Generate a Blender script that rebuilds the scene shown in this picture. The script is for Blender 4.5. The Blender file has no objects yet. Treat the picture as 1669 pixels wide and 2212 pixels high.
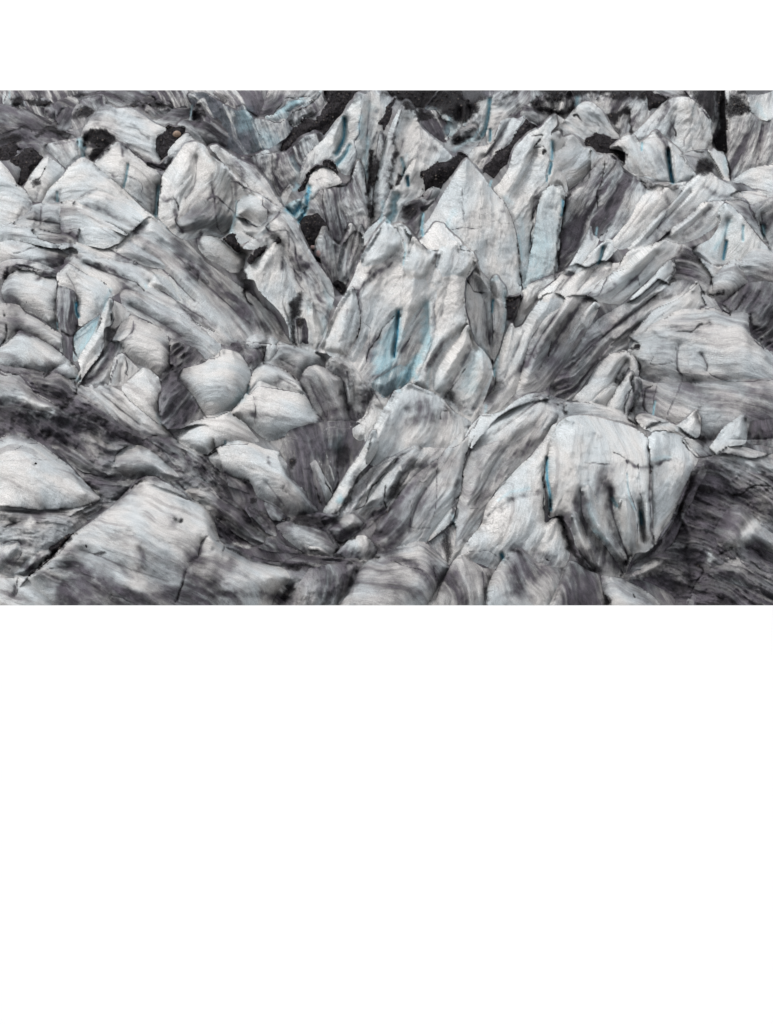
import bpy, math, random
import numpy as np

# ------------------------------------------------------------------ camera, sky, sun, exposure
FX = 3538.0                       # focal length in units of the traced picture (1669 wide)
U0, V0 = 834.5, 751.5             # optical centre
PITCH = math.radians(18.0)
CAM = np.array([0.0, 0.0, 210.0])
TOP, BOT = 195.4, 1307.6          # the stretch of glacier the photograph shows

sc = bpy.context.scene
cd = bpy.data.cameras.new("camera")
cam = bpy.data.objects.new("camera", cd)
sc.collection.objects.link(cam)
cam.location = CAM
cam.rotation_euler = (math.pi / 2 - PITCH, 0, 0)
cd.sensor_fit = 'HORIZONTAL'
cd.sensor_width = 36
cd.lens = 36 * FX / 1669
cd.shift_y = -(1106 - V0) / 1669
cd.clip_start = 1
cd.clip_end = 5000
sc.camera = cam

SUN_EL, SUN_AZ = math.radians(50), math.radians(-88)      # from the upper left, level with the ice
w = bpy.data.worlds.new("World")
sc.world = w
w.use_nodes = True
nt = w.node_tree
nt.nodes.clear()
wo = nt.nodes.new('ShaderNodeOutputWorld')
sky = nt.nodes.new('ShaderNodeTexSky')
sky.sky_type = 'NISHITA'
sky.sun_disc = False
sky.sun_elevation = SUN_EL
sky.sun_rotation = SUN_AZ
bg1 = nt.nodes.new('ShaderNodeBackground')
bg1.inputs['Strength'].default_value = 0.05
nt.links.new(sky.outputs[0], bg1.inputs['Color'])
bg2 = nt.nodes.new('ShaderNodeBackground')          # the even cloud deck under it
bg2.inputs['Color'].default_value = (1.0, 1.0, 1.0, 1)
bg2.inputs['Strength'].default_value = 0.45
wtc = nt.nodes.new('ShaderNodeTexCoord')
wsx = nt.nodes.new('ShaderNodeSeparateXYZ')
nt.links.new(wtc.outputs['Generated'], wsx.inputs[0])
wmr = nt.nodes.new('ShaderNodeMapRange')              # an overcast sky is brighter overhead than at the horizon
wmr.inputs[1].default_value, wmr.inputs[2].default_value = 0.05, 1.0
wmr.inputs[3].default_value, wmr.inputs[4].default_value = 0.45, 1.70
nt.links.new(wsx.outputs['Z'], wmr.inputs[0])
nt.links.new(wmr.outputs[0], bg2.inputs['Strength'])
add = nt.nodes.new('ShaderNodeAddShader')
nt.links.new(bg1.outputs[0], add.inputs[0])
nt.links.new(bg2.outputs[0], add.inputs[1])
nt.links.new(add.outputs[0], wo.inputs[0])

sd = bpy.data.lights.new("sun", 'SUN')
sd.energy = 1.5
sd.angle = math.radians(10)
sd.color = (1.0, 0.97, 0.93)
sun = bpy.data.objects.new("sun", sd)
sc.collection.objects.link(sun)
sdir = np.array([math.cos(SUN_EL) * math.sin(SUN_AZ), math.cos(SUN_EL) * math.cos(SUN_AZ), math.sin(SUN_EL)])
from mathutils import Vector
sun.rotation_euler = Vector(sdir).to_track_quat('Z', 'Y').to_euler()
sun.location = (-200, 300, 500)

sc.view_settings.view_transform = 'Standard'
sc.view_settings.look = 'None'
sc.view_settings.exposure = 1.16
sc.view_settings.gamma = 1.0
sc.render.engine = 'CYCLES'
sc.cycles.max_bounces = 5
sc.cycles.diffuse_bounces = 2

# ------------------------------------------------------------------ materials
def mix_rgb(nt, fac, a, b, bt='MIX'):
    m = nt.nodes.new('ShaderNodeMix')
    m.data_type = 'RGBA'
    m.blend_type = bt
    for s, v in ((m.inputs[0], fac), (m.inputs[6], a), (m.inputs[7], b)):
        if isinstance(v, bpy.types.NodeSocket): nt.links.new(v, s)
        elif isinstance(v, (int, float)): s.default_value = v
        else: s.default_value = (*v, 1)
    return m.outputs[2]

def math_n(nt, op, a, b=None, c=None, clamp=False):
    m = nt.nodes.new('ShaderNodeMath')
    m.operation = op
    m.use_clamp = clamp
    for s, v in zip(m.inputs, (a, b, c)):
        if v is None: continue
        if isinstance(v, bpy.types.NodeSocket): nt.links.new(v, s)
        else: s.default_value = v
    return m.outputs[0]

def attr(nt, name):
    a = nt.nodes.new('ShaderNodeAttribute')
    a.attribute_name = name
    return a

def noise(nt, vec, scl, detail=4, rough=0.55, dist=0.0):
    vm = nt.nodes.new('ShaderNodeVectorMath')
    vm.operation = 'MULTIPLY'
    nt.links.new(vec, vm.inputs[0])
    vm.inputs[1].default_value = scl
    n = nt.nodes.new('ShaderNodeTexNoise')
    n.inputs['Scale'].default_value = 1
    n.inputs['Detail'].default_value = detail
    n.inputs['Roughness'].default_value = rough
    n.inputs['Distortion'].default_value = dist
    nt.links.new(vm.outputs[0], n.inputs['Vector'])
    return n.outputs['Fac']

def ramp(nt, v, lo, hi, a=0.0, b=1.0):
    m = nt.nodes.new('ShaderNodeMapRange')
    m.interpolation_type = 'SMOOTHSTEP'
    nt.links.new(v, m.inputs[0])
    m.inputs[1].default_value, m.inputs[2].default_value = lo, hi
    m.inputs[3].default_value, m.inputs[4].default_value = a, b
    return m.outputs[0]

def vein(nt, vec, scl, width, detail=2, dist=0.6):
    n = noise(nt, vec, scl, detail, 0.5, dist)
    d = math_n(nt, 'ABSOLUTE', math_n(nt, 'SUBTRACT', n, 0.5))
    return ramp(nt, d, 0.0, width, 1.0, 0.0)

def new_mat(name):
    m = bpy.data.materials.new(name)
    m.use_nodes = True
    nt = m.node_tree
    nt.nodes.clear()
    o = nt.nodes.new('ShaderNodeOutputMaterial')
    p = nt.nodes.new('ShaderNodeBsdfPrincipled')
    nt.links.new(p.outputs[0], o.inputs[0])
    return m, nt, p

def ice_material():
    m, nt, p = new_mat("glacier_ice")
    co = attr(nt, 'flow').outputs['Vector']
    dirt = attr(nt, 'dirt').outputs['Fac']
    blue = attr(nt, 'blue').outputs['Fac']
    rock = attr(nt, 'rock').outputs['Fac']
    comb = attr(nt, 'comb').outputs['Fac']
    run = attr(nt, 'run').outputs['Fac']          # the runnels melt water has cut, where silt is carried
    # clean ice: warm grey white to pale cyan in wide patches
    tone = noise(nt, co, (1.1, 1.7, 1), 3, 0.5)
    base = mix_rgb(nt, ramp(nt, tone, 0.35, 0.66), ICE_WARM, ICE_COOL)
    # foliation: fine bands of silty ice along the flow
    s1 = noise(nt, co, (1.8, 7.0, 1), 7, 0.66, 1.0)
    s2 = noise(nt, co, (4.0, 26.0, 3), 5, 0.65, 0.5)
    s3 = noise(nt, co, (16, 60.0, 5), 3, 0.6, 0.4)
    patch = noise(nt, co, (1.8, 2.8, 2), 6, 0.65, 0.6)
    bands = math_n(nt, 'MULTIPLY', ramp(nt, s1, 0.42, 0.72), ramp(nt, patch, 0.35, 0.65, 0.15, 1.0))
    base = mix_rgb(nt, math_n(nt, 'MULTIPLY', bands, math_n(nt, 'MULTIPLY_ADD', comb, 0.25, 0.22)), base, SILT)
    base = mix_rgb(nt, ramp(nt, s2, 0.45, 0.80, 0, 0.12), base, SILT)
    base = mix_rgb(nt, ramp(nt, s3, 0.5, 0.8, 0, 0.05), base, SILT)
    base = mix_rgb(nt, math_n(nt, 'MULTIPLY', ramp(nt, run, 0.55, 0.95), math_n(nt, 'MULTIPLY_ADD', patch, 0.7, 0.0)), base, SILT)
    # dirt lying on the surface, broken up by the same bands
    k = math_n(nt, 'ADD', math_n(nt, 'MULTIPLY', math_n(nt, 'SUBTRACT', s1, 0.5), 1.5),
               math_n(nt, 'MULTIPLY', math_n(nt, 'SUBTRACT', patch, 0.5), 1.3))
    k = math_n(nt, 'ADD', k, math_n(nt, 'MULTIPLY', math_n(nt, 'SUBTRACT', s2, 0.5), 1.3))
    k = math_n(nt, 'ADD', k, math_n(nt, 'MULTIPLY', math_n(nt, 'SUBTRACT', run, 0.45), 1.5))
    dd = math_n(nt, 'ADD', math_n(nt, 'MULTIPLY', dirt, 1.06), math_n(nt, 'MULTIPLY', k, math_n(nt, 'MULTIPLY_ADD', dirt, math_n(nt, 'MULTIPLY_ADD', comb, 0.55, 0.24), 0.05)), clamp=True)
    dcol = mix_rgb(nt, ramp(nt, math_n(nt, 'ADD', math_n(nt, 'MULTIPLY', patch, 0.5), math_n(nt, 'ADD', math_n(nt, 'MULTIPLY', s1, 0.3), math_n(nt, 'MULTIPLY', s2, 0.2))), 0.40, 0.62), DIRT_A, DIRT_B)
    base = mix_rgb(nt, ramp(nt, dd, 0.04, 0.92, 0, 0.97), base, dcol)
    w1 = vein(nt, co, (3.0, 12.0, 21), 0.02, 4, 1.4)
    w1m = ramp(nt, noise(nt, co, (3.0, 4.0, 17), 3), 0.46, 0.62)
    base = mix_rgb(nt, math_n(nt, 'MULTIPLY', math_n(nt, 'MULTIPLY', w1, w1m), math_n(nt, 'MULTIPLY', dd, 0.85)), base, (0.004, 0.0035, 0.004))
    # blue where the ice is deep and clean
    bb = math_n(nt, 'ADD', blue, math_n(nt, 'MULTIPLY', math_n(nt, 'SUBTRACT', s2, 0.5), math_n(nt, 'MULTIPLY', blue, 1.2)), clamp=True)
    base = mix_rgb(nt, ramp(nt, bb, 0.0, 0.7, 0, 0.85), base, BLUE_A)
    base = mix_rgb(nt, ramp(nt, bb, 0.5, 0.95, 0, 0.95), base, BLUE_B)
    # thin dirty veins
    v0 = vein(nt, co, (2.0, 24.0, 6), 0.035, 5, 1.2)
    v0m = ramp(nt, noise(nt, co, (2.5, 5.0, 11), 3), 0.44, 0.66)
    base = mix_rgb(nt, math_n(nt, 'MULTIPLY', math_n(nt, 'MULTIPLY', v0, v0m), math_n(nt, 'MULTIPLY_ADD', dirt, 0.35, 0.08)), base, (0.035, 0.030, 0.031))
    v1 = vein(nt, co, (3.2, 8.0, 1), 0.014)
    v2 = vein(nt, co, (7.0, 4.0, 4), 0.010)
    vm_ = ramp(nt, noise(nt, co, (2.2, 2.2, 7), 2), 0.50, 0.66)
    vv = math_n(nt, 'MULTIPLY', math_n(nt, 'MAXIMUM', v1, math_n(nt, 'MULTIPLY', v2, 0.8)), vm_)
    base = mix_rgb(nt, math_n(nt, 'MULTIPLY', vv, math_n(nt, 'MULTIPLY_ADD', dirt, 0.3, 0.10)), base, (0.06, 0.055, 0.06))
    # grit and rock debris, also the shade painted into black gaps
    g = noise(nt, co, (55, 70, 3), 3, 0.7)
    rr = math_n(nt, 'ADD', rock, math_n(nt, 'MULTIPLY', math_n(nt, 'SUBTRACT', g, 0.5), math_n(nt, 'MULTIPLY', rock, 1.6)), clamp=True)
    rcol = mix_rgb(nt, ramp(nt, g, 0.62, 0.72), ROCK_A, ROCK_B)
    base = mix_rgb(nt, ramp(nt, rr, 0.12, 0.85), base, rcol)
    # sugary grain of weathered ice
    gr = noise(nt, co, (60, 75, 9), 4, 0.75)
    base = mix_rgb(nt, 1.0, base, mix_rgb(nt, ramp(nt, gr, 0.25, 0.75), (0.68, 0.68, 0.68), (1.32, 1.32, 1.32)), 'MULTIPLY')
    nt.links.new(base, p.inputs['Base Color'])
    p.inputs['Roughness'].default_value = 0.55
    p.inputs['Specular IOR Level'].default_value = 0.08
    h = math_n(nt, 'ADD', math_n(nt, 'MULTIPLY', s1, 1.0), math_n(nt, 'MULTIPLY', s2, 0.5))
    h = math_n(nt, 'ADD', h, math_n(nt, 'MULTIPLY', gr, 0.4))
    h = math_n(nt, 'SUBTRACT', h, math_n(nt, 'MULTIPLY', vv, 0.25))
    b = nt.nodes.new('ShaderNodeBump')
    b.inputs['Strength'].default_value = 0.9
    b.inputs['Distance'].default_value = 1.0
    nt.links.new(h, b.inputs['Height'])
    nt.links.new(b.outputs[0], p.inputs['Normal'])
    return m

def debris_material():
    m, nt, p = new_mat("rock_debris")
    co = attr(nt, 'flow').outputs['Vector']
    g = noise(nt, co, (26, 30, 1), 4, 0.7)
    f = noise(nt, co, (90, 90, 2), 3, 0.7)
    base = mix_rgb(nt, ramp(nt, g, 0.35, 0.7), ROCK_A, (0.019, 0.017, 0.0185))
    base = mix_rgb(nt, ramp(nt, f, 0.60, 0.70), base, (0.055, 0.050, 0.049))
    ice = noise(nt, co, (7, 16, 5), 5, 0.7, 0.8)        # wet ice showing through the thin cover
    base = mix_rgb(nt, ramp(nt, ice, 0.60, 0.72, 0, 0.7), base, (0.055, 0.053, 0.058))
    nt.links.new(base, p.inputs['Base Color'])
    p.inputs['Roughness'].default_value = 0.85
    p.inputs['Specular IOR Level'].default_value = 0.05
    b = nt.nodes.new('ShaderNodeBump')
    b.inputs['Strength'].default_value = 0.9
    b.inputs['Distance'].default_value = 1.0
    nt.links.new(math_n(nt, 'ADD', g, math_n(nt, 'MULTIPLY', f, 0.5)), b.inputs['Height'])
    nt.links.new(b.outputs[0], p.inputs['Normal'])
    return m

def stone_material(name, ca, cb):
    m, nt, p = new_mat(name)
    tc = nt.nodes.new('ShaderNodeTexCoord').outputs['Object']
    base = mix_rgb(nt, ramp(nt, noise(nt, tc, (1.5, 1.5, 1.5), 5), 0.35, 0.65), ca, cb)
    nt.links.new(base, p.inputs['Base Color'])
    p.inputs['Roughness'].default_value = 0.8
    return m

ICE_WARM = (0.286, 0.277, 0.264)
ICE_COOL = (0.241, 0.257, 0.260)
SILT = (0.073, 0.064, 0.064)
DIRT_A = (0.0062, 0.0053, 0.0070)
DIRT_B = (0.046, 0.0400, 0.0480)
BLUE_A = (0.16, 0.255, 0.28)
BLUE_B = (0.028, 0.135, 0.20)
ROCK_A = (0.004, 0.0034, 0.004)
ROCK_B = (0.045, 0.041, 0.044)
ICE = ice_material()
DEBRIS = debris_material()
BROWN = stone_material("brown_stone", (0.065, 0.040, 0.026), (0.105, 0.069, 0.045))
PINK = stone_material("pinkish_stone", (0.14, 0.09, 0.08), (0.2, 0.15, 0.14))

# ------------------------------------------------------------------ numeric helpers
def _hash(ix, iy, s):
    h = (ix.astype(np.int64) * 374761393 + iy.astype(np.int64) * 668265263 + s * 1442695041) & 0xffffffff
    h = ((h ^ (h >> 13)) * 1274126177) & 0xffffffff
    return ((h ^ (h >> 16)) & 0xffff) / 65535.0

def vnoise(x, y, s=0):
    x = np.asarray(x, float); y = np.asarray(y, float)
    ix = np.floor(x); iy = np.floor(y)
    fx = x - ix; fy = y - iy
    fx = fx * fx * fx * (fx * (fx * 6 - 15) + 10); fy = fy * fy * fy * (fy * (fy * 6 - 15) + 10)
    a = _hash(ix, iy, s); b = _hash(ix + 1, iy, s); c = _hash(ix, iy + 1, s); d = _hash(ix + 1, iy + 1, s)
    return (a + (b - a) * fx) * (1 - fy) + (c + (d - c) * fx) * fy - 0.5

def fbm(x, y, s=0, o=4, g=0.5):
    r = 0; a = 1.0
    for k in range(o):
        r = r + a * vnoise(x * 2 ** k + 17.3 * k, y * 2 ** k - 9.1 * k, s + k * 7)
        a *= g
    return r

TX = {'1': 0, '2': 600, '3': 1200, '4': 1800}
TY = {'A': 280, 'B': 820, 'C': 1400}
def conv(tile, pts):
    p = np.array(pts, float)
    if tile == 'P': return p
    x0, y0 = TX[tile[1]], TY[tile[0]]
    return np.stack([(x0 + p[:, 0] / 2.3843) / 1.4979, (y0 + p[:, 1] / 2.3843) / 1.4979], 1)

def smooth_line(p, closed, rough=0.05, seed=0, step=4.0):
    """Catmull-Rom through the points, then a little natural wobble."""
    n = len(p)
    out = []
    segs = n if closed else n - 1
    for i in range(segs):
        if closed: p0, p1, p2, p3 = p[(i - 1) % n], p[i], p[(i + 1) % n], p[(i + 2) % n]
        else: p0, p1, p2, p3 = p[max(i - 1, 0)], p[i], p[i + 1], p[min(i + 2, n - 1)]
        L = np.linalg.norm(p2 - p1)
        m = max(1, int(L / step))
        t = (np.arange(m) / m)[:, None]
        k = 0.32
        a1 = (p2 - p0) * k; a2 = (p3 - p1) * k
        for a in (a1, a2):
            l = np.linalg.norm(a)
            if l > L: a *= L / l
        h = (2 * t ** 3 - 3 * t ** 2 + 1) * p1 + (t ** 3 - 2 * t ** 2 + t) * a1 + (-2 * t ** 3 + 3 * t ** 2) * p2 + (t ** 3 - t ** 2) * a2
        out.append(h)
    if not closed: out.append(p[-1:])
    q = np.concatenate(out)
    if rough:
        q = q + rough * 30 * np.stack([fbm(q[:, 0] / 22, q[:, 1] / 22, seed + 3, 4, .6), fbm(q[:, 0] / 22, q[:, 1] / 22, seed + 41, 4, .6)], 1)
    return q

def inside(poly, X, Y):
    r = np.zeros(X.shape, bool)
    x0, y0 = poly[:, 0], poly[:, 1]
    x1, y1 = np.roll(x0, -1), np.roll(y0, -1)
    ys = Y[:, 0]; xs = X[0]
    for j, y in enumerate(ys):
        c = (y0 > y) != (y1 > y)
        if not c.any(): continue
        xi = np.sort(x0[c] + (y - y0[c]) * (x1[c] - x0[c]) / (y1[c] - y0[c]))
        r[j] = (np.searchsorted(xi, xs) % 2) == 1
    return r

def seg_dist(q, X, Y):
    """distance from points to a polyline, and position 0..1 along it"""
    best = np.full(X.shape, 1e9); pos = np.zeros(X.shape)
    n = len(q) - 1
    for i in range(n):
        a, b = q[i], q[i + 1]
        d = b - a; L2 = max(d @ d, 1e-9)
        t = np.clip(((X - a[0]) * d[0] + (Y - a[1]) * d[1]) / L2, 0, 1)
        D = np.hypot(X - a[0] - t * d[0], Y - a[1] - t * d[1])
        m = D < best
        best[m] = D[m]; pos[m] = ((i + t) / n)[m]
    return best, pos

H = (BOT - TOP) / 506.0                       # grid pitch
PADR = 14
NX0, NX1 = -110, int(1669 / H) + 110
GU = np.arange(NX0, NX1 + 1) * H
GV = TOP + np.arange(-PADR, 506 + PADR + 1) * H
NR, NC = len(GV), len(GU)
ROWS_OK = (GV > TOP - 0.01) & (GV < BOT + 0.01)
paint = {k: np.zeros((NR, NC)) for k in ('dirt', 'blue', 'rock', 'push', 'white')}
zbuf = np.full((NR, NC), 1e9)

def ray(u, v):
    x = (u - U0) / FX; y = -(v - V0) / FX
    c, s = math.cos(math.pi / 2 - PITCH), math.sin(math.pi / 2 - PITCH)
    return np.stack([x, y * c + s, y * s - c], -1)

G_SLOPE = math.radians(22)
G0 = ray(np.array(U0), np.array(V0)) * 530.0
def plane_t(u, v, slope, F):
    n = np.array([0, -math.sin(slope), math.cos(slope)])
    return (n @ F) / (ray(u, v) @ n)
def ground_t(u, v): return plane_t(u, v, G_SLOPE, G0)
PX = 0.15                                     # metres per picture unit at the middle of the ice

def S(kind, width, strength, tile, pts, rough=0.06):
    """a stroke of dirt / blue ice / rock grit or painted crevasse shade / crack, following a line traced from the photo"""
    p = conv(tile, pts)
    thin = kind == 'r' and width < 6.5
    if kind == 'c': width *= .75
    if thin: width *= .5
    if kind == 'b': width *= .62
    if kind == 'd' and width < 20: width *= .68
    q = smooth_line(p, False, rough * (2.2 if kind == 'c' or thin else 1), int(p[0, 0] * 7 + p[0, 1]), 4.0) if len(p) > 1 else np.array([p[0], p[0] + .01])
    m = width * 2.6
    c0, c1 = np.searchsorted(GU, [q[:, 0].min() - m, q[:, 0].max() + m])
    r0, r1 = np.searchsorted(GV, [q[:, 1].min() - m, q[:, 1].max() + m])
    if c1 <= c0 or r1 <= r0: return
    X, Y = np.meshgrid(GU[c0:c1], GV[r0:r1])
    if width > 5:
        X2 = X + width * .8 * fbm(X / (width * 2.2), Y / (width * 2.2), 5, 4, .6)
        Y2 = Y + width * .8 * fbm(X / (width * 2.2), Y / (width * 2.2), 77, 4, .6)
    else: X2, Y2 = X, Y
    D, pos = seg_dist(q, X2, Y2)
    if kind == 'c' or thin:
        wv = width * (0.8 + 0.9 * np.abs(vnoise(pos * len(q) * .5, pos * 3 + q[0, 0], 9) * 2)) * np.clip(np.minimum(pos, 1 - pos) * 8, 0.25, 1)
        f = np.exp(-(D / np.maximum(wv, .6)) ** 2) * strength
        ch = 'dirt' if kind == 'c' else 'rock'
        paint[ch][r0:r1, c0:c1] = np.maximum(paint[ch][r0:r1, c0:c1], f * (0.9 if kind == 'c' else 1) * (.35 + .65 * np.clip(.9 + 1.6 * vnoise(X / 9, Y / 9, 21), 0, 1)))
        paint['push'][r0:r1, c0:c1] = np.minimum(paint['push'][r0:r1, c0:c1], -f * min(width, 4) * 1.6)
        return
    f = np.exp(-(D / width) ** 2 * 1.2) * strength
    if kind == 'b': f *= .95 if strength >= .6 else .7
    if kind in 'dr': f = f * np.clip(.85 + .8 * fbm(X / 14, Y / 14, 61, 3, .6), .15, 1.2)
    k = {'d': 'dirt', 'b': 'blue', 'r': 'rock', 'w': 'white'}[kind]
    A = paint[k][r0:r1, c0:c1]
    if kind == 'b' and strength >= .6: paint['push'][r0:r1, c0:c1] = np.minimum(paint['push'][r0:r1, c0:c1], -f * width * 5)
    if kind == 'd' and width <= 12: paint['push'][r0:r1, c0:c1] = np.minimum(paint['push'][r0:r1, c0:c1], -f * width * .5)
    paint[k][r0:r1, c0:c1] = np.maximum(A, f) if kind != 'd' else 1 - (1 - A) * (1 - np.clip(f, 0, 1))

def A(kind, strength, tile, pts, feather=6):
    """an area of dirt / blue / grit or painted gap shade with its own outline"""
    p = conv(tile, pts)
    q = smooth_line(p, True, 0.1, int(p[0, 0] * 3), 6.0)
    m = feather * 3
    c0, c1 = np.searchsorted(GU, [q[:, 0].min() - m, q[:, 0].max() + m])
    r0, r1 = np.searchsorted(GV, [q[:, 1].min() - m, q[:, 1].max() + m])
    if c1 <= c0 or r1 <= r0: return
    X, Y = np.meshgrid(GU[c0:c1], GV[r0:r1])
    D, _ = seg_dist(np.vstack([q, q[:1]]), X, Y)
    D = np.where(inside(q, X, Y), D, -D)
    D = D + feather * 1.6 * fbm(X / (feather * 3), Y / (feather * 3), 31, 4, .6)
    if kind == 'r': D = D + 5 * fbm(X / 16, Y / 16, 19, 4, .7) + 2.5 * fbm(X / 6, Y / 6, 91, 3, .7)
    f = 1 / (1 + np.exp(-D / feather * (2.2 if kind != 'd' else 1.3))) * strength
    if kind == 'b': f *= .6
    if kind == 'd': f = f * np.clip(.82 + .5 * fbm(X / 26, Y / 26, 61, 4, .6), .2, 1.1)
    k = {'d': 'dirt', 'b': 'blue', 'r': 'rock', 'w': 'white'}[kind]
    B = paint[k][r0:r1, c0:c1]
    paint[k][r0:r1, c0:c1] = np.maximum(B, f) if kind != 'd' else 1 - (1 - B) * (1 - np.clip(f, 0, 1))

def solve(mask, fixed, val, rhs):
    dom_full = mask | fixed
    """membrane through the fixed values, pulled up by rhs; coarse to fine"""
    e = None
    for st in (8, 4, 2, 1):
        mk = mask[::st, ::st]; r, c = mk.shape
        if st > 1 and (r < 5 or c < 5): continue
        fx = np.zeros((r, c), bool); fv = np.zeros((r, c)); cnt = np.zeros((r, c))
        jj, ii = np.nonzero(fixed)
        a, b = np.minimum((jj + st // 2) // st, r - 1), np.minimum((ii + st // 2) // st, c - 1)
        np.add.at(fv, (a, b), val[jj, ii]); np.add.at(cnt, (a, b), 1)
        fx = cnt > 0; fv[fx] /= cnt[fx]
        if e is None: e = np.zeros((r, c))
        else:
            e2 = np.repeat(np.repeat(e, 2, 0), 2, 1)
            e = np.zeros((r, c)); rr, cc = min(r, e2.shape[0]), min(c, e2.shape[1])
            e[:rr, :cc] = e2[:rr, :cc]
            if rr < r: e[rr:] = e[rr - 1]
            if cc < c: e[:, cc:] = e[:, cc - 1:cc]
        src = rhs * (st * H) ** 2 / 4
        dom = (mk | fx).astype(float)
        Wd = np.pad(dom, 1)
        ws = np.maximum(Wd[:-2, 1:-1] + Wd[2:, 1:-1] + Wd[1:-1, :-2] + Wd[1:-1, 2:], 1e-6)
        for _ in range(90 if st > 1 else 30):
            e[fx] = fv[fx]
            E = np.pad(e * dom, 1)
            e = (E[:-2, 1:-1] + E[2:, 1:-1] + E[1:-1, :-2] + E[1:-1, 2:]) / ws + src
        e[fx] = fv[fx]
    return e

def envelope(need, mask):
    """a smooth field that is everywhere at least as large as need: eases a mass forward over what it leans on"""
    need = np.maximum(need, 0)
    if need.max() <= 0: return need
    k = 3
    r, c = need.shape
    R_, C_ = -(-r // k), -(-c // k)
    pad = np.zeros((R_ * k, C_ * k)); pad[:r, :c] = need
    d = pad.reshape(R_, k, C_, k).max((1, 3))
    P = np.pad(d, 1, mode='edge')
    d = np.max([P[i:i + R_, j:j + C_] for i in range(3) for j in range(3)], 0)
    mp = np.zeros((R_ * k, C_ * k)); mp[:r, :c] = mask
    w = (mp.reshape(R_, k, C_, k).max((1, 3)) > 0) * 1.0 + 1e-3
    s = d.copy()
    for _ in range(60):
        P = np.pad(s * w, 1); Q = np.pad(w, 1)
        b = (P[:-2, 1:-1] + P[2:, 1:-1] + P[1:-1, :-2] + P[1:-1, 2:] + P[1:-1, 1:-1]) / (Q[:-2, 1:-1] + Q[2:, 1:-1] + Q[1:-1, :-2] + Q[1:-1, 2:] + Q[1:-1, 1:-1])
        s = np.maximum(d, b)
    for _ in range(2):
        P = np.pad(s, 1, mode='edge')
        s = (P[:-2, 1:-1] + P[2:, 1:-1] + P[1:-1, :-2] + P[1:-1, 2:] + P[1:-1, 1:-1]) / 5
    # back to full size, bilinear
    y = (np.arange(r) + .5) / k - .5; x = (np.arange(c) + .5) / k - .5
    y0 = np.clip(np.floor(y).astype(int), 0, R_ - 1); x0 = np.clip(np.floor(x).astype(int), 0, C_ - 1)
    y1 = np.minimum(y0 + 1, R_ - 1); x1 = np.minimum(x0 + 1, C_ - 1)
    fy = np.clip(y - y0, 0, 1)[:, None]; fx = np.clip(x - x0, 0, 1)[None]
    full = (s[y0][:, x0] * (1 - fx) + s[y0][:, x1] * fx) * (1 - fy) + (s[y1][:, x0] * (1 - fx) + s[y1][:, x1] * fx) * fy
    return full

def under_surface():
    """the body of the glacier: it fills every gap and runs a little way below everything that stands on it"""
    g = zbuf < 1e8
    X, Y = np.meshgrid(GU, GV)
    s = np.where(g, zbuf, ground_t(X, Y))
    d = s.copy()
    for _ in range(150):                      # fill what nothing covers
        P = np.pad(s, 1, mode='edge')
        b = (P[:-2, 1:-1] + P[2:, 1:-1] + P[1:-1, :-2] + P[1:-1, 2:]) / 4
        s = np.where(g, d, b)
    s = blur(s, 8)
    return np.where(g, np.maximum(s, blur(np.where(g, zbuf, s), 2) + 0.8), s + .3)

def blur(a, n):
    for _ in range(n):
        P = np.pad(a, 1, mode='edge')
        a = (P[:-2, 1:-1] + P[2:, 1:-1] + P[1:-1, :-2] + P[1:-1, 2:] + P[1:-1, 1:-1]) / 5
    return a

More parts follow.
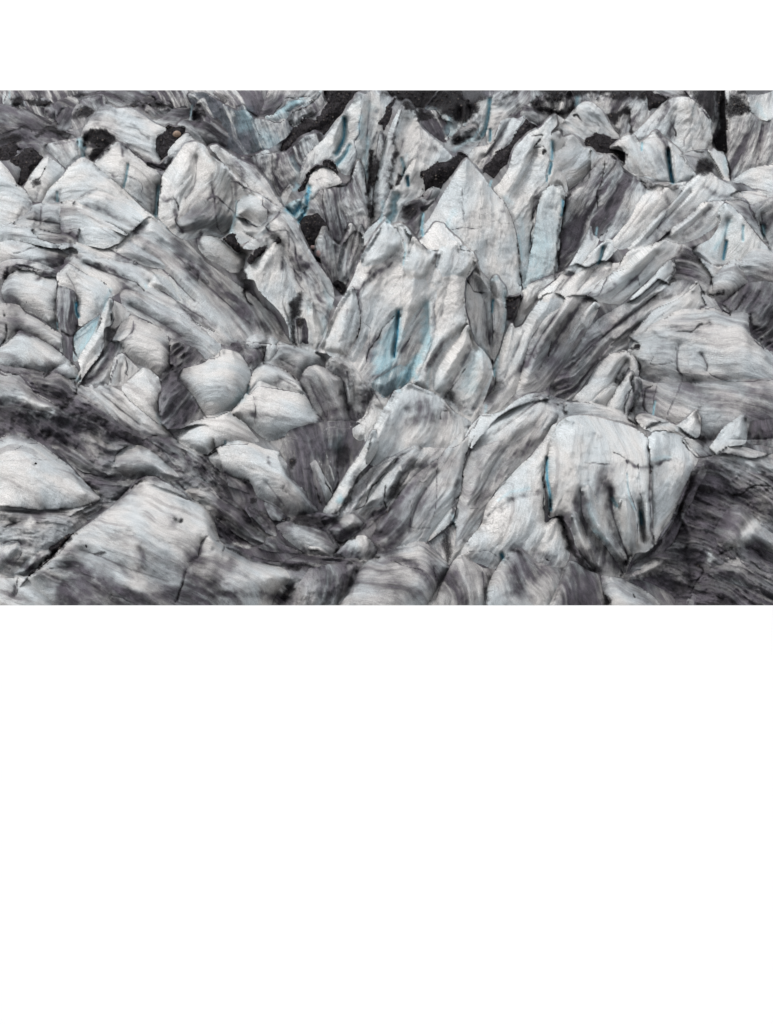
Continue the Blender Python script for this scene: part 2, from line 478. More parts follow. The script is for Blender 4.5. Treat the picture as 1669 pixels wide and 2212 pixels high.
COUNT = [0]
MADE = []
DRY = [False]
spread = np.full((NR, NC), 0.45)
def F(name, label, tile, lean, fang, dirt, outline, R=(), edge=None, puff=0.25, rough=0.05, lump=1.0, groove=1.0,
      foot=None, kind=None, cat=None, group=None, mat=None, soft=1, tint=0.0, free=False, weld=None, comb=None):
    """one mass of ice (or debris): outline and crest lines traced from the photo give its
    position, real size and relief; it is built as a thick body standing on the glacier's slope"""
    COUNT[0] += 1
    weld = weld or {'serac': 12, 'ice_ridge': 20, 'ice_mound': 16, 'ice_slab': 14, 'ice_cliff': 22}.get(name, 10)
    if mat is DEBRIS: rough = 0.34
    seed = COUNT[0] * 131
    poly0 = conv(tile, outline)
    poly = smooth_line(poly0, True, rough, seed, 3.0)
    c0 = max(0, np.searchsorted(GU, poly[:, 0].min()) - 2); c1 = min(NC, np.searchsorted(GU, poly[:, 0].max()) + 3)
    r0 = max(0, np.searchsorted(GV, poly[:, 1].min()) - 2); r1 = min(NR, np.searchsorted(GV, poly[:, 1].max()) + 3)
    X, Y = np.meshgrid(GU[c0:c1], GV[r0:r1])
    mask = inside(poly, X, Y)
    area = mask.sum() * H * H
    if DRY[0]:
        sub = spread[r0:r1, c0:c1]
        sub[mask] = min(dirt, .95) if mat is not DEBRIS else .6
        return None
    if area < 30: print("TOO SMALL", label); return None
    Rr = math.sqrt(area / math.pi)
    if edge is None: edge = {'ice_mound': 0.20, 'ice_ridge': 0.10, 'serac': 0.05, 'ice_slab': 0.05, 'ice_cliff': 0.02, 'debris_mound': .12}.get(name, .1) * Rr
    fixed = np.zeros(mask.shape, bool); val = np.zeros(mask.shape)
    D, _ = seg_dist(np.vstack([poly, poly[:1]]), X, Y) if free is False else (np.full(X.shape, 99.), 0)
    if not free:
        # the rim is pinned only where the mass stands up against what lies behind it (its top side)
        top = np.zeros(mask.shape, bool)
        top[:-1] |= ~mask[:-1] & mask[1:]
        top[:-2] |= ~mask[:-2] & mask[2:]
        side = np.zeros(mask.shape, bool)
        if name == 'ice_mound':
            side[:, 1:] |= ~mask[:, 1:] & mask[:, :-1]
            side[:, :-1] |= ~mask[:, :-1] & mask[:, 1:]
        fixed |= top | side
        val[top] = -edge
        val[side & ~top] = -edge * .7
    gul = np.zeros(mask.shape)
    for ln in R:
        ev, pts = ln[:-1], conv(tile if not isinstance(ln[0], str) else ln[0], ln[-1])
        if isinstance(ln[0], str): ev = ln[1:-1]
        q = smooth_line(pts, False, rough * .8, seed + 11, 1.2)
        a = ev[0]; b = ev[1] if len(ev) > 1 else ev[0]
        t = np.linspace(0, 1, len(q)); vv = a + (b - a) * t
        vv = np.where(vv > 0, vv * (1.3 if lean > 50 else 1.75), vv * 1.8)
        jj = np.round((q[:, 1] - Y[0, 0]) / H).astype(int); ii = np.round((q[:, 0] - X[0, 0]) / H).astype(int)
        ok = (jj >= 0) & (jj < mask.shape[0]) & (ii >= 0) & (ii < mask.shape[1])
        jj, ii, vv = jj[ok], ii[ok], vv[ok]
        if max(a, b) <= 6 and mat is not DEBRIS and kind != 'structure' and Rr > 22:
            Dg, pg = seg_dist(q[::3] if len(q) > 8 else q, X, Y)
            gul = np.maximum(gul, np.exp(-(Dg / (2.0 + 2.0 * vnoise(pg * 9, pg * 0 + seed, 3))) ** 2) * (.75 if min(a, b) < 0 else .5) * np.clip(pg * 6 + .2, 0, 1))
        ok = mask[jj, ii]
        fixed[jj[ok], ii[ok]] = True; val[jj[ok], ii[ok]] = vv[ok]
    if not fixed.any(): fixed[np.argmax(mask.any(1)), :] = True
    e = solve(mask, fixed, val, (5.0 if name == 'ice_mound' or lean <= 46 else 2.2) * puff / Rr)
    calm = (2.1 if lean < 40 else 1.25) if dirt > .4 else (0.45 if name == 'ice_mound' else (0.7 if lean <= 48 else 1.0))
    groove *= calm; lump *= .5 + .5 * calm
    e = e - (e * 0 if free else 0)
    for _ in range(soft):
        E = np.pad(e, 1, mode='edge')
        e = (E[:-2, 1:-1] + E[2:, 1:-1] + E[1:-1, :-2] + E[1:-1, 2:] + 2 * e) / 6
    if kind != 'structure' and lean <= 52 and dirt < .6 and Rr > 18 and name in ('ice_mound', 'serac', 'ice_ridge', 'ice_slab'):
        # the mass swells: its top lies towards the sky, its foot stands steep
        h_ = mask.sum(0).clip(1); s_ = np.cumsum(mask, 0) / h_[None]
        amp = {'ice_mound': .42, 'serac': .30, 'ice_ridge': .26, 'ice_slab': .16}[name]
        e = e + blur(np.where(mask, amp * np.minimum(Rr, h_[None] * H * .6) * 4 * s_ * (1 - s_), 0), 14)
    # foliation coordinates follow the flow and bend over the relief
    th = math.radians(fang)
    wx = 26 * fbm(X / 150, Y / 150, seed, 3); wy = 26 * fbm(X / 150, Y / 150, seed + 50, 3)
    a_ = (X + wx) * math.cos(th) + (Y + wy) * math.sin(th)
    b_ = -(X + wx) * math.sin(th) + (Y + wy) * math.cos(th) + 0.45 * e
    rag = 1.6 if mat is DEBRIS else 1.0
    n = lump * (8 * fbm(X / 95, Y / 95, seed + 5, 3) + 5.5 * fbm(a_ / 55, b_ / 24, seed + 8, 3))
    n = n + groove * (2.4 * fbm(a_ / 70, b_ / 14, seed + 9, 4, .55) + 2.0 * fbm(a_ / 22, b_ / 6, seed + 2, 3, .6)) * rag + 2.2 * groove * fbm(X / 13, Y / 13, seed + 71, 4, .65)
    sg = 1.0 if lean > 50 else -1.0                      # sharp crests on the seracs, rounded bulges with sharp runnels on the mounds
    wx2 = 14 * fbm(X / 60, Y / 60, seed + 44, 2); wy2 = 14 * fbm(X / 60, Y / 60, seed + 45, 2)
    L1 = 300 if name == 'ice_ridge' else 170
    bil = lambda u, v, k, o: sum(0.5 ** i * (0.25 - np.abs(vnoise(u * 2 ** i + 3.1 * i, v * 2 ** i, seed + k + i * 5))) for i in range(o))
    f1 = bil((a_ + wx2) / L1, (b_ + wy2) / 44, 31, 4); f2 = bil((a_ + wx2) / 60, (b_ + wy2) / 16, 37, 3)
    f3 = bil((a_ + wx2) / 260, (b_ + wy2 * .6) / 17, 47, 3)
    n = n + sg * groove * 17 * f1 * np.clip(.6 + 1.5 * vnoise(X / 120, Y / 120, seed + 33), .1, 1.3) * min(1, Rr / 60)
    n = n + sg * groove * 5 * f2
    n = n + groove * (15 if name == 'ice_ridge' else 5) * f3
    n = n + groove * 5.0 * bil((X + wx2) / 34, (Y + wy2) / 34, 57, 4)
    runn = np.clip(.42 - (1.0 * f3 + .55 * sg * f1 + .35 * f2) * 1.5, 0, 1)
    n = n - groove * 1.6 * np.clip(0.12 - np.abs(vnoise(a_ / 80, b_ / 30, seed + 14)), 0, 1) / .12
    if mat is DEBRIS: n = n + 7 * fbm(X / 22, Y / 22, seed, 5, .68)
    fade = np.clip(D / 10, 0.25, 1) if not free else 1
    sub = paint['push'][r0:r1, c0:c1]
    e = e + n * fade + sub
    if name == 'ice_cliff': dirt = min(.95, dirt + .18)
    # standing plane of this mass
    vf = foot if foot is not None else min(poly0[:, 1].max(), 1330)
    uc = float(np.clip(poly0[:, 0].mean(), 0, 1669))
    Fp = ray(np.array(uc), np.array(vf)) * ground_t(np.array(uc), np.array(vf))
    cmb = float(np.clip((lean - 46) / 14, 0.1, 1))
    if name == 'ice_cliff': cmb = max(cmb, .8)
    if comb is not None: cmb = comb
    if kind != 'structure': lean = 22 + (lean - 22) * 0.8
    t = plane_t(X, Y, math.radians(lean), Fp) - e * PX
    ok = mask & ROWS_OK[r0:r1, None]
    if not ok.any(): return None
    zb = zbuf[r0:r1, c0:c1]
    if kind == 'structure':
        t = under_surface()
    else: t = t - envelope(np.where(mask & (zb < 1e8), t - zb + 0.3, 0.0), mask)
    if not free:
        # where a flank or foot meets the ice behind it, it runs into it instead of standing off
        sh = 5
        P2 = np.pad(mask, sh)
        below_out = ~P2[:-2 * sh, sh:-sh]                   # outline directly above: a free-standing crest
        Dtop = np.full(mask.shape, 99.0)
        run = np.full(mask.shape[1], 99.0)
        for j in range(mask.shape[0]):
            run = np.where(mask[j], run + 1, 0); Dtop[j] = run
        # distance from rim cells that are flank or foot
        wgt = np.exp(-(D / weld) ** 2) * (np.maximum(np.clip(Dtop * H / 14 - .3, 0, 1), np.exp(-(np.maximum(np.where(zb < 1e8, zb - t, 99), 0) / 3.5) ** 2)) if name in ('serac', 'debris_mound') else 1.0)
        gap = np.where(zb < 1e8, zb - t, 0)
        wgt = wgt * np.exp(-(np.maximum(gap - 2, 0) / (14 if name != 'serac' else 9)) ** 2)
        t = t + np.where(ok & (zb < 1e8), np.clip(gap + 0.35, 0, 30) * wgt, 0)
    zbuf[r0:r1, c0:c1] = np.where(ok, np.minimum(zb, t), zb)
    if kind != 'structure':
        st = stones[r0:r1, c0:c1]; st[ok] = 1.0 if mat is DEBRIS else np.where(paint['rock'][r0:r1, c0:c1][ok] > .75, .6, 0)
    # snap the rim onto the outline so the silhouette is clean
    U, V = X.copy(), Y.copy()
    if not free:
        P_ = np.pad(ok, 1)
        nb = P_[:-2, 1:-1] & P_[2:, 1:-1] & P_[1:-1, :-2] & P_[1:-1, 2:] & P_[:-2, :-2] & P_[2:, 2:] & P_[:-2, 2:] & P_[2:, :-2]
        rim = ok & ~nb
        jj, ii = np.nonzero(rim)
        px, py = X[jj, ii], Y[jj, ii]
        d = (poly[None, :, 0] - px[:, None]) ** 2 + (poly[None, :, 1] - py[:, None]) ** 2
        kbest = d.argmin(1)
        q0 = poly[kbest]
        best = np.full(len(px), 1e9); bx, by = px.copy(), py.copy()
        for o in (-1, 0):
            s0 = poly[(kbest + o) % len(poly)]; s1 = poly[(kbest + o + 1) % len(poly)]
            dd = s1 - s0; L2 = np.maximum((dd ** 2).sum(1), 1e-9)
            tt = np.clip(((px - s0[:, 0]) * dd[:, 0] + (py - s0[:, 1]) * dd[:, 1]) / L2, 0, 1)
            cx, cy = s0[:, 0] + tt * dd[:, 0], s0[:, 1] + tt * dd[:, 1]
            D2 = np.hypot(cx - px, cy - py); m = D2 < best
            best[m] = D2[m]; bx[m] = cx[m]; by[m] = cy[m]
        m = (best < H * 1.3) & (by > TOP) & (by < BOT)
        U[jj[m], ii[m]] = bx[m]; V[jj[m], ii[m]] = by[m]
    idx = -np.ones(ok.shape, int)
    idx[ok] = np.arange(ok.sum())
    W = (ray(U, V) * t[..., None])[ok] + CAM
    quad = ok[:-1, :-1] & ok[1:, :-1] & ok[:-1, 1:] & ok[1:, 1:]
    a, b, c, d = idx[:-1, :-1][quad], idx[1:, :-1][quad], idx[1:, 1:][quad], idx[:-1, 1:][quad]
    faces = np.stack([a, b, c, d], 1)
    used = np.zeros(len(W), bool); used[faces.ravel()] = True
    # directed boundary edges of the sheet -> sides that run back into the glacier
    ed = np.concatenate([faces[:, [0, 1]], faces[:, [1, 2]], faces[:, [2, 3]], faces[:, [3, 0]]])
    key = ed[:, 0] * (len(W) + 1) + ed[:, 1]; rev = ed[:, 1] * (len(W) + 1) + ed[:, 0]
    bd = ed[~np.isin(key, rev)]
    rimv = np.unique(bd)
    newi = -np.ones(len(W), int)
    rings = [W]; base = len(W)
    UV = np.stack([U[ok], V[ok]], 1); tt_ = t[ok]
    cen = UV[used].mean(0)
    prev = np.arange(len(W))
    allf = [faces]
    thick = 0.0 if kind == 'structure' else min(22.0, 5 + Rr * PX * 1.1)
    src = [np.arange(len(W))]
    if thick:
        cur = -np.ones(len(W), int); cur[rimv] = base + np.arange(len(rimv))
        base += len(rimv); rings.append(W[rimv]); src.append(rimv); prev = cur
    for back, shr in ((0.25, 0.0), (0.6, .012), (1.0, .03)) if thick else ():
        uv = UV[rimv]; dv = cen - uv
        L = np.linalg.norm(dv, axis=1, keepdims=True) + 1e-6
        uv = uv + dv / L * np.minimum(L * .5, Rr * shr * 6 * 0.12)
        Wr = ray(uv[:, 0], uv[:, 1]) * (tt_[rimv] + thick * back)[:, None] + CAM
        cur = -np.ones(len(W), int); cur[rimv] = base + np.arange(len(rimv))
        base += len(rimv); rings.append(Wr); src.append(rimv)
        allf.append(np.stack([prev[bd[:, 1]], prev[bd[:, 0]], cur[bd[:, 0]], cur[bd[:, 1]]], 1))
        prev = cur
    Wt = np.concatenate(rings); Ft = np.concatenate(allf); src = np.concatenate(src)
    # drop unused
    u2 = np.zeros(len(Wt), bool); u2[Ft.ravel()] = True
    rem = np.cumsum(u2) - 1
    Wt, src, Ft = Wt[u2], src[u2], rem[Ft]
    org = ray(np.array(cen[0]), np.array(UV[used][:, 1].max())) * float(tt_[used].mean()) + CAM
    Wt = Wt - org
    me = bpy.data.meshes.new(name)
    me.vertices.add(len(Wt)); me.vertices.foreach_set('co', Wt.astype(np.float32).ravel())
    me.loops.add(Ft.size); me.loops.foreach_set('vertex_index', Ft.astype(np.int32).ravel())
    me.polygons.add(len(Ft)); me.polygons.foreach_set('loop_start', np.arange(0, Ft.size, 4, dtype=np.int32))
    me.update(calc_edges=True)
    me.polygons.foreach_set('use_smooth', np.ones(len(Ft), bool))
    fl = np.stack([a_[ok] / 100, b_[ok] / 100, np.full(ok.sum(), COUNT[0] * 0.73)], 1)[src]
    at = me.attributes.new('flow', 'FLOAT_VECTOR', 'POINT'); at.data.foreach_set('vector', fl.astype(np.float32).ravel())
    wht = paint['white'][r0:r1, c0:c1][ok]
    # silt gathers in the grooves the water runs in
    for nm, base_v in (('dirt', dirt), ('blue', tint), ('rock', 0.0)):
        v = paint[nm][r0:r1, c0:c1][ok]
        if nm == 'dirt': v = 1 - (1 - v) * (1 - np.clip(gul[ok], 0, .9))
        if nm == 'dirt' and kind != 'structure':
            own = {'serac': 0.55, 'ice_cliff': 0.7}.get(name, 0.27)
            base_v = own * dirt + (1 - own) * spread_s[0][r0:r1, c0:c1][ok]
        v = 1 - (1 - v) * (1 - base_v) if nm != 'rock' else v
        if nm != 'blue': v = v * (1 - wht)
        at = me.attributes.new(nm, 'FLOAT', 'POINT'); at.data.foreach_set('value', v[src].astype(np.float32))
    at = me.attributes.new('run', 'FLOAT', 'POINT'); at.data.foreach_set('value', runn[ok][src].astype(np.float32))
    at = me.attributes.new('comb', 'FLOAT', 'POINT'); at.data.foreach_set('value', np.full(len(src), cmb, np.float32))
    me.materials.append(mat or ICE)
    ob = bpy.data.objects.new(name, me)
    ob.location = org
    sc.collection.objects.link(ob)
    if kind == 'structure': ob['kind'] = 'structure'
    else:
        ob['label'] = label
        ob['category'] = cat or {'serac': 'ice pinnacle', 'ice_ridge': 'ice ridge', 'ice_mound': 'ice mound', 'ice_slab': 'ice slab',
                                 'ice_cliff': 'ice cliff', 'debris_mound': 'rock debris'}[name]
        if group or name in GROUPS: ob['group'] = group or GROUPS[name]
    if kind != 'structure': ob['kind'] = 'thing'
    MADE.append((ob, (c0, r0), t))
    return ob

GROUPS = {'serac': 'pointed seracs of the icefall', 'ice_ridge': 'long ridges of ice', 'ice_mound': 'rounded mounds of ice',
          'ice_slab': 'flat slabs of ice', 'ice_cliff': 'steep dirty cliffs of ice', 'debris_mound': 'heaps of dark rock debris on the ice'}

def rubble():
    """loose stones lying over the black debris: nobody could count them, one object"""
    rng = np.random.default_rng(5)
    ico = [(0, 0, 1), (.89, 0, .45), (.28, .85, .45), (-.72, .53, .45), (-.72, -.53, .45), (.28, -.85, .45),
           (.72, .53, -.45), (-.28, .85, -.45), (-.89, 0, -.45), (-.28, -.85, -.45), (.72, -.53, -.45), (0, 0, -1)]
    fc = [(0,1,2),(0,2,3),(0,3,4),(0,4,5),(0,5,1),(1,6,2),(2,7,3),(3,8,4),(4,9,5),(5,10,1),(6,7,2),(7,8,3),(8,9,4),(9,10,5),(10,6,1),(11,7,6),(11,8,7),(11,9,8),(11,10,9),(11,6,10)]
    ico = np.array(ico); fc = np.array(fc)
    ok = ((GV > TOP + 4) & (GV < BOT - 4))[:, None] & (stones > .5) & (zbuf < 1e8)
    jj, ii = np.nonzero(ok)
    pick = rng.choice(len(jj), min(2600, len(jj)), replace=False)
    V_, F_, L_ = [], [], []
    for k in pick:
        j, i = jj[k], ii[k]
        r = 0.11 + 0.36 * rng.random() ** 4
        c = ray(np.array(GU[i] + rng.uniform(-1, 1)), np.array(GV[j] + rng.uniform(-1, 1))) * (zbuf[j, i] - r * .4) + CAM
        P_ = ico * (1 + .35 * (rng.random((12, 1)) - .5)) * r * rng.uniform(.6, 1.2, 3) + c
        F_.append(fc + 12 * len(V_)); V_.append(P_)
    Vt, Ft = np.concatenate(V_), np.concatenate(F_)
    me = bpy.data.meshes.new('rubble')
    me.from_pydata(Vt.tolist(), [], Ft.tolist())
    m, nt, p = new_mat("loose_stones")
    gi = nt.nodes.new('ShaderNodeNewGeometry')
    base = mix_rgb(nt, ramp(nt, gi.outputs['Random Per Island'], 0.3, 1.0), (0.006, 0.005, 0.005), (0.05, 0.043, 0.039))
    nt.links.new(base, p.inputs['Base Color'])
    p.inputs['Roughness'].default_value = .85; p.inputs['Specular IOR Level'].default_value = .05
    me.materials.append(m)
    ob = bpy.data.objects.new('rubble', me); sc.collection.objects.link(ob)
    ob['kind'] = 'stuff'; ob['label'] = "loose dark and brownish stones scattered over the black debris"; ob['category'] = 'rubble'

stones = np.zeros((NR, NC))
spread_s = [None]
def prepass(*fs):
    """where the glacier is dirty and where it is clean, before any mass is built"""
    DRY[0] = True
    for f in fs: f()
    DRY[0] = False
    COUNT[0] = 0
    spread_s[0] = blur(spread, 110)

def boulder(name, label, tile, x, y, rx, ry, mat, seed):
    (u, v), = conv(tile, [(x, y)])
    j, i = np.searchsorted(GV, v), np.searchsorted(GU, u)
    t = zbuf[j, i]
    s = t / FX
    rx, ry = rx / 2.3843 / 1.4979 * s, ry / 2.3843 / 1.4979 * s
    import bmesh
    bm = bmesh.new()
    bmesh.ops.create_icosphere(bm, subdivisions=4, radius=1)
    for vt in bm.verts:
        c = vt.co
        k = 1 + 0.22 * float(fbm(np.array(c.x * 1.1 + c.z), np.array(c.y * 1.1 - c.z * .7), seed, 3)) + .05 * float(fbm(np.array(c.x * 5 + c.z), np.array(c.y * 5 + c.z * 3), seed, 2))
        vt.co = (c.x * rx * k, c.y * rx * .9 * k, c.z * ry * k)
    me = bpy.data.meshes.new(name); bm.to_mesh(me); bm.free()
    for p in me.polygons: p.use_smooth = True
    me.materials.append(mat)
    ob = bpy.data.objects.new(name, me)
    ob.location = ray(np.array(u), np.array(v)) * (t - rx * .35) + CAM
    sc.collection.objects.link(ob)
    ob['label'] = label; ob['category'] = 'boulder'
    return ob
def mk(nm):
    def f(tile, lean, fang, dirt, label, outline, R=(), **k):
        return F(nm, label, tile, lean, fang, dirt, outline, R, **k)
    return f
SE, RI, MO, SL, WA, DE = [mk(n) for n in ('serac', 'ice_ridge', 'ice_mound', 'ice_slab', 'ice_cliff', 'debris_mound')]

def build_glacier():
    # the body of the glacier, under everything that stands on it
    F('glacier', None, 'P', 14, 60, .6, [(-200, 0), (1900, 0), (1900, 1500), (-200, 1500)], kind='structure', free=True, puff=0, lump=1.5, foot=751)

def build_forms():
    # the glacier itself, under everything

    # ---------------- far rows, left
    RI('A1', 50, 60, .05, "whitish sliver of ice in the far left top corner", [(-60, 10), (50, 10), (60, 60), (20, 140), (-60, 150)])
    WA('A1', 60, 58, .6, "far grey wall with slanting streaks and a cyan tip at its left end", [(60, 0), (560, 0), (600, 60), (440, 120), (430, 250), (380, 300), (100, 160), (20, 130)], [(8, [(75, 30), (110, 90), (240, 130), (360, 200)])])
    RI('A1', 45, 25, .22, "pale banded slab at the left edge below the far streaked wall", [(-60, 150), (60, 140), (160, 150), (250, 170), (420, 260), (440, 330), (250, 330), (-60, 290)], [(7, [(-40, 160), (160, 160), (300, 230), (420, 300)])])
    MO('A1', 55, 30, 0, "small bright white knob of ice in the far left rows", [(440, 120), (490, 78), (540, 65), (600, 100), (620, 160), (560, 170), (480, 150)])
    RI('A1', 50, 120, .1, "pale slope dropping left from the far dirty peak", [(480, 170), (560, 150), (600, 180), (560, 330), (400, 330), (440, 220)], [(5, [(540, 160), (450, 290)])])
    RI('A1', 50, 20, .3, "far low crest with a thin black line along its top", [(590, 90), (640, 60), (820, 35), (1000, 0), (1250, 0), (1060, 110), (940, 170), (830, 150), (790, 80), (650, 85)], [(6, [(650, 70), (830, 45), (960, 120)])])
    RI('A1', 50, 20, .1, "small white ridge in front of the far dark wall", [(1020, 120), (1060, 85), (1180, 75), (1200, 100), (1150, 130), (1080, 140)])
    WA('A1', 62, 62, .7, "far dark wall streaked like hair above the boulder", [(1180, 0), (1750, 0), (1750, 120), (1620, 200), (1500, 180), (1330, 170), (1180, 100)], [(7, [(1190, 40), (1300, 90), (1420, 80), (1480, 170)]), (8, [(1560, 30), (1650, 130)])])
    SE('A1', 55, 55, .62, "far dirty peak with black dirt around its summit", [(600, 130), (660, 90), (790, 70), (830, 140), (760, 200), (660, 260), (650, 320), (520, 340), (550, 210)], [(14, 2, [(785, 75), (740, 100), (640, 150), (570, 230)]), (8, [(660, 150), (700, 200), (640, 290)])])
    DE('A1', 45, 30, .9, "dark debris crest behind the broad white left peak", [(940, 160), (1060, 120), (1130, 140), (1300, 130), (1340, 170), (1250, 240), (1200, 270), (1110, 230), (1000, 190)], [(9, [(960, 155), (1060, 130), (1180, 150), (1300, 150)]), (7, [(1070, 130), (1200, 250)])], mat=None)
    RI('A1', 48, 30, .4, "brownish banded ridge in the second row at the left edge", [(-60, 250), (130, 290), (280, 250), (350, 320), (180, 320), (60, 380), (-60, 410)], [(7, [(-60, 255), (130, 290), (280, 255)])])
    DE('A1', 48, 30, .93, "jagged black dirt ridge across the left second row", [(-60, 400), (100, 340), (180, 308), (270, 350), (380, 313), (450, 340), (540, 370), (600, 410), (480, 445), (200, 440), (160, 430), (-60, 490)], [(11, 5, [(0, 385), (180, 312), (265, 350), (380, 318), (470, 355)]), (8, 2, [(380, 320), (470, 380), (500, 430)])], mat=None)
    MO('A1', 45, 20, .03, "low white hump behind the black dirt ridge at left", [(200, 430), (250, 395), (340, 370), (440, 385), (490, 430), (480, 450), (360, 440), (280, 430)], [(5, [(215, 425), (340, 376), (460, 410)])])
    RI('A1', 50, 20, .2, "pale smooth saddle right of the broad white left peak", [(1060, 240), (1240, 230), (1400, 140), (1440, 150), (1480, 180), (1470, 250), (1400, 270), (1370, 310), (1290, 330), (1200, 300)], [(8, 3, [(1430, 145), (1330, 210), (1220, 280)]), (6, [(1435, 150), (1460, 240)])])
    WA('A2', 64, 60, .68, "wide hollow wall of dark grey blue ice with slanted streaks", [(20, 60), (150, 50), (330, 160), (400, 190), (460, 178), (520, 250), (560, 350), (640, 480), (540, 530), (430, 540), (400, 530), (300, 480), (210, 450), (180, 480), (60, 300), (20, 260), (70, 180)], [(10, 6, [(30, 65), (150, 60), (330, 168), (470, 180), (515, 250)]), (7, [(130, 130), (240, 300), (330, 460)]), (-7, [(70, 250), (190, 330), (260, 440)]), (5, [(390, 210), (450, 360), (520, 500)])], tint=.12)
    WA('A2', 60, 55, .55, "far streaked slope at the top left of centre", [(180, 60), (240, 0), (640, 0), (600, 150), (570, 230), (520, 240), (470, 180), (380, 180), (320, 150)], [(8, [(210, 50), (330, 80), (470, 150), (560, 220)]), (7, [(540, 30), (500, 130)])])
    RI('A2', 52, 140, .18, "pale tan far ridge leaning left of the black slope", [(640, 0), (1040, 0), (1000, 90), (900, 150), (830, 200), (740, 200), (620, 238), (560, 238), (600, 150)], [(10, 4, [(650, 30), (620, 140), (575, 225)])])
    WA('A2', 62, 65, .35, "far bluish striped wall below the pale tan ridge", [(610, 240), (740, 140), (770, 90), (980, 80), (1060, 0), (1100, 0), (1030, 90), (960, 150), (860, 180), (790, 250), (720, 285), (650, 270)], [(9, [(620, 235), (740, 145), (775, 92), (970, 85)])], tint=.2)
    RI('A2', 55, 65, .6, "narrow dark streaked crest next to the black slope", [(790, 240), (860, 175), (1000, 90), (1050, 0), (1110, 0), (1090, 150), (980, 230), (900, 260), (850, 330), (800, 290)], [(10, 3, [(1060, 30), (990, 110), (880, 180), (810, 250)])])
    WA('A2', 60, 75, .35, "grey green wall closing the upper hollow left of the black slope", [(530, 250), (650, 268), (760, 245), (830, 310), (780, 390), (720, 430), (640, 490), (560, 350)], [(6, [(545, 255), (650, 275), (760, 250), (820, 310)]), (6, [(730, 270), (700, 330), (640, 430)])], tint=.12)
    # small dark fins along the far crest
    SE('A1', 58, 60, .75, "small black tipped fin at the far left, below the cyan tip of the streaked wall", [(85, 155), (100, 90), (132, 42), (160, 80), (200, 130), (215, 165)], [(9, 3, [(132, 48), (140, 130)])])
    SE('A1', 56, 40, .72, "low black crested fin left of the far white knob", [(215, 165), (240, 112), (300, 95), (368, 92), (405, 130), (350, 180), (270, 175)], [(9, 4, [(245, 115), (310, 98), (370, 98)]), (6, [(310, 100), (300, 170)])])
    SE('A1', 56, 50, .62, "grey fin just below the far white knob", [(340, 235), (350, 160), (400, 135), (450, 132), (495, 155), (480, 215), (400, 265)], [(9, 4, [(360, 150), (440, 140), (470, 200)])])
    SE('A1', 56, 40, .8, "jagged dark fin right behind the broad white left peak", [(1110, 200), (1150, 130), (1180, 150), (1215, 105), (1260, 130), (1300, 125), (1345, 175), (1260, 235), (1180, 250)], [(9, 3, [(1215, 110), (1220, 220)]), (7, [(1150, 135), (1170, 230)])])
    SE('A1', 52, 22, .06, "broad white left peak with a black debris face and blue slit", [(820, 145), (860, 148), (900, 170), (1000, 165), (1100, 220), (1200, 290), (1290, 330), (1230, 370), (1200, 410), (1210, 500), (1270, 600), (1260, 655), (1150, 630), (900, 500), (800, 560), (720, 585), (610, 560), (595, 480), (600, 410), (622, 390), (640, 330), (700, 240), (760, 180)], [(26, 16, [(822, 150), (880, 190), (885, 330), (1050, 450), (1240, 640)]), (20, 10, [(820, 150), (720, 250), (630, 390)]), (16, 8, [(960, 180), (1060, 300), (1190, 380)]), (20, [(800, 320), (850, 380), (890, 430)]), (-10, [(655, 390), (650, 540)]), (14, [(610, 400), (615, 540)])])
    RI('A1', 55, 58, .33, "striped tongue of ice running down to the blue slit", [(340, 465), (440, 420), (600, 405), (605, 480), (640, 540), (600, 570), (500, 655), (440, 570)], [(9, 4, [(360, 460), (440, 540), (500, 640)]), (9, 4, [(450, 430), (530, 500), (600, 560)])])
    DE('A1', 45, 60, 0, "black grit mound at the far left edge of the ice", [(-60, 500), (80, 440), (160, 470), (110, 540), (60, 568), (-60, 560)], [(8, [(0, 480), (90, 450), (140, 470)])], mat=DEBRIS)
    RI('A1', 50, 60, .5, "grey dirty shoulder between the two black grit mounds at left", [(60, 570), (130, 500), (160, 430), (300, 420), (360, 440), (380, 480), (340, 550), (240, 490), (180, 500), (80, 580)], [(7, [(170, 440), (300, 430), (350, 470)])])
    DE('A1', 52, 110, 0, "large black grit mound beside the sharp left pyramid", [(70, 575), (180, 500), (240, 485), (345, 545), (270, 640), (200, 750), (135, 755), (150, 640), (110, 600)], [(12, 4, [(240, 490), (230, 600), (170, 740)])], mat=DEBRIS)
    SE('A1', 52, 35, .08, "sharp pyramid with a dark broken notch beside the black grit mound", [(180, 780), (270, 640), (340, 560), (372, 543), (430, 580), (505, 650), (430, 740), (360, 830), (330, 900), (240, 890), (200, 800)], [(20, 10, [(372, 545), (352, 620), (320, 690), (270, 770)]), (6, [(300, 800), (280, 870)])])
    DE('A1', 50, 100, 0, "black debris patch with the brown boulder on it", [(1280, 310), (1310, 293), (1400, 308), (1445, 350), (1375, 425), (1350, 480), (1272, 575), (1225, 540), (1200, 480), (1200, 410), (1265, 375)], [(8, [(1310, 305), (1390, 330), (1330, 420), (1250, 520)])], mat=DEBRIS)
    SE('A1', 52, 35, .3, "pale shoulder right of the boulder with hairlike dark streaks", [(1365, 300), (1410, 258), (1500, 262), (1560, 200), (1600, 180), (1760, 330), (1760, 480), (1610, 478), (1500, 425), (1445, 365)], [(12, 6, [(1410, 262), (1500, 350), (1600, 460)]), (14, 6, [(1560, 205), (1640, 330), (1680, 450)])])
    SE('A1', 52, 20, .1, "small white fin directly below the brown boulder", [(1440, 358), (1480, 395), (1520, 440), (1440, 500), (1350, 640), (1270, 650), (1300, 560), (1275, 510), (1300, 470), (1360, 420)], [(9, 3, [(1440, 362), (1380, 450), (1300, 600)])])
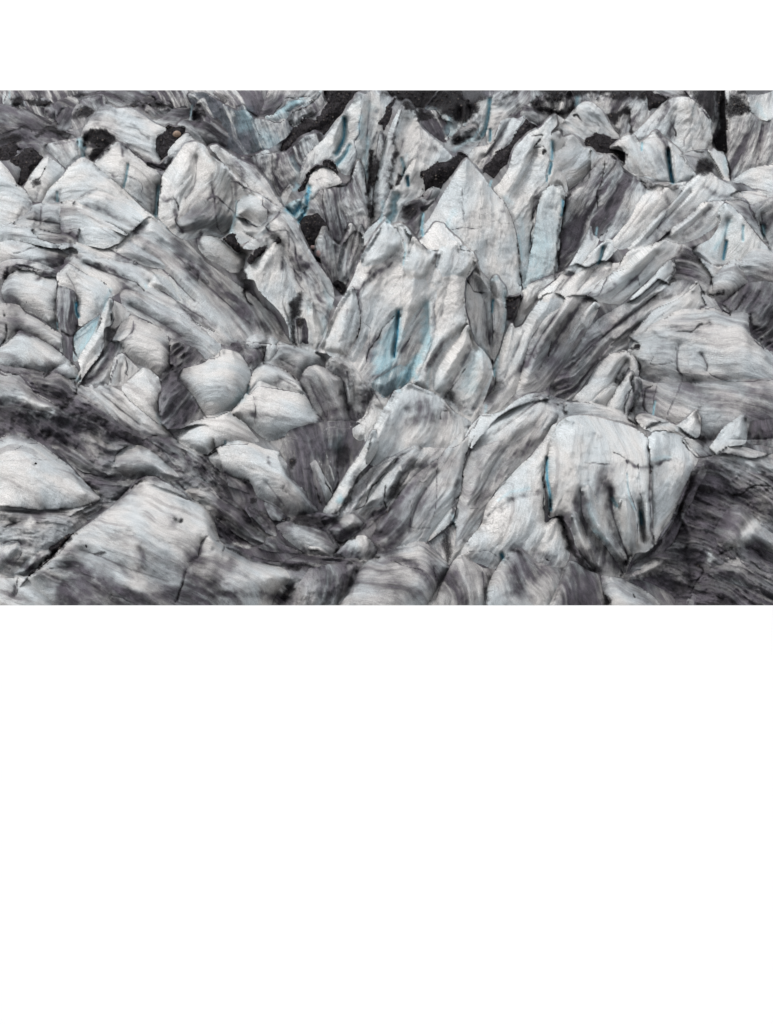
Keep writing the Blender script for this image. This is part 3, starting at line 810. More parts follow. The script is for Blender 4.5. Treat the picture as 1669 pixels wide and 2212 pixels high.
    SE('A1', 50, 22, .05, "white double topped serac with a thin blue seam down its right side", [(725, 590), (800, 510), (860, 450), (900, 430), (960, 450), (1030, 520), (1100, 575), (1150, 620), (1240, 660), (1248, 760), (1240, 900), (1210, 1015), (1150, 980), (950, 840), (860, 740), (760, 650)], [(20, 12, [(905, 435), (940, 500), (945, 545)]), (22, 14, [(945, 545), (880, 630), (860, 700)]), (20, 8, [(950, 545), (985, 600), (975, 700), (950, 790)]), (16, 8, [(985, 600), (1100, 640), (1220, 680)]), (-16, [(1215, 760), (1200, 1000)])])
    DE('A1', 48, 40, .95, "black wet dirt strip where the left seracs meet", [(1120, 580), (1230, 600), (1270, 560), (1340, 520), (1355, 560), (1290, 650), (1240, 700), (1150, 620)], mat=None)
    # ---------------- far rows, centre
    DE('A2', 55, 120, 0, "long black debris slope falling left from the top centre", [(1090, 0), (1400, 0), (1330, 60), (1230, 180), (1150, 300), (1060, 405), (1040, 362), (930, 370), (850, 450), (790, 500), (700, 512), (740, 440), (830, 340), (900, 250), (990, 240), (1080, 150)], [(10, [(1130, 60), (1080, 200), (950, 320), (760, 470)]), (7, [(905, 255), (830, 350)])], mat=DEBRIS)
    WA('A2', 62, 68, .66, "curved bowl wall of grey ice combed by thin dark streaks", [(420, 555), (540, 525), (620, 488), (700, 518), (790, 500), (860, 440), (930, 380), (1030, 360), (1065, 405), (990, 470), (920, 560), (890, 650), (885, 745), (830, 760), (740, 855), (690, 850), (660, 760), (540, 620), (490, 605)], [(9, 7, [(440, 555), (540, 530), (690, 525), (800, 500), (930, 385), (1030, 368)]), (-7, [(690, 640), (730, 800)]), (6, [(600, 560), (680, 720)]), (7, [(830, 520), (850, 700)])])
    WA('A3', 65, 90, .93, "black shaded wall behind the twin cyan peaks at top centre", [(60, 0), (570, 0), (480, 110), (420, 170), (340, 172), (300, 130), (240, 120), (170, 100)], tint=.0)  # the wall's shade is put into its colour as dirt
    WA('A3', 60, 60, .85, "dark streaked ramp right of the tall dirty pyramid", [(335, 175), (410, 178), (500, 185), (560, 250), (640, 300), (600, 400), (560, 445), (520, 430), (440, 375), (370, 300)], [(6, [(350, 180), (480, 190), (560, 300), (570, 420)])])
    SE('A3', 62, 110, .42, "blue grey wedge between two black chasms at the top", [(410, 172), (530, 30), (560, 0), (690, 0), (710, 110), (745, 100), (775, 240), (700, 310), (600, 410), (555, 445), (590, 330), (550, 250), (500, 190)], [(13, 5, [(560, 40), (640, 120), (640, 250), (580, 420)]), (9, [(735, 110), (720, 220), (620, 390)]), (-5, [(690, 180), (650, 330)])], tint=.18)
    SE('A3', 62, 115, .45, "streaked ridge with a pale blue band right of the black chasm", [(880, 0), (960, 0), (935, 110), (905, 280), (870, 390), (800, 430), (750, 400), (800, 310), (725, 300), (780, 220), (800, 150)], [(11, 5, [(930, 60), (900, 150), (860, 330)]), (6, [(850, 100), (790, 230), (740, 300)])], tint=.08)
    SE('A3', 58, 140, .48, "dirty ribbed dome on the skyline right of the pale blue band", [(950, 0), (1210, 0), (1225, 120), (1150, 210), (1080, 245), (1010, 275), (940, 430), (895, 450), (890, 320), (930, 120)], [(14, 6, [(1050, 20), (970, 160), (930, 400)]), (9, [(1050, 30), (1130, 80), (1140, 180)])])
    WA('A3', 64, 95, .82, "black and grey wall along the top right of centre", [(1205, 0), (1720, 0), (1720, 120), (1600, 145), (1500, 255), (1430, 220), (1300, 165), (1220, 120)], [(6, [(1300, 40), (1400, 120), (1480, 200)]), (6, [(1570, 50), (1560, 150)])], tint=.06)
    MO('A3', 52, 30, .28, "pale brownish saddle before the black top wall", [(1130, 200), (1170, 120), (1260, 140), (1330, 180), (1420, 215), (1300, 325), (1220, 285), (1170, 240)], [(6, [(1180, 140), (1280, 200), (1300, 300)])])
    DE('A3', 45, 20, .55, "jumble of dirty broken ice blocks in the central trough", [(555, 455), (640, 380), (700, 320), (800, 280), (845, 380), (830, 440), (780, 500), (740, 552), (680, 525), (620, 515)], [(7, [(620, 410), (700, 370), (790, 300)]), (7, [(630, 500), (700, 450), (820, 420)]), (-5, [(640, 440), (760, 390)])], mat=None, lump=1.8)
    SL('A3', 52, 122, .1, "warm white fluted slope above the black scree strip", [(740, 560), (800, 470), (900, 450), (960, 370), (1000, 268), (1080, 240), (1130, 250), (1180, 225), (1225, 282), (1150, 340), (1100, 430), (1060, 480), (960, 550), (840, 650), (800, 610)], [(12, 6, [(1010, 270), (960, 400), (850, 580)]), (13, 6, [(1180, 230), (1080, 400), (850, 630)]), (-6, [(1080, 250), (930, 480), (820, 600)])])
    DE('A3', 48, 130, 0, "broad black scree strip falling left of the right hand ridge", [(835, 655), (960, 540), (1060, 440), (1150, 290), (1185, 268), (1250, 290), (1295, 320), (1190, 390), (1095, 520), (1060, 600), (1020, 645), (940, 725), (900, 675)], [(8, [(1200, 280), (1110, 430), (960, 620)])], mat=DEBRIS)
    SE('A2', 60, 62, .6, "dark comb shaped fin on the left shoulder of the hollow wall", [(50, 215), (75, 150), (105, 105), (150, 95), (175, 150), (215, 260), (200, 330), (120, 270)], [(11, 4, [(110, 110), (150, 200), (190, 310)])])
    SE('A2', 58, 70, .6, "narrow notched fin between the pale tan ridge and the black slope", [(795, 260), (835, 185), (860, 190), (885, 160), (925, 180), (960, 148), (1000, 200), (930, 255), (855, 335)], [(9, 3, [(885, 165), (870, 310)]), (8, [(960, 152), (930, 240)])])
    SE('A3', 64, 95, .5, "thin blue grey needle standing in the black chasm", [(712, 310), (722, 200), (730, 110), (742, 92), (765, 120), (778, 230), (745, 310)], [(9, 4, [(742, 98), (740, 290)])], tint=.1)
    SE('A3', 62, 95, .75, "sooty double fin at the top edge right of the ribbed dome", [(1225, 190), (1255, 110), (1290, 75), (1315, 95), (1345, 55), (1400, 110), (1425, 195), (1330, 215)], [(9, 3, [(1290, 80), (1280, 190)]), (9, 3, [(1345, 60), (1370, 195)])])
    SE('A2', 62, 110, .1, "tall cyan peak split by a deep blue slot, top centre", [(1330, 50), (1390, 58), (1440, 30), (1520, 30), (1590, 100), (1550, 160), (1530, 280), (1515, 400), (1470, 560), (1420, 760), (1415, 860), (1385, 760), (1330, 570), (1290, 690), (1200, 680), (1100, 600), (1060, 600), (1000, 640), (930, 720), (885, 790), (880, 730), (890, 650), (920, 550), (1060, 410), (1130, 330), (1200, 240), (1280, 130)], [(30, 20, [(1345, 55), (1355, 200), (1340, 330), (1310, 420), (1320, 560)]), (22, 12, [(1330, 55), (1220, 220), (1140, 400), (1150, 520), (1060, 560), (960, 660)]), (-6, [(1222, 250), (1215, 400), (1155, 520)]), (20, 8, [(1500, 60), (1480, 180), (1510, 300)]), (4, [(1420, 120), (1400, 400), (1400, 700)]), (14, [(1310, 420), (1240, 470), (1120, 600)])], tint=.1)
    SE('A3', 60, 110, .12, "tall dirty crested pyramid right of the deepest black crevasse", [(265, 106), (300, 118), (340, 180), (370, 290), (440, 370), (520, 430), (570, 480), (625, 545), (560, 585), (450, 615), (360, 570), (300, 610), (230, 700), (150, 810), (90, 960), (40, 1060), (0, 1120), (-10, 1050), (10, 930), (30, 750), (70, 560), (110, 420), (170, 260), (220, 160)], [(26, 14, [(268, 110), (205, 240), (165, 400), (180, 500), (140, 700), (60, 960)]), (24, 14, [(290, 118), (350, 220), (372, 320), (380, 430), (352, 545)]), (6, 0, [(280, 250), (240, 420), (235, 640)]), (14, 6, [(375, 330), (460, 420), (560, 500)])])
    DE('A2', 52, 100, 0, "black rock patch on the right shoulder of the cyan peak", [(1510, 160), (1550, 120), (1620, 100), (1625, 130), (1570, 180), (1590, 240), (1570, 290), (1540, 370), (1520, 310), (1480, 300), (1530, 230)], [(5, [(1570, 130), (1550, 250)])], mat=DEBRIS)
    WA('A2', 66, 90, .97, "black shaded depth of the crevasse between the two tall central peaks", [(1500, 350), (1530, 370), (1520, 500), (1480, 650), (1440, 850), (1440, 1110), (1420, 1110), (1400, 850), (1420, 700), (1470, 560)], tint=.05)  # crevasse shade put in as a near black sheet
    SE('A3', 55, 120, .1, "cream coloured rib with a small blue window", [(180, 740), (240, 690), (330, 558), (400, 590), (455, 620), (425, 700), (410, 820), (330, 875), (250, 925), (190, 1070), (150, 1070), (90, 970), (140, 820)], [(15, 6, [(340, 562), (300, 700), (200, 1000)]), (10, [(400, 600), (400, 800)]), (-2, [(285, 700), (285, 770)])])
    DE('A3', 50, 120, 0, "black debris heap left of the great central peak", [(400, 650), (500, 600), (600, 568), (660, 520), (738, 545), (690, 620), (620, 710), (560, 800), (480, 780), (400, 840), (370, 870), (395, 760)], [(9, [(660, 530), (600, 600), (440, 750)])], mat=DEBRIS)
    MO('A3', 50, 120, .25, "small pale block under the black debris heap", [(370, 880), (430, 800), (500, 762), (555, 780), (500, 880), (400, 970)], [(6, [(500, 768), (430, 880)])])
    DE('A3', 50, 130, .82, "dirty dark outcrop at the left foot of the great peak", [(190, 1070), (250, 915), (330, 875), (440, 868), (492, 845), (480, 930), (400, 990), (380, 1180), (290, 1110)], [(8, [(270, 920), (400, 890), (300, 1040)])], mat=None)
    WA('A2', 62, 72, .62, "dark combed buttress with a thin black crest, centre", [(985, 860), (1060, 778), (1100, 790), (1190, 750), (1250, 740), (1290, 680), (1330, 565), (1375, 650), (1390, 800), (1430, 980), (1430, 1100), (1370, 1160), (1320, 1090), (1270, 1060), (1240, 1120), (1190, 1220), (1130, 1200), (1100, 1140), (1070, 1040), (990, 985), (910, 975), (945, 900)], [(20, 12, [(1065, 785), (1070, 1000), (1110, 1160)]), (16, 8, [(1330, 575), (1350, 760), (1390, 1000)]), (-2, [(1200, 760), (1200, 1000), (1190, 1150)]), (12, [(1070, 790), (1180, 760), (1280, 700)])])
    SE('A2', 56, 60, .22, "lilac grey facet under the black crest, centre", [(960, 690), (1000, 655), (1090, 615), (1180, 690), (1205, 745), (1100, 780), (1060, 778), (1000, 850), (950, 900), (900, 960), (880, 900), (940, 800)], [(10, 5, [(1040, 650), (1000, 760), (930, 900)])])
    DE('A2', 52, 120, 0, "crooked black grit crest running over the lilac facet", [(880, 780), (940, 680), (1000, 615), (1070, 575), (1130, 590), (1160, 630), (1200, 670), (1170, 690), (1090, 640), (1040, 620), (990, 670), (940, 760), (900, 800), (880, 830)], [(5, [(930, 710), (1060, 590), (1180, 675)])], mat=DEBRIS)
    SE('A2', 56, 60, .05, "small white fin next to the turquoise ice block", [(730, 875), (765, 800), (803, 752), (832, 780), (800, 850), (790, 905), (765, 945), (735, 925)], [(8, [(803, 758), (770, 850), (745, 910)])])
    SL('A2', 58, 70, .1, "turquoise ice block below the bowl wall", [(750, 945), (800, 900), (860, 870), (900, 860), (960, 830), (975, 760), (985, 800), (950, 900), (910, 970), (905, 1030), (870, 1060), (800, 990)], [(7, [(860, 880), (900, 940), (870, 1040)])], tint=.35)
    DE('A2', 52, 90, 0, "rounded heap of black debris at the foot of the bowl", [(865, 1090), (895, 1035), (940, 1000), (990, 983), (1050, 1010), (1075, 1040), (1060, 1100), (1020, 1200), (1010, 1290), (1040, 1350), (990, 1360), (930, 1240), (890, 1150)], [(12, 4, [(990, 990), (960, 1080), (960, 1220)])], mat=DEBRIS)
    WA('A2', 60, 78, .5, "striped lower cliff between the black heap and the white front mass", [(1000, 1300), (1010, 1200), (1060, 1080), (1110, 1160), (1200, 1225), (1300, 1120), (1370, 1160), (1370, 1330), (1330, 1480), (1270, 1590), (1200, 1610), (1120, 1520), (1060, 1420)], [(12, 6, [(1070, 1090), (1050, 1250), (1100, 1450)]), (-8, [(1150, 1230), (1180, 1500)]), (12, [(1290, 1150), (1260, 1350), (1230, 1560)])])
    SE('A2', 60, 105, .42, "two thin grey spikes side by side below the dark buttress", [(1170, 1400), (1190, 1290), (1230, 1150), (1262, 1055), (1285, 1060), (1320, 1110), (1350, 1065), (1375, 1140), (1370, 1230), (1330, 1380), (1260, 1500), (1190, 1500)], [(13, 5, [(1268, 1060), (1230, 1220), (1200, 1420)]), (11, 5, [(1345, 1075), (1320, 1200), (1260, 1430)]), (-3, [(1315, 1120), (1250, 1380)])])
    SE('A3', 55, 130, .12, "greenish grey leaning blade left of the white front mass", [(-70, 1160), (0, 1080), (60, 1030), (110, 1000), (110, 1060), (40, 1130), (-40, 1270), (-70, 1250)], [(6, [(80, 1020), (-40, 1220)])], tint=.1)
    # ---------------- far rows, right
    DE('A4', 58, 110, .88, "dark dirty cliff with icy specks behind the rounded right peak", [(280, 130), (330, 80), (350, 0), (545, 0), (560, 150), (575, 300), (520, 395), (450, 335), (380, 210)], [(9, [(340, 100), (440, 80), (520, 50)]), (9, [(540, 150), (470, 200), (400, 260)])], mat=None)
    RI('A4', 50, 130, .15, "short pale tan ridge on the skyline right of the black wall", [(275, 135), (335, 78), (400, 95), (440, 110), (360, 165), (330, 180)], [(5, [(335, 85), (350, 150)])])
    WA('A4', 60, 115, .6, "grey streaked flank left of the big ribbed right peak", [(545, 0), (700, 0), (860, 100), (800, 160), (700, 260), (590, 375), (555, 390), (575, 200), (550, 150)], [(9, 4, [(570, 60), (600, 200), (575, 360)]), (9, [(680, 40), (720, 160), (640, 300)])])
    DE('A4', 55, 40, 0, "black debris cap at the top left of the big ribbed right peak", [(690, 0), (760, 40), (860, 95), (790, 165), (720, 200), (690, 130)], [(6, [(720, 40), (790, 130)])], mat=DEBRIS)
    RI('A4', 50, 20, .15, "far pale cracked ridge at the top edge behind the ribbed peak", [(750, 0), (1030, 0), (1030, 85), (940, 90), (860, 102)], [(5, [(790, 30), (900, 70)])])
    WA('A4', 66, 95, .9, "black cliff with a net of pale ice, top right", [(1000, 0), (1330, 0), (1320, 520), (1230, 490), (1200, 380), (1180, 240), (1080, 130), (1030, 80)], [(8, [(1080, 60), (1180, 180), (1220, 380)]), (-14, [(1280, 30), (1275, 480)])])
    WA('A4', 62, 112, .5, "tall grey brown wall at the right edge with one long crack", [(1305, 0), (1440, 0), (1500, 200), (1590, 270), (1669, 250), (1740, 230), (1740, 570), (1480, 640), (1340, 735), (1318, 500)], [(12, 6, [(1380, 60), (1480, 230), (1400, 450), (1340, 640)]), (10, [(1670, 260), (1600, 420), (1560, 600)]), (-5, [(1585, 270), (1550, 600)])])
    SE('A4', 60, 100, .3, "bluish crest in the far top right corner", [(1440, 100), (1530, 70), (1600, 60), (1640, 48), (1740, 30), (1740, 260), (1590, 262), (1500, 195)], [(11, 5, [(1640, 55), (1600, 130), (1590, 240)]), (7, [(1530, 80), (1560, 200)])], tint=.12)
    SE('A4', 55, 35, .1, "rounded white peak with a dark smudge on its left shoulder", [(60, 270), (110, 200), (160, 150), (215, 118), (250, 115), (290, 132), (350, 190), (400, 270), (450, 340), (515, 405), (450, 405), (380, 385), (280, 385), (220, 410), (120, 340), (40, 320)], [(20, 8, [(235, 118), (250, 230), (230, 360)]), (16, 6, [(270, 122), (370, 260), (490, 395)]), (10, [(230, 120), (130, 210), (80, 280)])])
    SL('A3', 54, 35, .04, "white apron running right from the cross ridge summit", [(1415, 213), (1450, 230), (1510, 270), (1570, 310), (1640, 360), (1720, 400), (1670, 440), (1600, 400), (1550, 378), (1480, 395), (1450, 350), (1400, 350), (1385, 300)], [(10, 4, [(1425, 218), (1500, 310), (1600, 390)])])
    DE('A4', 48, 30, 0, "black rubble heap in the saddle below the rounded white peak", [(195, 455), (290, 375), (350, 378), (430, 385), (470, 410), (440, 450), (520, 505), (530, 530), (515, 600), (470, 560), (420, 535), (320, 532), (270, 480)], [(8, [(290, 385), (350, 450), (480, 530)])], mat=DEBRIS)
    SE('A3', 64, 95, .8, "tall black fin at the top edge left of the rounded white peak", [(1400, 210), (1430, 110), (1460, 50), (1500, 65), (1530, 20), (1575, 110), (1560, 170), (1500, 258), (1440, 225)], [(11, 4, [(1460, 55), (1450, 210)]), (10, 4, [(1530, 28), (1510, 230)])])
    SE('A4', 60, 100, .7, "ice netted dark fin right behind the ribbed peak", [(1030, 250), (1060, 150), (1085, 105), (1110, 130), (1135, 85), (1185, 230), (1130, 320)], [(9, 3, [(1085, 110), (1080, 260)]), (9, 3, [(1135, 92), (1150, 260)])])
    SE('A4', 58, 118, .1, "big ribbed right peak with dark cracks down its ribs", [(580, 390), (640, 320), (700, 260), (800, 150), (880, 100), (960, 80), (1030, 88), (1100, 150), (1150, 190), (1190, 260), (1210, 350), (1195, 440), (1205, 490), (1120, 505), (980, 520), (930, 490), (860, 410), (700, 410), (620, 440)], [(26, 12, [(1000, 84), (1030, 220), (1000, 350), (970, 490)]), (18, 10, [(900, 100), (850, 240), (780, 350)]), (18, 8, [(1035, 220), (1090, 350), (1190, 470)]), (2, [(930, 190), (900, 300), (910, 420)]), (14, 6, [(860, 110), (720, 260), (620, 400)]), (6, [(1080, 160), (1130, 330)])])
    DE('A4', 48, 40, .72, "dark brown trough right of the blue crevasse mound", [(960, 530), (1060, 498), (1165, 495), (1210, 570), (1250, 640), (1290, 730), (1180, 680), (1100, 680), (1060, 680), (1010, 600)], [(6, [(990, 530), (1100, 560), (1200, 660)])], mat=None)
    SL('A4', 58, 80, .18, "upright grey slab with a broken top beside the black cliff", [(1165, 492), (1210, 478), (1240, 500), (1290, 508), (1320, 600), (1335, 735), (1280, 725), (1220, 610)], [(8, [(1210, 485), (1260, 590), (1300, 710)])])
    SE('A3', 57, 118, .04, "fluted white ridge rising right of the great central peak", [(935, 800), (1000, 730), (1055, 640), (1080, 560), (1110, 470), (1190, 385), (1250, 345), (1300, 320), (1360, 260), (1420, 213), (1435, 290), (1392, 350), (1388, 450), (1390, 560), (1375, 740), (1330, 820), (1290, 900), (1250, 1180), (1215, 1340), (1190, 1500), (1140, 1540), (1130, 1335), (1120, 1150), (1060, 960), (1000, 860)], [(28, 18, [(1415, 218), (1300, 330), (1250, 420), (1150, 640), (1060, 800)]), (16, 8, [(1200, 385), (1080, 560), (1010, 760)]), (30, 16, [(1385, 380), (1310, 530), (1280, 730), (1200, 950)]), (2, [(1270, 480), (1200, 680), (1120, 850)]), (20, 10, [(1000, 830), (1120, 1000), (1170, 1300)]), (4, [(1260, 860), (1210, 1300)])], tint=.04)
    SE('A3', 56, 130, .05, "white scalloped ridge right of the narrow blue cleft", [(1385, 370), (1450, 343), (1480, 390), (1550, 373), (1600, 410), (1640, 470), (1690, 480), (1690, 700), (1640, 760), (1560, 800), (1510, 850), (1460, 780), (1390, 760), (1365, 740), (1365, 620), (1405, 570), (1390, 450)], [(14, 6, [(1460, 350), (1420, 480), (1410, 560)]), (18, 8, [(1555, 380), (1480, 520), (1400, 720)]), (14, 6, [(1650, 480), (1540, 640), (1470, 760)]), (2, [(1500, 420), (1420, 600)]), (2, [(1600, 500), (1480, 700)])])
    RI('A4', 54, 128, .06, "pair of pale scalloped ribs left of the grey brown slope", [(-40, 520), (30, 480), (60, 460), (120, 375), (160, 430), (215, 472), (265, 480), (325, 535), (385, 520), (300, 620), (190, 745), (80, 835), (50, 800), (-30, 760)], [(16, 8, [(120, 385), (20, 560), (-20, 700)]), (17, 8, [(265, 485), (160, 640), (70, 810)]), (2, [(200, 490), (60, 720)])])
    RI('A3', 55, 110, .12, "chipped fluted stump under the narrow blue cleft", [(1360, 740), (1400, 670), (1430, 640), (1500, 700), (1520, 820), (1500, 860), (1460, 780), (1390, 765)])
    SE('A4', 52, 60, .1, "cracked white mound split by a deep blue crevasse", [(415, 470), (510, 390), (560, 375), (600, 380), (640, 430), (700, 395), (740, 350), (775, 338), (830, 400), (900, 450), (970, 520), (1020, 600), (1075, 690), (1000, 760), (890, 775), (740, 740), (640, 700), (560, 650), (530, 590), (530, 510), (460, 485)], [(20, 12, [(770, 345), (690, 470), (690, 600), (620, 680)]), (20, 8, [(775, 345), (840, 440), (835, 560), (875, 740)]), (-14, [(855, 480), (868, 580), (892, 760)]), (18, [(880, 450), (900, 600), (930, 750)]), (12, 4, [(565, 380), (500, 470)])])
    SE('A4', 55, 95, .02, "smooth pale tongue on the right side of the blue crevasse", [(888, 560), (905, 530), (930, 523), (965, 545), (1020, 610), (1075, 690), (1000, 760), (905, 775), (893, 680)], [(10, 4, [(920, 530), (940, 640), (950, 750)])], tint=.04)
    MO('A4', 40, 10, .08, "little white dome at the foot of the cracked mound", [(630, 700), (680, 672), (740, 675), (780, 710), (770, 755), (740, 765), (660, 740)])
    RI('A4', 46, 15, .12, "pale warm bank at the right edge under the tall wall", [(1345, 735), (1400, 690), (1480, 640), (1600, 608), (1740, 550), (1740, 880), (1600, 840), (1450, 750), (1400, 745)], [(12, 6, [(1740, 570), (1480, 650), (1360, 730)]), (7, [(1700, 700), (1500, 740)])])
    RI('A4', 35, 15, .08, "flat white tongue lying below the pale warm bank", [(1340, 850), (1410, 808), (1600, 815), (1650, 865), (1560, 905), (1490, 925), (1440, 870)], [(4, [(1410, 815), (1620, 850)])])
    RI('A4', 45, 120, .6, "grey sooty gully at the right edge with a blue seam", [(1480, 930), (1600, 890), (1740, 850), (1740, 1330), (1640, 1240), (1560, 1110)], [(8, [(1500, 930), (1600, 900), (1720, 870)]), (-6, [(1580, 980), (1600, 1180)])])
    SL('A4', 44, 22, .03, "thin white sliver on the right flank of the brown crest", [(415, 530), (520, 590), (640, 705), (560, 700), (490, 640)])
    WA('A4', 46, 122, .55, "broad grey brown slope combed with streaks below a crooked black crack", [(40, 850), (110, 800), (190, 740), (310, 600), (370, 550), (420, 525), (470, 560), (510, 640), (600, 700), (700, 785), (760, 770), (830, 770), (780, 900), (700, 1010), (500, 1160), (350, 1200), (260, 1100), (180, 1280), (60, 1420), (-20, 1500), (0, 1250), (10, 1100), (55, 900)], [(16, 8, [(385, 545), (340, 760), (250, 1000), (160, 1200)]), (16, 8, [(460, 570), (400, 800), (330, 1050)]), (3, [(370, 600), (300, 900), (200, 1100)]), (15, 6, [(560, 720), (480, 900), (400, 1100)]), (5, [(480, 760), (400, 960)]), (8, [(200, 760), (120, 1000), (40, 1250)])])
    RI('A4', 42, 125, .1, "smooth pale valley side right of the grey brown slope", [(640, 820), (760, 780), (860, 770), (1000, 735), (930, 860), (780, 1010), (560, 1240), (470, 1260), (400, 1190), (480, 1080), (560, 970)], [(12, 6, [(860, 780), (720, 960), (520, 1200)]), (5, [(760, 800), (620, 1000), (480, 1180)])])
    DE('A4', 40, 20, .8, "small crumbled brown rubble where the pale slopes join", [(620, 715), (660, 705), (720, 730), (770, 755), (850, 745), (950, 765), (900, 800), (850, 790), (760, 780), (700, 790), (650, 750)], mat=None)
    RI('A4', 42, 130, .12, "long white mound sweeping down left from a rounded top, right", [(985, 765), (1080, 690), (1140, 658), (1200, 668), (1260, 720), (1340, 760), (1430, 830), (1480, 880), (1400, 890), (1250, 890), (1120, 910), (1060, 970), (960, 1050), (860, 1120), (740, 1230), (640, 1260), (540, 1250), (600, 1190), (780, 1000), (860, 900)], [(18, 10, [(1130, 665), (1010, 780), (880, 920), (720, 1100), (590, 1240)]), (14, 6, [(1140, 665), (1270, 760), (1400, 860)]), (16, 8, [(1100, 785), (1000, 880), (860, 1040), (700, 1220)]), (2, [(1040, 810), (900, 960), (700, 1170)])])
    RI('A4', 42, 20, .45, "brown stained shoulder arching over the cyan hollow", [(1280, 890), (1380, 855), (1470, 880), (1530, 1000), (1560, 1100), (1620, 1220), (1560, 1190), (1480, 1090), (1400, 970), (1300, 900)], [(9, 4, [(1330, 880), (1460, 920), (1540, 1090)])])
    RI('A4', 42, 130, .08, "white tapering ridge left of the cyan hollow", [(1110, 905), (1180, 882), (1290, 890), (1290, 980), (1250, 1060), (1120, 1160), (960, 1220), (840, 1190), (780, 1200), (870, 1110), (1000, 1010)], [(14, 6, [(1180, 890), (1060, 1010), (880, 1150)]), (10, [(1270, 910), (1180, 1050), (1000, 1180)]), (1, [(1200, 930), (980, 1120)])])
    SE('A4', 48, 100, .03, "pale cyan hollow peak with a dark seam down its middle", [(1240, 1000), (1250, 950), (1300, 898), (1360, 930), (1430, 1000), (1500, 1090), (1580, 1190), (1680, 1290), (1740, 1340), (1740, 1460), (1560, 1380), (1400, 1340), (1240, 1390), (1060, 1300), (1050, 1250), (1180, 1180), (1250, 1080)], [(20, 12, [(1300, 905), (1370, 1000), (1430, 1080), (1440, 1200)]), (20, 8, [(1430, 1010), (1540, 1160), (1680, 1310)]), (-6, [(1320, 1030), (1300, 1160), (1290, 1290)]), (14, 6, [(1290, 910), (1200, 1170), (1060, 1270)]), (12, 4, [(1440, 1200), (1400, 1300)])], tint=.12)
def build_forms2():
    # ---------------- great central masses
    SE('P', 58, 100, .03, "great smooth central peak, the tallest sharp pyramid with a straight ridge", [(1008, 342), (1020, 355), (1042, 380), (1064, 411), (1084, 431), (1098, 456), (1109, 484), (1117, 515), (1123, 555), (1126, 605), (1122, 640), (1098, 655), (1070, 645), (1040, 600), (990, 565), (950, 545), (900, 520), (911, 490), (930, 467), (950, 430), (975, 389), (995, 357)], [(34, 22, [(1008, 343), (1003, 385), (999, 420), (998, 450)]), (24, 30, [(998, 450), (975, 490), (960, 520)]), (26, 20, [(1040, 390), (1042, 440), (1050, 560)]), (30, [(998, 450), (1003, 520), (1010, 560)]), (22, 16, [(1085, 440), (1100, 500), (1105, 600)])], puff=.22, tint=.05)
    SL('A3', 60, 95, .02, "tall flat topped slab of rippled pale blue ice", [(1305, 825), (1390, 762), (1440, 755), (1472, 766), (1500, 850), (1482, 960), (1462, 1100), (1450, 1330), (1430, 1440), (1250, 1510), (1180, 1570), (1150, 1400), (1215, 1340), (1250, 1180), (1290, 900)], [(14, 10, [(1395, 768), (1390, 1000), (1350, 1300)]), (16, 12, [(1465, 775), (1455, 960), (1440, 1300)]), (8, [(1310, 835), (1280, 1000), (1230, 1300)])], tint=.16, puff=.1)
    SE('A2', 55, 50, .1, "long slanting slab forming the right shoulder of the double white peak", [(185, 470), (235, 450), (300, 490), (410, 560), (540, 630), (640, 750), (700, 855), (760, 940), (870, 1060), (880, 1120), (940, 1230), (1010, 1350), (1120, 1500), (1150, 1640), (1120, 1750), (1090, 1900), (1010, 2040), (900, 2020), (800, 1850), (700, 1500), (560, 1000), (420, 740), (300, 600)], [(22, 16, [(240, 456), (420, 600), (600, 800), (760, 1000), (900, 1260), (1040, 1480), (1080, 1700)]), (8, [(210, 480), (400, 700), (560, 950)]), (6, [(820, 1200), (940, 1500), (1000, 1900)])])
    SE('P', 50, 128, .05, "wide white double peak left of centre with dark cracks at its base", [(343, 470), (343, 440), (347, 400), (352, 378), (375, 345), (398, 312), (420, 306), (440, 313), (453, 330), (475, 348), (510, 375), (545, 412), (562, 413), (590, 435), (612, 462), (600, 500), (560, 520), (520, 500), (506, 510), (480, 515), (440, 510), (400, 520), (370, 505)], [(26, 14, [(418, 308), (400, 350), (372, 400), (350, 450)]), (26, 20, [(422, 308), (450, 340), (462, 360), (458, 400)]), (24, 16, [(475, 350), (520, 395), (575, 440)]), (20, [(472, 352), (462, 400), (440, 440), (400, 490)]), (6, [(425, 340), (420, 400), (400, 430)]), (4, [(500, 400), (505, 470)]), (16, [(545, 420), (540, 500)])])
    MO('A2', 46, 150, .5, "dirty streaked bulge at the foot of the double white peak", [(-100, 1050), (-20, 980), (60, 900), (150, 850), (215, 878), (290, 900), (385, 980), (365, 1100), (340, 1140), (290, 1145), (230, 1135), (130, 1115), (60, 1160), (-80, 1130)], [(12, 4, [(215, 885), (240, 1000), (270, 1120)]), (8, [(210, 885), (80, 960), (-50, 1040)])])
    SL('A2', 50, 30, .05, "upper white block fenced by black cracks", [(395, 1000), (400, 900), (460, 830), (500, 812), (570, 830), (640, 880), (690, 920), (745, 960), (635, 1035), (570, 1088), (470, 1020)], edge=0, puff=.05, groove=.6)
    SL('A2', 50, 30, .06, "middle white block below the curving black crack", [(340, 1145), (365, 1070), (400, 988), (480, 1025), (570, 1086), (630, 1090), (510, 1190), (430, 1220)], edge=0, puff=.05, groove=.6)
    SL('A2', 50, 40, .1, "stained white block sloping to the black crevice, right of the fenced blocks", [(615, 1035), (708, 953), (770, 1010), (845, 1110), (900, 1190), (960, 1290), (990, 1400), (900, 1450), (800, 1400), (680, 1200), (560, 1260), (440, 1250), (520, 1175), (630, 1090)], [(7, 4, [(708, 960), (790, 1080), (890, 1300)])], edge=0, puff=.08, groove=.7)
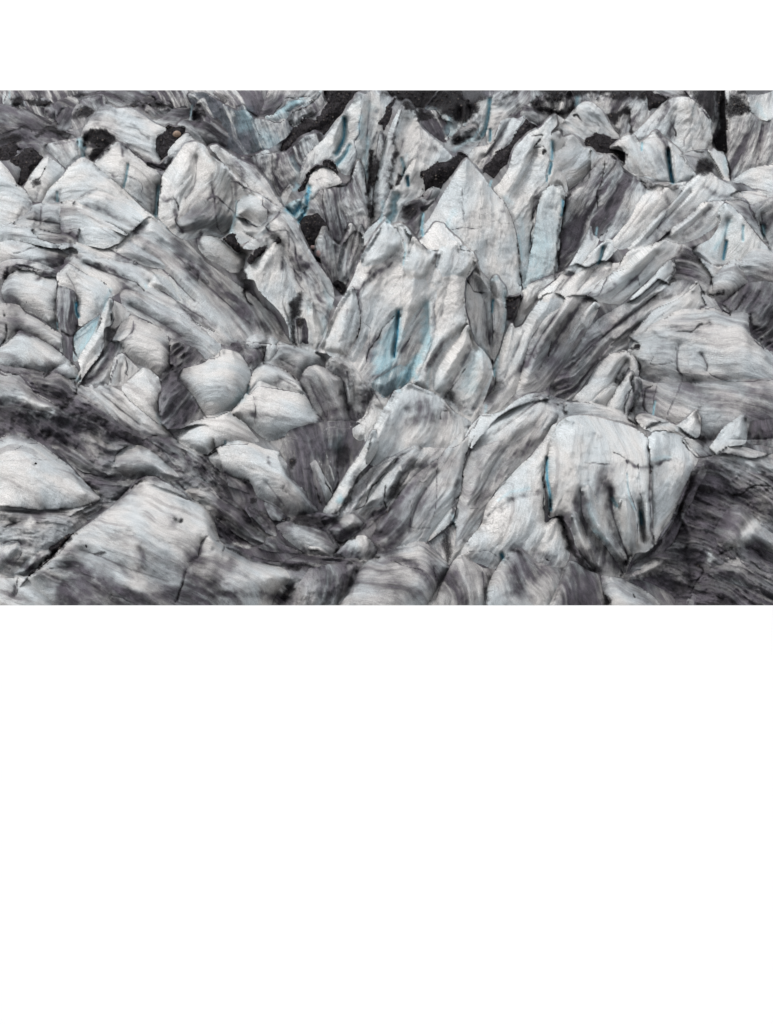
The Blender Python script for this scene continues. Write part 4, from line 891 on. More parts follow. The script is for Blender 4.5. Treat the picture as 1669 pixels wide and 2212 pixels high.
    RI('P', 30, 42, .28, "long brown streaked flow running down right of the layered lobes", [(285, 500), (320, 470), (350, 480), (400, 520), (450, 570), (520, 620), (560, 650), (600, 700), (632, 745), (590, 745), (540, 740), (480, 725), (420, 695), (380, 650), (330, 590), (250, 540)], [(10, 6, [(325, 475), (380, 530), (450, 600), (560, 700)]), (9, [(300, 510), (400, 610), (500, 700)]), (-6, [(350, 520), (450, 620), (540, 700)]), (-5, [(310, 540), (420, 650)])])
    DE('B2', 35, 50, .7, "dark dirt streaks on the brown flow above the smooth wedge", [(0, 80), (60, 70), (130, 130), (180, 220), (120, 220), (50, 170), (0, 120)], mat=None)
    MO('A2', 45, 30, .03, "smooth white mound with black grit on its right end", [(88, 1180), (110, 1140), (150, 1113), (200, 1128), (300, 1180), (400, 1250), (475, 1300), (440, 1430), (350, 1440), (250, 1370), (150, 1320), (100, 1250)], [(12, 5, [(150, 1118), (300, 1230), (420, 1360)])])
    DE('A2', 45, 40, 0, "black grit strip behind the smooth white mound", [(285, 1165), (340, 1132), (400, 1170), (440, 1228), (435, 1268), (370, 1242)], mat=DEBRIS)
    SE('P', 55, 100, .02, "large smooth wedge with white left face and greenish right face", [(524, 602), (523, 588), (545, 565), (565, 545), (594, 523), (612, 530), (622, 570), (650, 640), (690, 690), (712, 730), (700, 752), (632, 748), (622, 705), (600, 670), (560, 630), (548, 605)], [(22, 16, [(595, 525), (572, 570), (565, 585), (530, 602)]), (12, 8, [(596, 526), (606, 590), (618, 650), (628, 730)]), (14, 8, [(575, 575), (590, 640), (615, 700)]), (-4, [(634, 660), (636, 740)])], tint=.05)
    DE('A2', 48, 130, 0, "slanting black grit patch at the left foot of the smooth wedge", [(465, 1320), (520, 1270), (580, 1218), (622, 1240), (560, 1320), (500, 1370), (470, 1370)], mat=DEBRIS)
    DE('A2', 52, 90, 0, "tiny black tooth of rock above the smooth wedge", [(692, 1195), (735, 1153), (752, 1180), (742, 1218)], mat=DEBRIS)
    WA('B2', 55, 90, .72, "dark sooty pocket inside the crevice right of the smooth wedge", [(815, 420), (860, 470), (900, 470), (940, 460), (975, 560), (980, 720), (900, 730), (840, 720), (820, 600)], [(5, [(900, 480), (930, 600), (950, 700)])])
    SE('B2', 56, 90, .05, "slim greenish wedge standing in the crevice", [(925, 460), (950, 420), (975, 365), (1010, 430), (1060, 520), (1100, 600), (1080, 700), (1020, 755), (975, 740), (960, 640)], [(14, 8, [(975, 370), (985, 550), (1000, 740)])], tint=.1)
    DE('B2', 50, 90, 0, "black hole of wet rock at the apex of the central crevice", [(1135, 250), (1180, 225), (1225, 232), (1240, 275), (1215, 325), (1165, 275)], mat=DEBRIS)
    # central white mass
    SE('B3', 55, 95, .3, "grey folded face hanging right of the white front mass", [(790, 50), (850, 150), (910, 210), (940, 260), (930, 450), (945, 600), (935, 840), (900, 790), (800, 690), (750, 550), (725, 430), (718, 290), (735, 190)], [(14, 8, [(800, 70), (860, 200), (930, 300)]), (10, [(740, 250), (800, 500), (900, 760)]), (-4, [(800, 200), (880, 400), (915, 700)])])
    SE('B3', 58, 92, .22, "narrow upright blades with a blue line between them beside the dark hollow", [(925, 215), (950, 175), (972, 170), (990, 205), (1030, 250), (1048, 310), (1050, 420), (1030, 600), (1000, 730), (945, 860), (915, 800), (945, 600), (930, 420)], [(10, 6, [(960, 180), (940, 300)]), (12, 6, [(995, 215), (1020, 350), (1000, 600), (960, 820)]), (-2, [(945, 340), (935, 460)])], tint=.08)
    SE('P', 54, 118, .04, "huge fluted white front mass with two deep blue grooves", [(692, 750), (705, 715), (728, 660), (757, 612), (775, 565), (802, 525), (820, 497), (835, 477), (848, 488), (868, 486), (880, 505), (892, 512), (905, 525), (920, 540), (945, 541), (958, 525), (972, 520), (985, 530), (1000, 543), (1022, 545), (1027, 565), (1020, 585), (1007, 603), (1003, 629), (1005, 671), (1011, 701), (1025, 741), (1042, 755), (1059, 780), (1064, 811), (1045, 865), (1025, 925), (990, 920), (958, 880), (891, 870), (850, 870), (800, 835), (760, 795), (720, 775)],
       [(30, 20, [(835, 480), (825, 530), (790, 600), (760, 660), (705, 740)]), (34, 26, [(868, 490), (880, 540), (868, 600), (863, 660), (858, 760), (845, 785), (801, 822)]),
        (40, 30, [(970, 522), (1000, 570), (950, 630), (930, 670), (930, 720), (912, 775), (893, 830)]), (38, 30, [(1024, 550), (1003, 629), (1006, 680), (1015, 710), (1045, 760), (1060, 800)]),
        (6, 0, [(862, 680), (855, 720), (852, 770)]), (8, -4, [(921, 660), (922, 715), (895, 780), (870, 840)]), (24, [(885, 660), (870, 720), (858, 770)]), (12, 6, [(820, 640), (800, 690), (770, 770)]),
        (14, [(845, 500), (850, 560), (825, 640)]), (30, 20, [(935, 545), (920, 600), (895, 650)]), (34, 22, [(1000, 745), (975, 800), (952, 850)]), (12, 6, [(1016, 750), (985, 830), (960, 858)]), (30, 18, [(1040, 765), (1030, 830), (1020, 900)]), (16, [(1022, 770), (1005, 880)]), (20, [(980, 640), (950, 720), (925, 800)])], puff=.12)
    SE('B3', 54, 112, .04, "slender white rib standing between the two blue grooves", [(240, 200), (330, 120), (440, 200), (450, 330), (412, 400), (330, 480), (285, 600), (230, 740), (180, 830), (198, 700), (220, 560), (224, 430), (212, 320)], [(20, 12, [(330, 150), (300, 400), (240, 600), (195, 790)]), (8, [(400, 220), (360, 400)])])
    SE('B3', 54, 118, .02, "broad white rib right of the blue grooves with a sharp right edge", [(480, 100), (600, 0), (720, -60), (800, 50), (737, 190), (718, 290), (728, 430), (752, 550), (690, 620), (600, 700), (520, 780), (475, 880), (460, 1060), (325, 1010), (345, 940), (400, 800), (450, 680), (482, 560), (472, 420), (490, 300), (440, 220)], [(30, 22, [(790, 20), (722, 200), (705, 300), (712, 430), (735, 545)]), (14, 8, [(520, 130), (500, 330), (505, 560), (440, 760), (360, 980)]), (18, [(700, 450), (600, 640), (480, 860)]), (6, [(600, 200), (540, 480)])])
    SE('B3', 52, 115, .05, "forked lower rib enclosing a pale blue panel on the front mass", [(752, 550), (800, 680), (862, 740), (917, 830), (944, 940), (900, 1040), (850, 1150), (790, 1280), (700, 1260), (640, 1190), (600, 1120), (555, 1112), (465, 1060), (478, 880), (600, 700), (690, 620)], [(26, 14, [(752, 560), (700, 720), (620, 860), (500, 1040)]), (24, 16, [(800, 690), (850, 760), (870, 900), (840, 1100), (790, 1240)]), (2, -4, [(770, 740), (700, 880), (620, 1010), (570, 1100)]), (8, [(800, 800), (760, 1000), (700, 1180)])])
    SE('A3', 52, 60, .02, "white lobe in front of the great central peak, with a soft ridge", [(375, 1185), (430, 1135), (480, 1060), (510, 1045), (560, 1060), (600, 1110), (690, 1190), (720, 1270), (660, 1320), (520, 1330), (440, 1290), (400, 1230)], [(14, 8, [(515, 1050), (560, 1110), (585, 1190)]), (8, [(500, 1055), (420, 1170)])])
    SE('A3', 52, 110, .02, "bright white summit block on top of the fluted front mass, left", [(-20, 1220), (30, 1130), (80, 1070), (120, 1033), (160, 1070), (210, 1110), (250, 1190), (240, 1260), (150, 1340), (40, 1400), (-60, 1400), (-80, 1320)], [(14, 8, [(122, 1036), (60, 1180), (-20, 1330)]), (10, 3, [(125, 1040), (200, 1120), (240, 1200)])])
    SE('A3', 52, 110, .02, "white curled crest between the two summit blocks of the front mass", [(170, 1070), (215, 1055), (260, 1065), (300, 1110), (320, 1170), (300, 1230), (265, 1260), (245, 1180), (200, 1110)], [(8, [(220, 1060), (290, 1130), (300, 1200)])])
    SE('A3', 52, 105, .02, "white saddle crest with a pointed left tip, right of the summit block", [(245, 1400), (290, 1240), (320, 1160), (350, 1170), (380, 1215), (430, 1255), (500, 1250), (545, 1270), (500, 1380), (400, 1500), (290, 1500)], [(13, 6, [(322, 1165), (310, 1280), (290, 1420)]), (8, [(340, 1180), (420, 1270), (470, 1380)])])
    SE('A3', 52, 115, .01, "brightest white knob on the right top of the front mass", [(500, 1400), (520, 1260), (590, 1195), (650, 1192), (675, 1210), (690, 1265), (740, 1268), (790, 1290), (810, 1340), (795, 1400), (735, 1480), (640, 1480), (540, 1500)], [(13, 7, [(600, 1200), (560, 1300), (530, 1440)]), (13, 7, [(660, 1200), (690, 1270), (780, 1300)]), (4, [(640, 1260), (620, 1420)])])
    SE('B2', 54, 100, .08, "left fin of the front mass with a dark brown edge", [(1025, 760), (1070, 650), (1120, 520), (1180, 400), (1240, 310), (1280, 258), (1330, 300), (1350, 420), (1345, 560), (1290, 690), (1235, 800), (1190, 790), (1110, 775)], [(15, 8, [(1285, 265), (1260, 420), (1220, 620), (1190, 780)]), (9, [(1340, 330), (1320, 560), (1230, 780)]), (0, [(1300, 450), (1250, 640), (1215, 780)])])
    SL('B2', 50, 105, .05, "white tongue right of the dark edged left fin", [(1225, 800), (1290, 690), (1340, 590), (1370, 530), (1430, 570), (1420, 640), (1380, 730), (1310, 860), (1270, 850)], [(8, [(1375, 535), (1330, 680), (1270, 820)])])
    # ---------------- right middle slopes
    SL('B3', 44, 122, .03, "white rounded shoulder right of the crevasse below the pale blue slab", [(1120, 470), (1150, 330), (1180, 265), (1280, 208), (1380, 170), (1500, 138), (1570, 160), (1510, 210), (1430, 310), (1310, 360), (1230, 480), (1180, 560), (1120, 585), (1085, 540)], [(15, 10, [(1490, 145), (1300, 220), (1180, 330), (1110, 530)]), (9, [(1500, 150), (1410, 290), (1260, 420)]), (2, [(1330, 290), (1190, 480)])])
    DE('B3', 45, 60, 0, "black grit pocket between the blades and the right shoulder", [(1045, 360), (1090, 340), (1150, 335), (1110, 430), (1095, 480), (1060, 500), (1045, 430)], mat=DEBRIS)
    SE('B3', 48, 112, .03, "tall notched white fin right of the dark central cleft", [(940, 960), (950, 870), (1000, 740), (1030, 640), (1060, 570), (1090, 532), (1115, 575), (1170, 548), (1230, 460), (1320, 330), (1400, 305), (1500, 350), (1440, 430), (1350, 490), (1250, 630), (1200, 770), (1160, 940), (1120, 1070), (1000, 1220), (900, 1260), (830, 1240), (880, 1130), (960, 1000)], [(22, 12, [(1092, 536), (1060, 700), (1000, 880), (960, 950)]), (22, 12, [(1400, 315), (1240, 560), (1180, 760), (1080, 1000), (900, 1220)]), (6, [(1180, 600), (1100, 800), (1030, 960)]), (12, [(1170, 560), (1160, 760), (1060, 960)])], tint=.03)
    RI('B4', 34, 128, .38, "purplish streaked flow right of the notched white fin", [(-190, 650), (-80, 490), (60, 350), (130, 328), (240, 330), (335, 400), (240, 590), (100, 820), (-60, 1020), (-150, 1110), (-310, 1090), (-270, 900), (-230, 760)], [(11, 6, [(130, 340), (0, 520), (-140, 760), (-250, 1060)]), (11, 6, [(250, 380), (100, 640), (-60, 900)]), (-4, [(180, 400), (20, 640), (-140, 900)]), (-4, [(50, 400), (-120, 640), (-240, 880)])])
    RI('B4', 36, 130, .08, "row of overlapping pale ridges above the white blade", [(-140, 330), (0, 200), (60, 130), (150, 80), (240, 110), (330, 60), (420, 60), (430, 150), (330, 230), (240, 330), (130, 345), (60, 340), (0, 380), (-60, 470)], [(12, 6, [(70, 140), (-20, 260), (-100, 380)]), (12, 6, [(240, 120), (130, 240), (60, 330)]), (12, 6, [(400, 80), (280, 210), (180, 320)]), (0, [(160, 110), (20, 290)]), (0, [(330, 90), (160, 290)])])
    SE('A4', 44, 118, .08, "slim white spike standing in the grey gully, right of the blue slab", [(60, 1440), (130, 1330), (200, 1210), (262, 1072), (285, 1150), (330, 1165), (300, 1250), (200, 1370), (120, 1460)], [(9, 4, [(262, 1080), (220, 1220), (110, 1400)])])
    RI('A4', 42, 125, .03, "white pillow ridge with a teal slit in its middle", [(110, 1440), (220, 1320), (320, 1230), (405, 1163), (450, 1180), (478, 1240), (430, 1300), (380, 1350), (330, 1380), (240, 1420), (160, 1470)], [(12, 5, [(405, 1170), (300, 1270), (160, 1420)]), (11, [(455, 1200), (380, 1320), (250, 1410)]), (-6, [(370, 1250), (330, 1360)])])
    RI('B4', 36, 140, .1, "white wavy ridges stacked right of the teal slit", [(210, 215), (270, 130), (340, 80), (480, 70), (560, -20), (650, -75), (740, -60), (690, 10), (560, 110), (400, 160), (290, 200)], [(9, 5, [(660, -65), (540, 20), (400, 120), (250, 190)]), (7, [(600, -20), (470, 90), (330, 170)])])
    RI('B4', 36, 138, .04, "broad white ridge sweeping down left across the right slopes", [(130, 345), (240, 245), (400, 150), (520, 60), (620, -40), (720, -90), (860, -140), (970, -80), (940, 10), (860, 60), (750, 180), (610, 300), (500, 390), (330, 380), (240, 340)], [(18, 10, [(850, -120), (700, 0), (520, 150), (300, 300)]), (12, 6, [(900, -30), (760, 120), (560, 300)]), (3, [(780, 0), (600, 200), (430, 350)])])
    RI('B4', 40, 20, .5, "brown dirty saddle behind the curved white ridge, right", [(920, 20), (960, -70), (1060, -20), (1130, 80), (1195, 170), (1205, 280), (1140, 320), (1090, 230), (1000, 205), (920, 210), (850, 250), (900, 130)], [(8, [(960, -50), (1080, 70), (1180, 240)])])
    RI('B4', 40, 35, .15, "pale curved buttress under the cyan hollow peak", [(1020, -10), (1100, -60), (1300, 60), (1420, 30), (1500, 40), (1400, 80), (1290, 100), (1210, 190), (1200, 280), (1130, 80)], [(10, 4, [(1090, -40), (1170, 80), (1198, 240)]), (9, [(1420, 40), (1280, 90), (1210, 180)])])
    RI('B4', 36, 10, .35, "dirty right edge ledges beside the pale curved buttress", [(1400, 80), (1500, -60), (1740, -20), (1740, 220), (1600, 220), (1480, 230), (1440, 150)], [(8, [(1420, 80), (1560, 90), (1700, 150)]), (8, [(1500, -30), (1720, 60)])])
    MO('B4', 36, 15, .25, "grey mound with a broken dark right rim, right side", [(1145, 310), (1210, 190), (1290, 100), (1400, 70), (1450, 160), (1478, 220), (1400, 290), (1330, 350), (1270, 380)], [(13, 7, [(1390, 85), (1300, 160), (1200, 280)])])
    RI('B4', 30, 130, .72, "dark violet slope at the right edge", [(1270, 410), (1340, 320), (1480, 225), (1600, 215), (1740, 200), (1740, 740), (1600, 740), (1500, 640), (1480, 500), (1500, 465), (1400, 460), (1350, 470)], [(7, [(1480, 240), (1400, 400), (1360, 460)]), (-5, [(1490, 480), (1520, 620), (1640, 700)]), (7, [(1700, 420), (1560, 560)])], lump=1.5)
    RI('B4', 28, 138, .42, "long grey flow crossing the right slopes with a thin black crack", [(-60, 1140), (-20, 900), (180, 660), (330, 500), (500, 400), (640, 330), (780, 200), (860, 230), (1000, 205), (1085, 240), (920, 370), (750, 440), (650, 560), (560, 640), (640, 700), (520, 760), (420, 780), (330, 850), (210, 1010), (110, 1150), (20, 1150)], [(12, 7, [(840, 240), (620, 400), (400, 600), (200, 800), (20, 1100)]), (10, 5, [(960, 250), (700, 450), (450, 680), (200, 940)]), (-3, [(760, 330), (560, 490), (300, 690), (100, 900)]), (-3, [(640, 540), (380, 740), (180, 1000)])])
    RI('B4', 36, 136, .06, "pale blade above the thin black crack on the right slopes", [(500, 410), (640, 280), (760, 160), (860, 55), (905, 70), (925, 130), (860, 230), (760, 320), (640, 400), (560, 420)], [(15, 8, [(870, 65), (740, 200), (600, 350)]), (2, [(900, 140), (760, 270), (640, 380)])])
    SE('B4', 40, 128, .03, "narrow white blade lying on the purplish flow", [(60, 725), (110, 600), (200, 470), (290, 375), (335, 400), (300, 440), (262, 490), (238, 575), (190, 592), (130, 690)], [(12, 6, [(300, 380), (200, 500), (90, 690)])])
    RI('B4', 36, 135, .02, "curved white ridge ending in a dark beak, right", [(540, 640), (600, 590), (650, 540), (730, 430), (860, 360), (980, 290), (1050, 240), (1080, 208), (1102, 250), (1125, 330), (1152, 400), (1110, 432), (960, 435), (850, 500), (740, 550), (640, 640)], [(20, 12, [(1075, 215), (1045, 290), (880, 375), (740, 480), (620, 610)]), (9, [(1050, 300), (1130, 400)])])
    SL('B4', 32, 45, .32, "grey facet sloping right from the dark beak", [(1090, 215), (1150, 270), (1200, 320), (1260, 420), (1340, 480), (1220, 430), (1140, 425), (1120, 330)], [(5, [(1100, 230), (1200, 360), (1280, 440)])])
    MO('B4', 30, 5, .25, "wide layered grey mound with wavy bands, right side", [(540, 690), (640, 600), (740, 545), (840, 490), (960, 430), (1140, 418), (1220, 408), (1330, 470), (1420, 450), (1500, 480), (1485, 560), (1500, 640), (1580, 700), (1740, 870), (1740, 1010), (1300, 1010), (1000, 1000), (780, 1000), (640, 960), (625, 840), (560, 770)], [(14, 8, [(870, 630), (980, 640), (1070, 690), (1110, 770)]), (14, 8, [(1350, 565), (1440, 620), (1530, 690), (1620, 800)]), (10, [(750, 590), (820, 640), (880, 640)]), (12, [(1140, 430), (1320, 520), (1350, 560)]), (-2, [(1110, 770), (1160, 850), (1160, 910)]), (3, [(940, 700), (930, 860), (960, 950)]), (8, [(620, 800), (800, 870), (1000, 930), (1300, 940)])], lump=1.3)
    RI('B4', 36, 132, .05, "rounded white ridge curling round a dark hollow, right of centre", [(105, 1145), (240, 1000), (300, 880), (360, 800), (440, 752), (500, 745), (545, 755), (600, 800), (635, 870), (632, 965), (590, 960), (560, 880), (480, 1040), (440, 1020), (380, 1060), (260, 1150)], [(14, 6, [(520, 755), (400, 830), (280, 980), (140, 1120)]), (12, 6, [(540, 765), (610, 850), (625, 950)]), (-8, [(540, 830), (470, 940), (450, 1010)]), (12, [(440, 860), (400, 940), (260, 1100)])])
    MO('B4', 30, 15, .4, "sooty grey slope with a fan of cracks, lower right", [(560, 960), (640, 945), (780, 975), (1000, 970), (1300, 960), (1740, 960), (1740, 1400), (1400, 1440), (1100, 1440), (900, 1400), (620, 1330), (540, 1270), (600, 1120)], [(9, [(780, 1000), (760, 1120), (740, 1250)]), (7, [(960, 950), (920, 1080), (850, 1270)]), (8, [(1100, 1080), (1300, 1130), (1600, 1080)]), (-3, [(660, 1050), (680, 1220)])], lump=1.3)
    MO('B4', 40, 125, .05, "low white bulb left of the upright split blade", [(240, 1155), (300, 1080), (370, 1030), (440, 995), (478, 1030), (440, 1100), (390, 1160), (380, 1200)], [(8, [(440, 1000), (360, 1060), (290, 1130)])])
    SE('B4', 48, 110, .05, "upright white split blade with a dark seam, right of centre", [(375, 1190), (430, 1090), (500, 1000), (560, 920), (585, 906), (602, 960), (560, 1080), (520, 1180), (540, 1265), (480, 1240), (420, 1210)], [(13, 6, [(580, 912), (520, 1030), (460, 1200)]), (12, 5, [(590, 930), (545, 1070), (515, 1180)])])
    SE('B4', 48, 105, .25, "grey twin leaning behind the dark seam of the split blade", [(590, 955), (640, 962), (666, 1035), (640, 1110), (590, 1180), (545, 1265), (515, 1245), (525, 1170), (570, 1070)], [(11, 5, [(620, 965), (600, 1080), (545, 1220)])])
    # ---------------- left middle
    RI('A1', 38, 25, .06, "white slope along the left edge below the black grit mounds", [(-60, 540), (0, 580), (60, 640), (130, 750), (200, 810), (250, 900), (240, 950), (100, 1050), (-60, 1090)], [(12, 6, [(0, 600), (90, 720), (200, 860)]), (9, [(-40, 740), (60, 900), (200, 940)])])
    SE('A1', 44, 18, .04, "large rounded white peak with smooth layered flanks, left", [(320, 900), (350, 840), (375, 790), (470, 700), (520, 630), (570, 590), (620, 555), (655, 549), (720, 590), (830, 690), (960, 800), (1050, 890), (1100, 940), (1200, 1020), (1130, 1070), (900, 960), (640, 880), (600, 880), (480, 900), (360, 910)], [(26, 18, [(645, 555), (600, 640), (610, 740), (590, 860)]), (22, 12, [(655, 555), (800, 700), (960, 830), (1130, 990)]), (16, 6, [(630, 555), (520, 650), (430, 770), (350, 870)]), (4, [(470, 800), (450, 890)])])
    SL('A1', 40, 22, .05, "layered white lobe tucked under the large rounded peak", [(590, 880), (640, 850), (690, 815), (750, 795), (820, 800), (960, 870), (1100, 970), (1165, 1045), (1100, 1090), (1025, 1080), (1010, 1160), (860, 1060), (640, 980), (560, 910)], [(14, 6, [(750, 802), (900, 890), (1080, 1030)]), (9, [(680, 825), (620, 900), (720, 960), (900, 1040)])])
    SL('A1', 36, 15, .12, "wide banded lobe with a pinkish grey crest, left", [(320, 910), (420, 890), (560, 868), (640, 900), (800, 960), (1010, 1065), (1045, 1095), (1010, 1170), (850, 1100), (640, 1090), (480, 1110), (460, 1010), (420, 960)], [(12, 6, [(560, 875), (720, 980), (980, 1110)]), (9, [(560, 878), (500, 960), (480, 1080)])])
    MO('A1', 34, 8, .3, "blocky brown broken ice left of the wide banded lobe", [(100, 1060), (180, 980), (250, 920), (360, 890), (470, 900), (490, 950), (460, 1080), (470, 1140), (280, 1100), (200, 1090)], [(7, [(370, 900), (380, 1000), (300, 1060)]), (7, [(260, 930), (260, 1060)]), (-4, [(320, 920), (310, 1060)]), (-3, [(200, 1020), (460, 1060)])], lump=1.6)
    SL('A1', 36, 15, 0, "clean white scoop with a sharp scalloped lower rim, left", [(595, 1150), (620, 1090), (660, 1065), (740, 1062), (850, 1100), (1005, 1180), (960, 1205), (885, 1222), (850, 1240), (800, 1250), (700, 1235), (610, 1215)], [(11, 5, [(660, 1070), (640, 1130), (650, 1200)]), (6, [(740, 1070), (900, 1170)])])
    MO('A1', 34, 15, .5, "small crumpled brown block between the banded lobe and the white scoop", [(240, 1110), (300, 1090), (460, 1120), (560, 1080), (640, 1080), (620, 1180), (560, 1230), (430, 1220), (300, 1180)], [(7, [(280, 1110), (450, 1150), (560, 1110)])], lump=1.6)
    MO('A1', 32, 8, .12, "low smooth banded roll at the left edge, upper of two", [(-60, 1090), (0, 1060), (60, 1038), (150, 1045), (260, 1080), (280, 1150), (450, 1200), (440, 1250), (100, 1190), (-60, 1210)], [(10, 5, [(-40, 1085), (60, 1048), (250, 1090)]), (6, [(60, 1140), (280, 1170), (430, 1220)])])
    MO('A1', 32, 8, .1, "low smooth banded roll at the left edge, lower of two", [(-60, 1225), (30, 1190), (90, 1183), (300, 1230), (480, 1260), (560, 1240), (600, 1290), (500, 1380), (300, 1420), (100, 1380), (-60, 1400)], [(10, 5, [(-40, 1215), (90, 1192), (280, 1240)]), (8, [(60, 1290), (250, 1270), (450, 1300)])])
    RI('A1', 32, 30, .25, "ribbed brown ridge below the clean white scoop", [(430, 1220), (500, 1180), (600, 1200), (700, 1240), (800, 1255), (890, 1225), (1000, 1185), (1100, 1220), (1250, 1330), (1330, 1420), (1200, 1400), (1000, 1360), (800, 1330), (600, 1320), (500, 1280)], [(10, 5, [(560, 1215), (700, 1280), (900, 1330)]), (9, 4, [(1000, 1195), (1120, 1280), (1260, 1380)]), (-3, [(850, 1260), (1000, 1340)])])
    RI('A1', 34, 38, .1, "slender white ridge running down right beside the brown flow, left", [(1030, 1100), (1140, 1045), (1200, 1030), (1300, 1130), (1420, 1230), (1560, 1330), (1680, 1450), (1800, 1580), (1700, 1560), (1540, 1450), (1380, 1330), (1200, 1200), (1090, 1180)], [(12, 5, [(1150, 1055), (1300, 1180), (1480, 1320), (1680, 1490)]), (6, [(1100, 1150), (1300, 1290), (1500, 1440)])])
    RI('B1', 32, 35, .14, "wide pale flow with fine brown bands, left of centre", [(490, 70), (560, -20), (700, -20), (900, 60), (1100, 95), (1290, 150), (1360, 250), (1450, 370), (1600, 480), (1760, 590), (1900, 700), (1760, 720), (1680, 690), (1500, 540), (1250, 400), (1100, 320), (970, 280), (870, 330), (840, 270), (780, 210), (680, 170), (600, 120)], [(11, 6, [(560, 0), (760, 70), (980, 110), (1200, 170)]), (11, 6, [(700, 110), (900, 210), (1100, 290), (1320, 400), (1600, 590)]), (9, [(1100, 120), (1300, 260), (1480, 420), (1700, 600)]), (-2, [(640, 70), (860, 160), (1060, 230)]), (-2, [(1150, 220), (1350, 360), (1560, 500)])])
    MO('B1', 36, 60, .1, "small rounded knob with a teal notch on the pale flow", [(1120, 265), (1140, 200), (1190, 158), (1250, 175), (1300, 210), (1360, 280), (1440, 380), (1360, 380), (1250, 310), (1180, 290)], [(9, 4, [(1190, 165), (1240, 250), (1340, 340)])])
    SL('B1', 36, 60, .05, "cream sliver with a greenish underside on the pale flow", [(1290, 210), (1300, 150), (1350, 190), (1400, 260), (1425, 330), (1420, 390), (1360, 310)], [(6, [(1310, 170), (1400, 330)])], tint=.12)
    RI('B1', 34, 33, .25, "grey brown ridge with a sharp white nose, left of centre", [(925, 330), (940, 290), (965, 273), (1100, 315), (1250, 395), (1400, 480), (1600, 600), (1700, 690), (1690, 800), (1590, 820), (1500, 740), (1300, 645), (1150, 525), (1000, 465), (945, 400)], [(14, 8, [(950, 285), (1060, 330), (1200, 420), (1400, 540), (1650, 740)]), (9, 5, [(960, 400), (1100, 480), (1290, 600), (1500, 710)]), (-2, [(1000, 400), (1200, 510), (1400, 640)])])
    MO('B1', 38, 8, .1, "smooth white block with small holes at the left side", [(30, 220), (80, 160), (140, 123), (250, 138), (330, 185), (430, 185), (452, 250), (435, 400), (440, 560), (450, 610), (330, 510), (190, 450), (150, 400), (50, 390), (10, 300)], [(12, 6, [(130, 135), (60, 210), (30, 320)]), (10, [(330, 195), (300, 350), (380, 520)]), (8, [(440, 230), (430, 500)])])
    MO('B1', 38, 12, .5, "dark nest of cracks at the left edge above the smooth white block", [(-60, 120), (30, 60), (130, 40), (300, 70), (420, 130), (430, 190), (330, 190), (240, 140), (140, 125), (70, 170), (20, 230), (-60, 260)], [(9, [(20, 80), (150, 50), (320, 90)]), (7, [(260, 90), (400, 150)]), (-4, [(60, 110), (40, 200)])])
    SE('B1', 44, 28, .02, "smooth bright white hump with a bluish right edge, left", [(435, 165), (480, 120), (520, 85), (560, 95), (600, 125), (680, 170), (780, 208), (840, 270), (882, 325), (840, 375), (790, 450), (700, 515), (610, 565), (600, 480), (590, 380), (565, 290), (460, 260)], [(18, 12, [(530, 92), (640, 200), (765, 290), (750, 440)]), (6, [(500, 130), (570, 260), (600, 400)])], puff=.35)
    WA('B1', 46, 85, .38, "brown stained face beside the dark blue cleft, left", [(448, 250), (565, 288), (592, 380), (602, 540), (565, 610), (560, 800), (520, 830), (480, 760), (470, 600), (440, 460)], [(9, 5, [(490, 270), (500, 450), (530, 780)]), (-5, [(580, 380), (595, 500), (575, 640)])])
    SL('B1', 44, 120, .1, "cyan tinted scooped face left of the curved white blade", [(580, 620), (700, 520), (790, 470), (770, 560), (700, 680), (640, 760), (600, 830), (560, 830), (570, 700)], [(6, [(770, 490), (680, 600), (590, 660)])], tint=.25)
    MO('B1', 36, 12, .28, "round shouldered mound with a grey brown left top, left edge", [(-60, 420), (60, 383), (150, 400), (190, 455), (280, 500), (400, 580), (480, 640), (495, 770), (400, 710), (250, 630), (150, 600), (60, 690), (-60, 740)], [(13, 7, [(60, 392), (170, 470), (330, 570), (470, 700)])])
    MO('B1', 36, 20, .1, "white banded mound sloping to the left crevasse", [(-60, 760), (60, 650), (150, 595), (260, 635), (400, 715), (500, 800), (565, 860), (430, 890), (360, 930), (180, 890), (20, 870), (-60, 850)], [(12, 6, [(150, 605), (300, 700), (480, 820)]), (10, [(120, 640), (170, 760), (190, 870)]), (9, [(310, 740), (330, 870)])])
    MO('B1', 40, 60, .15, "small smooth knoll at the mouth of the left crevasse", [(350, 935), (430, 850), (520, 825), (590, 880), (625, 960), (590, 1000), (480, 970)], [(8, [(520, 835), (540, 930)])])
    RI('B1', 36, 120, .48, "grey streaked ramp between the curved blade and the small pyramid", [(610, 1020), (700, 880), (790, 770), (850, 680), (930, 685), (965, 760), (890, 810), (850, 900), (840, 1010), (740, 1020)], [(7, [(880, 700), (780, 850), (660, 1000)])])
    MO('B1', 38, 15, .18, "smooth grey white dome with a thin crescent crack, left of centre", [(790, 780), (870, 660), (900, 600), (940, 530), (1010, 478), (1100, 515), (1200, 560), (1290, 640), (1312, 740), (1300, 850), (1340, 870), (1260, 965), (1200, 955), (1100, 875), (990, 810), (930, 700), (850, 720)], [(16, 8, [(1020, 485), (1032, 560), (1000, 640), (920, 690)]), (13, 6, [(1030, 490), (1180, 620), (1250, 800), (1280, 900)]), (8, [(980, 700), (1100, 820)])], puff=.35)
    SL('B1', 42, 60, .22, "grey face behind the tip of the curved white blade", [(848, 350), (900, 375), (950, 400), (1000, 470), (930, 545), (885, 580), (855, 600), (850, 480)], [(7, [(860, 360), (900, 440), (880, 540)])])
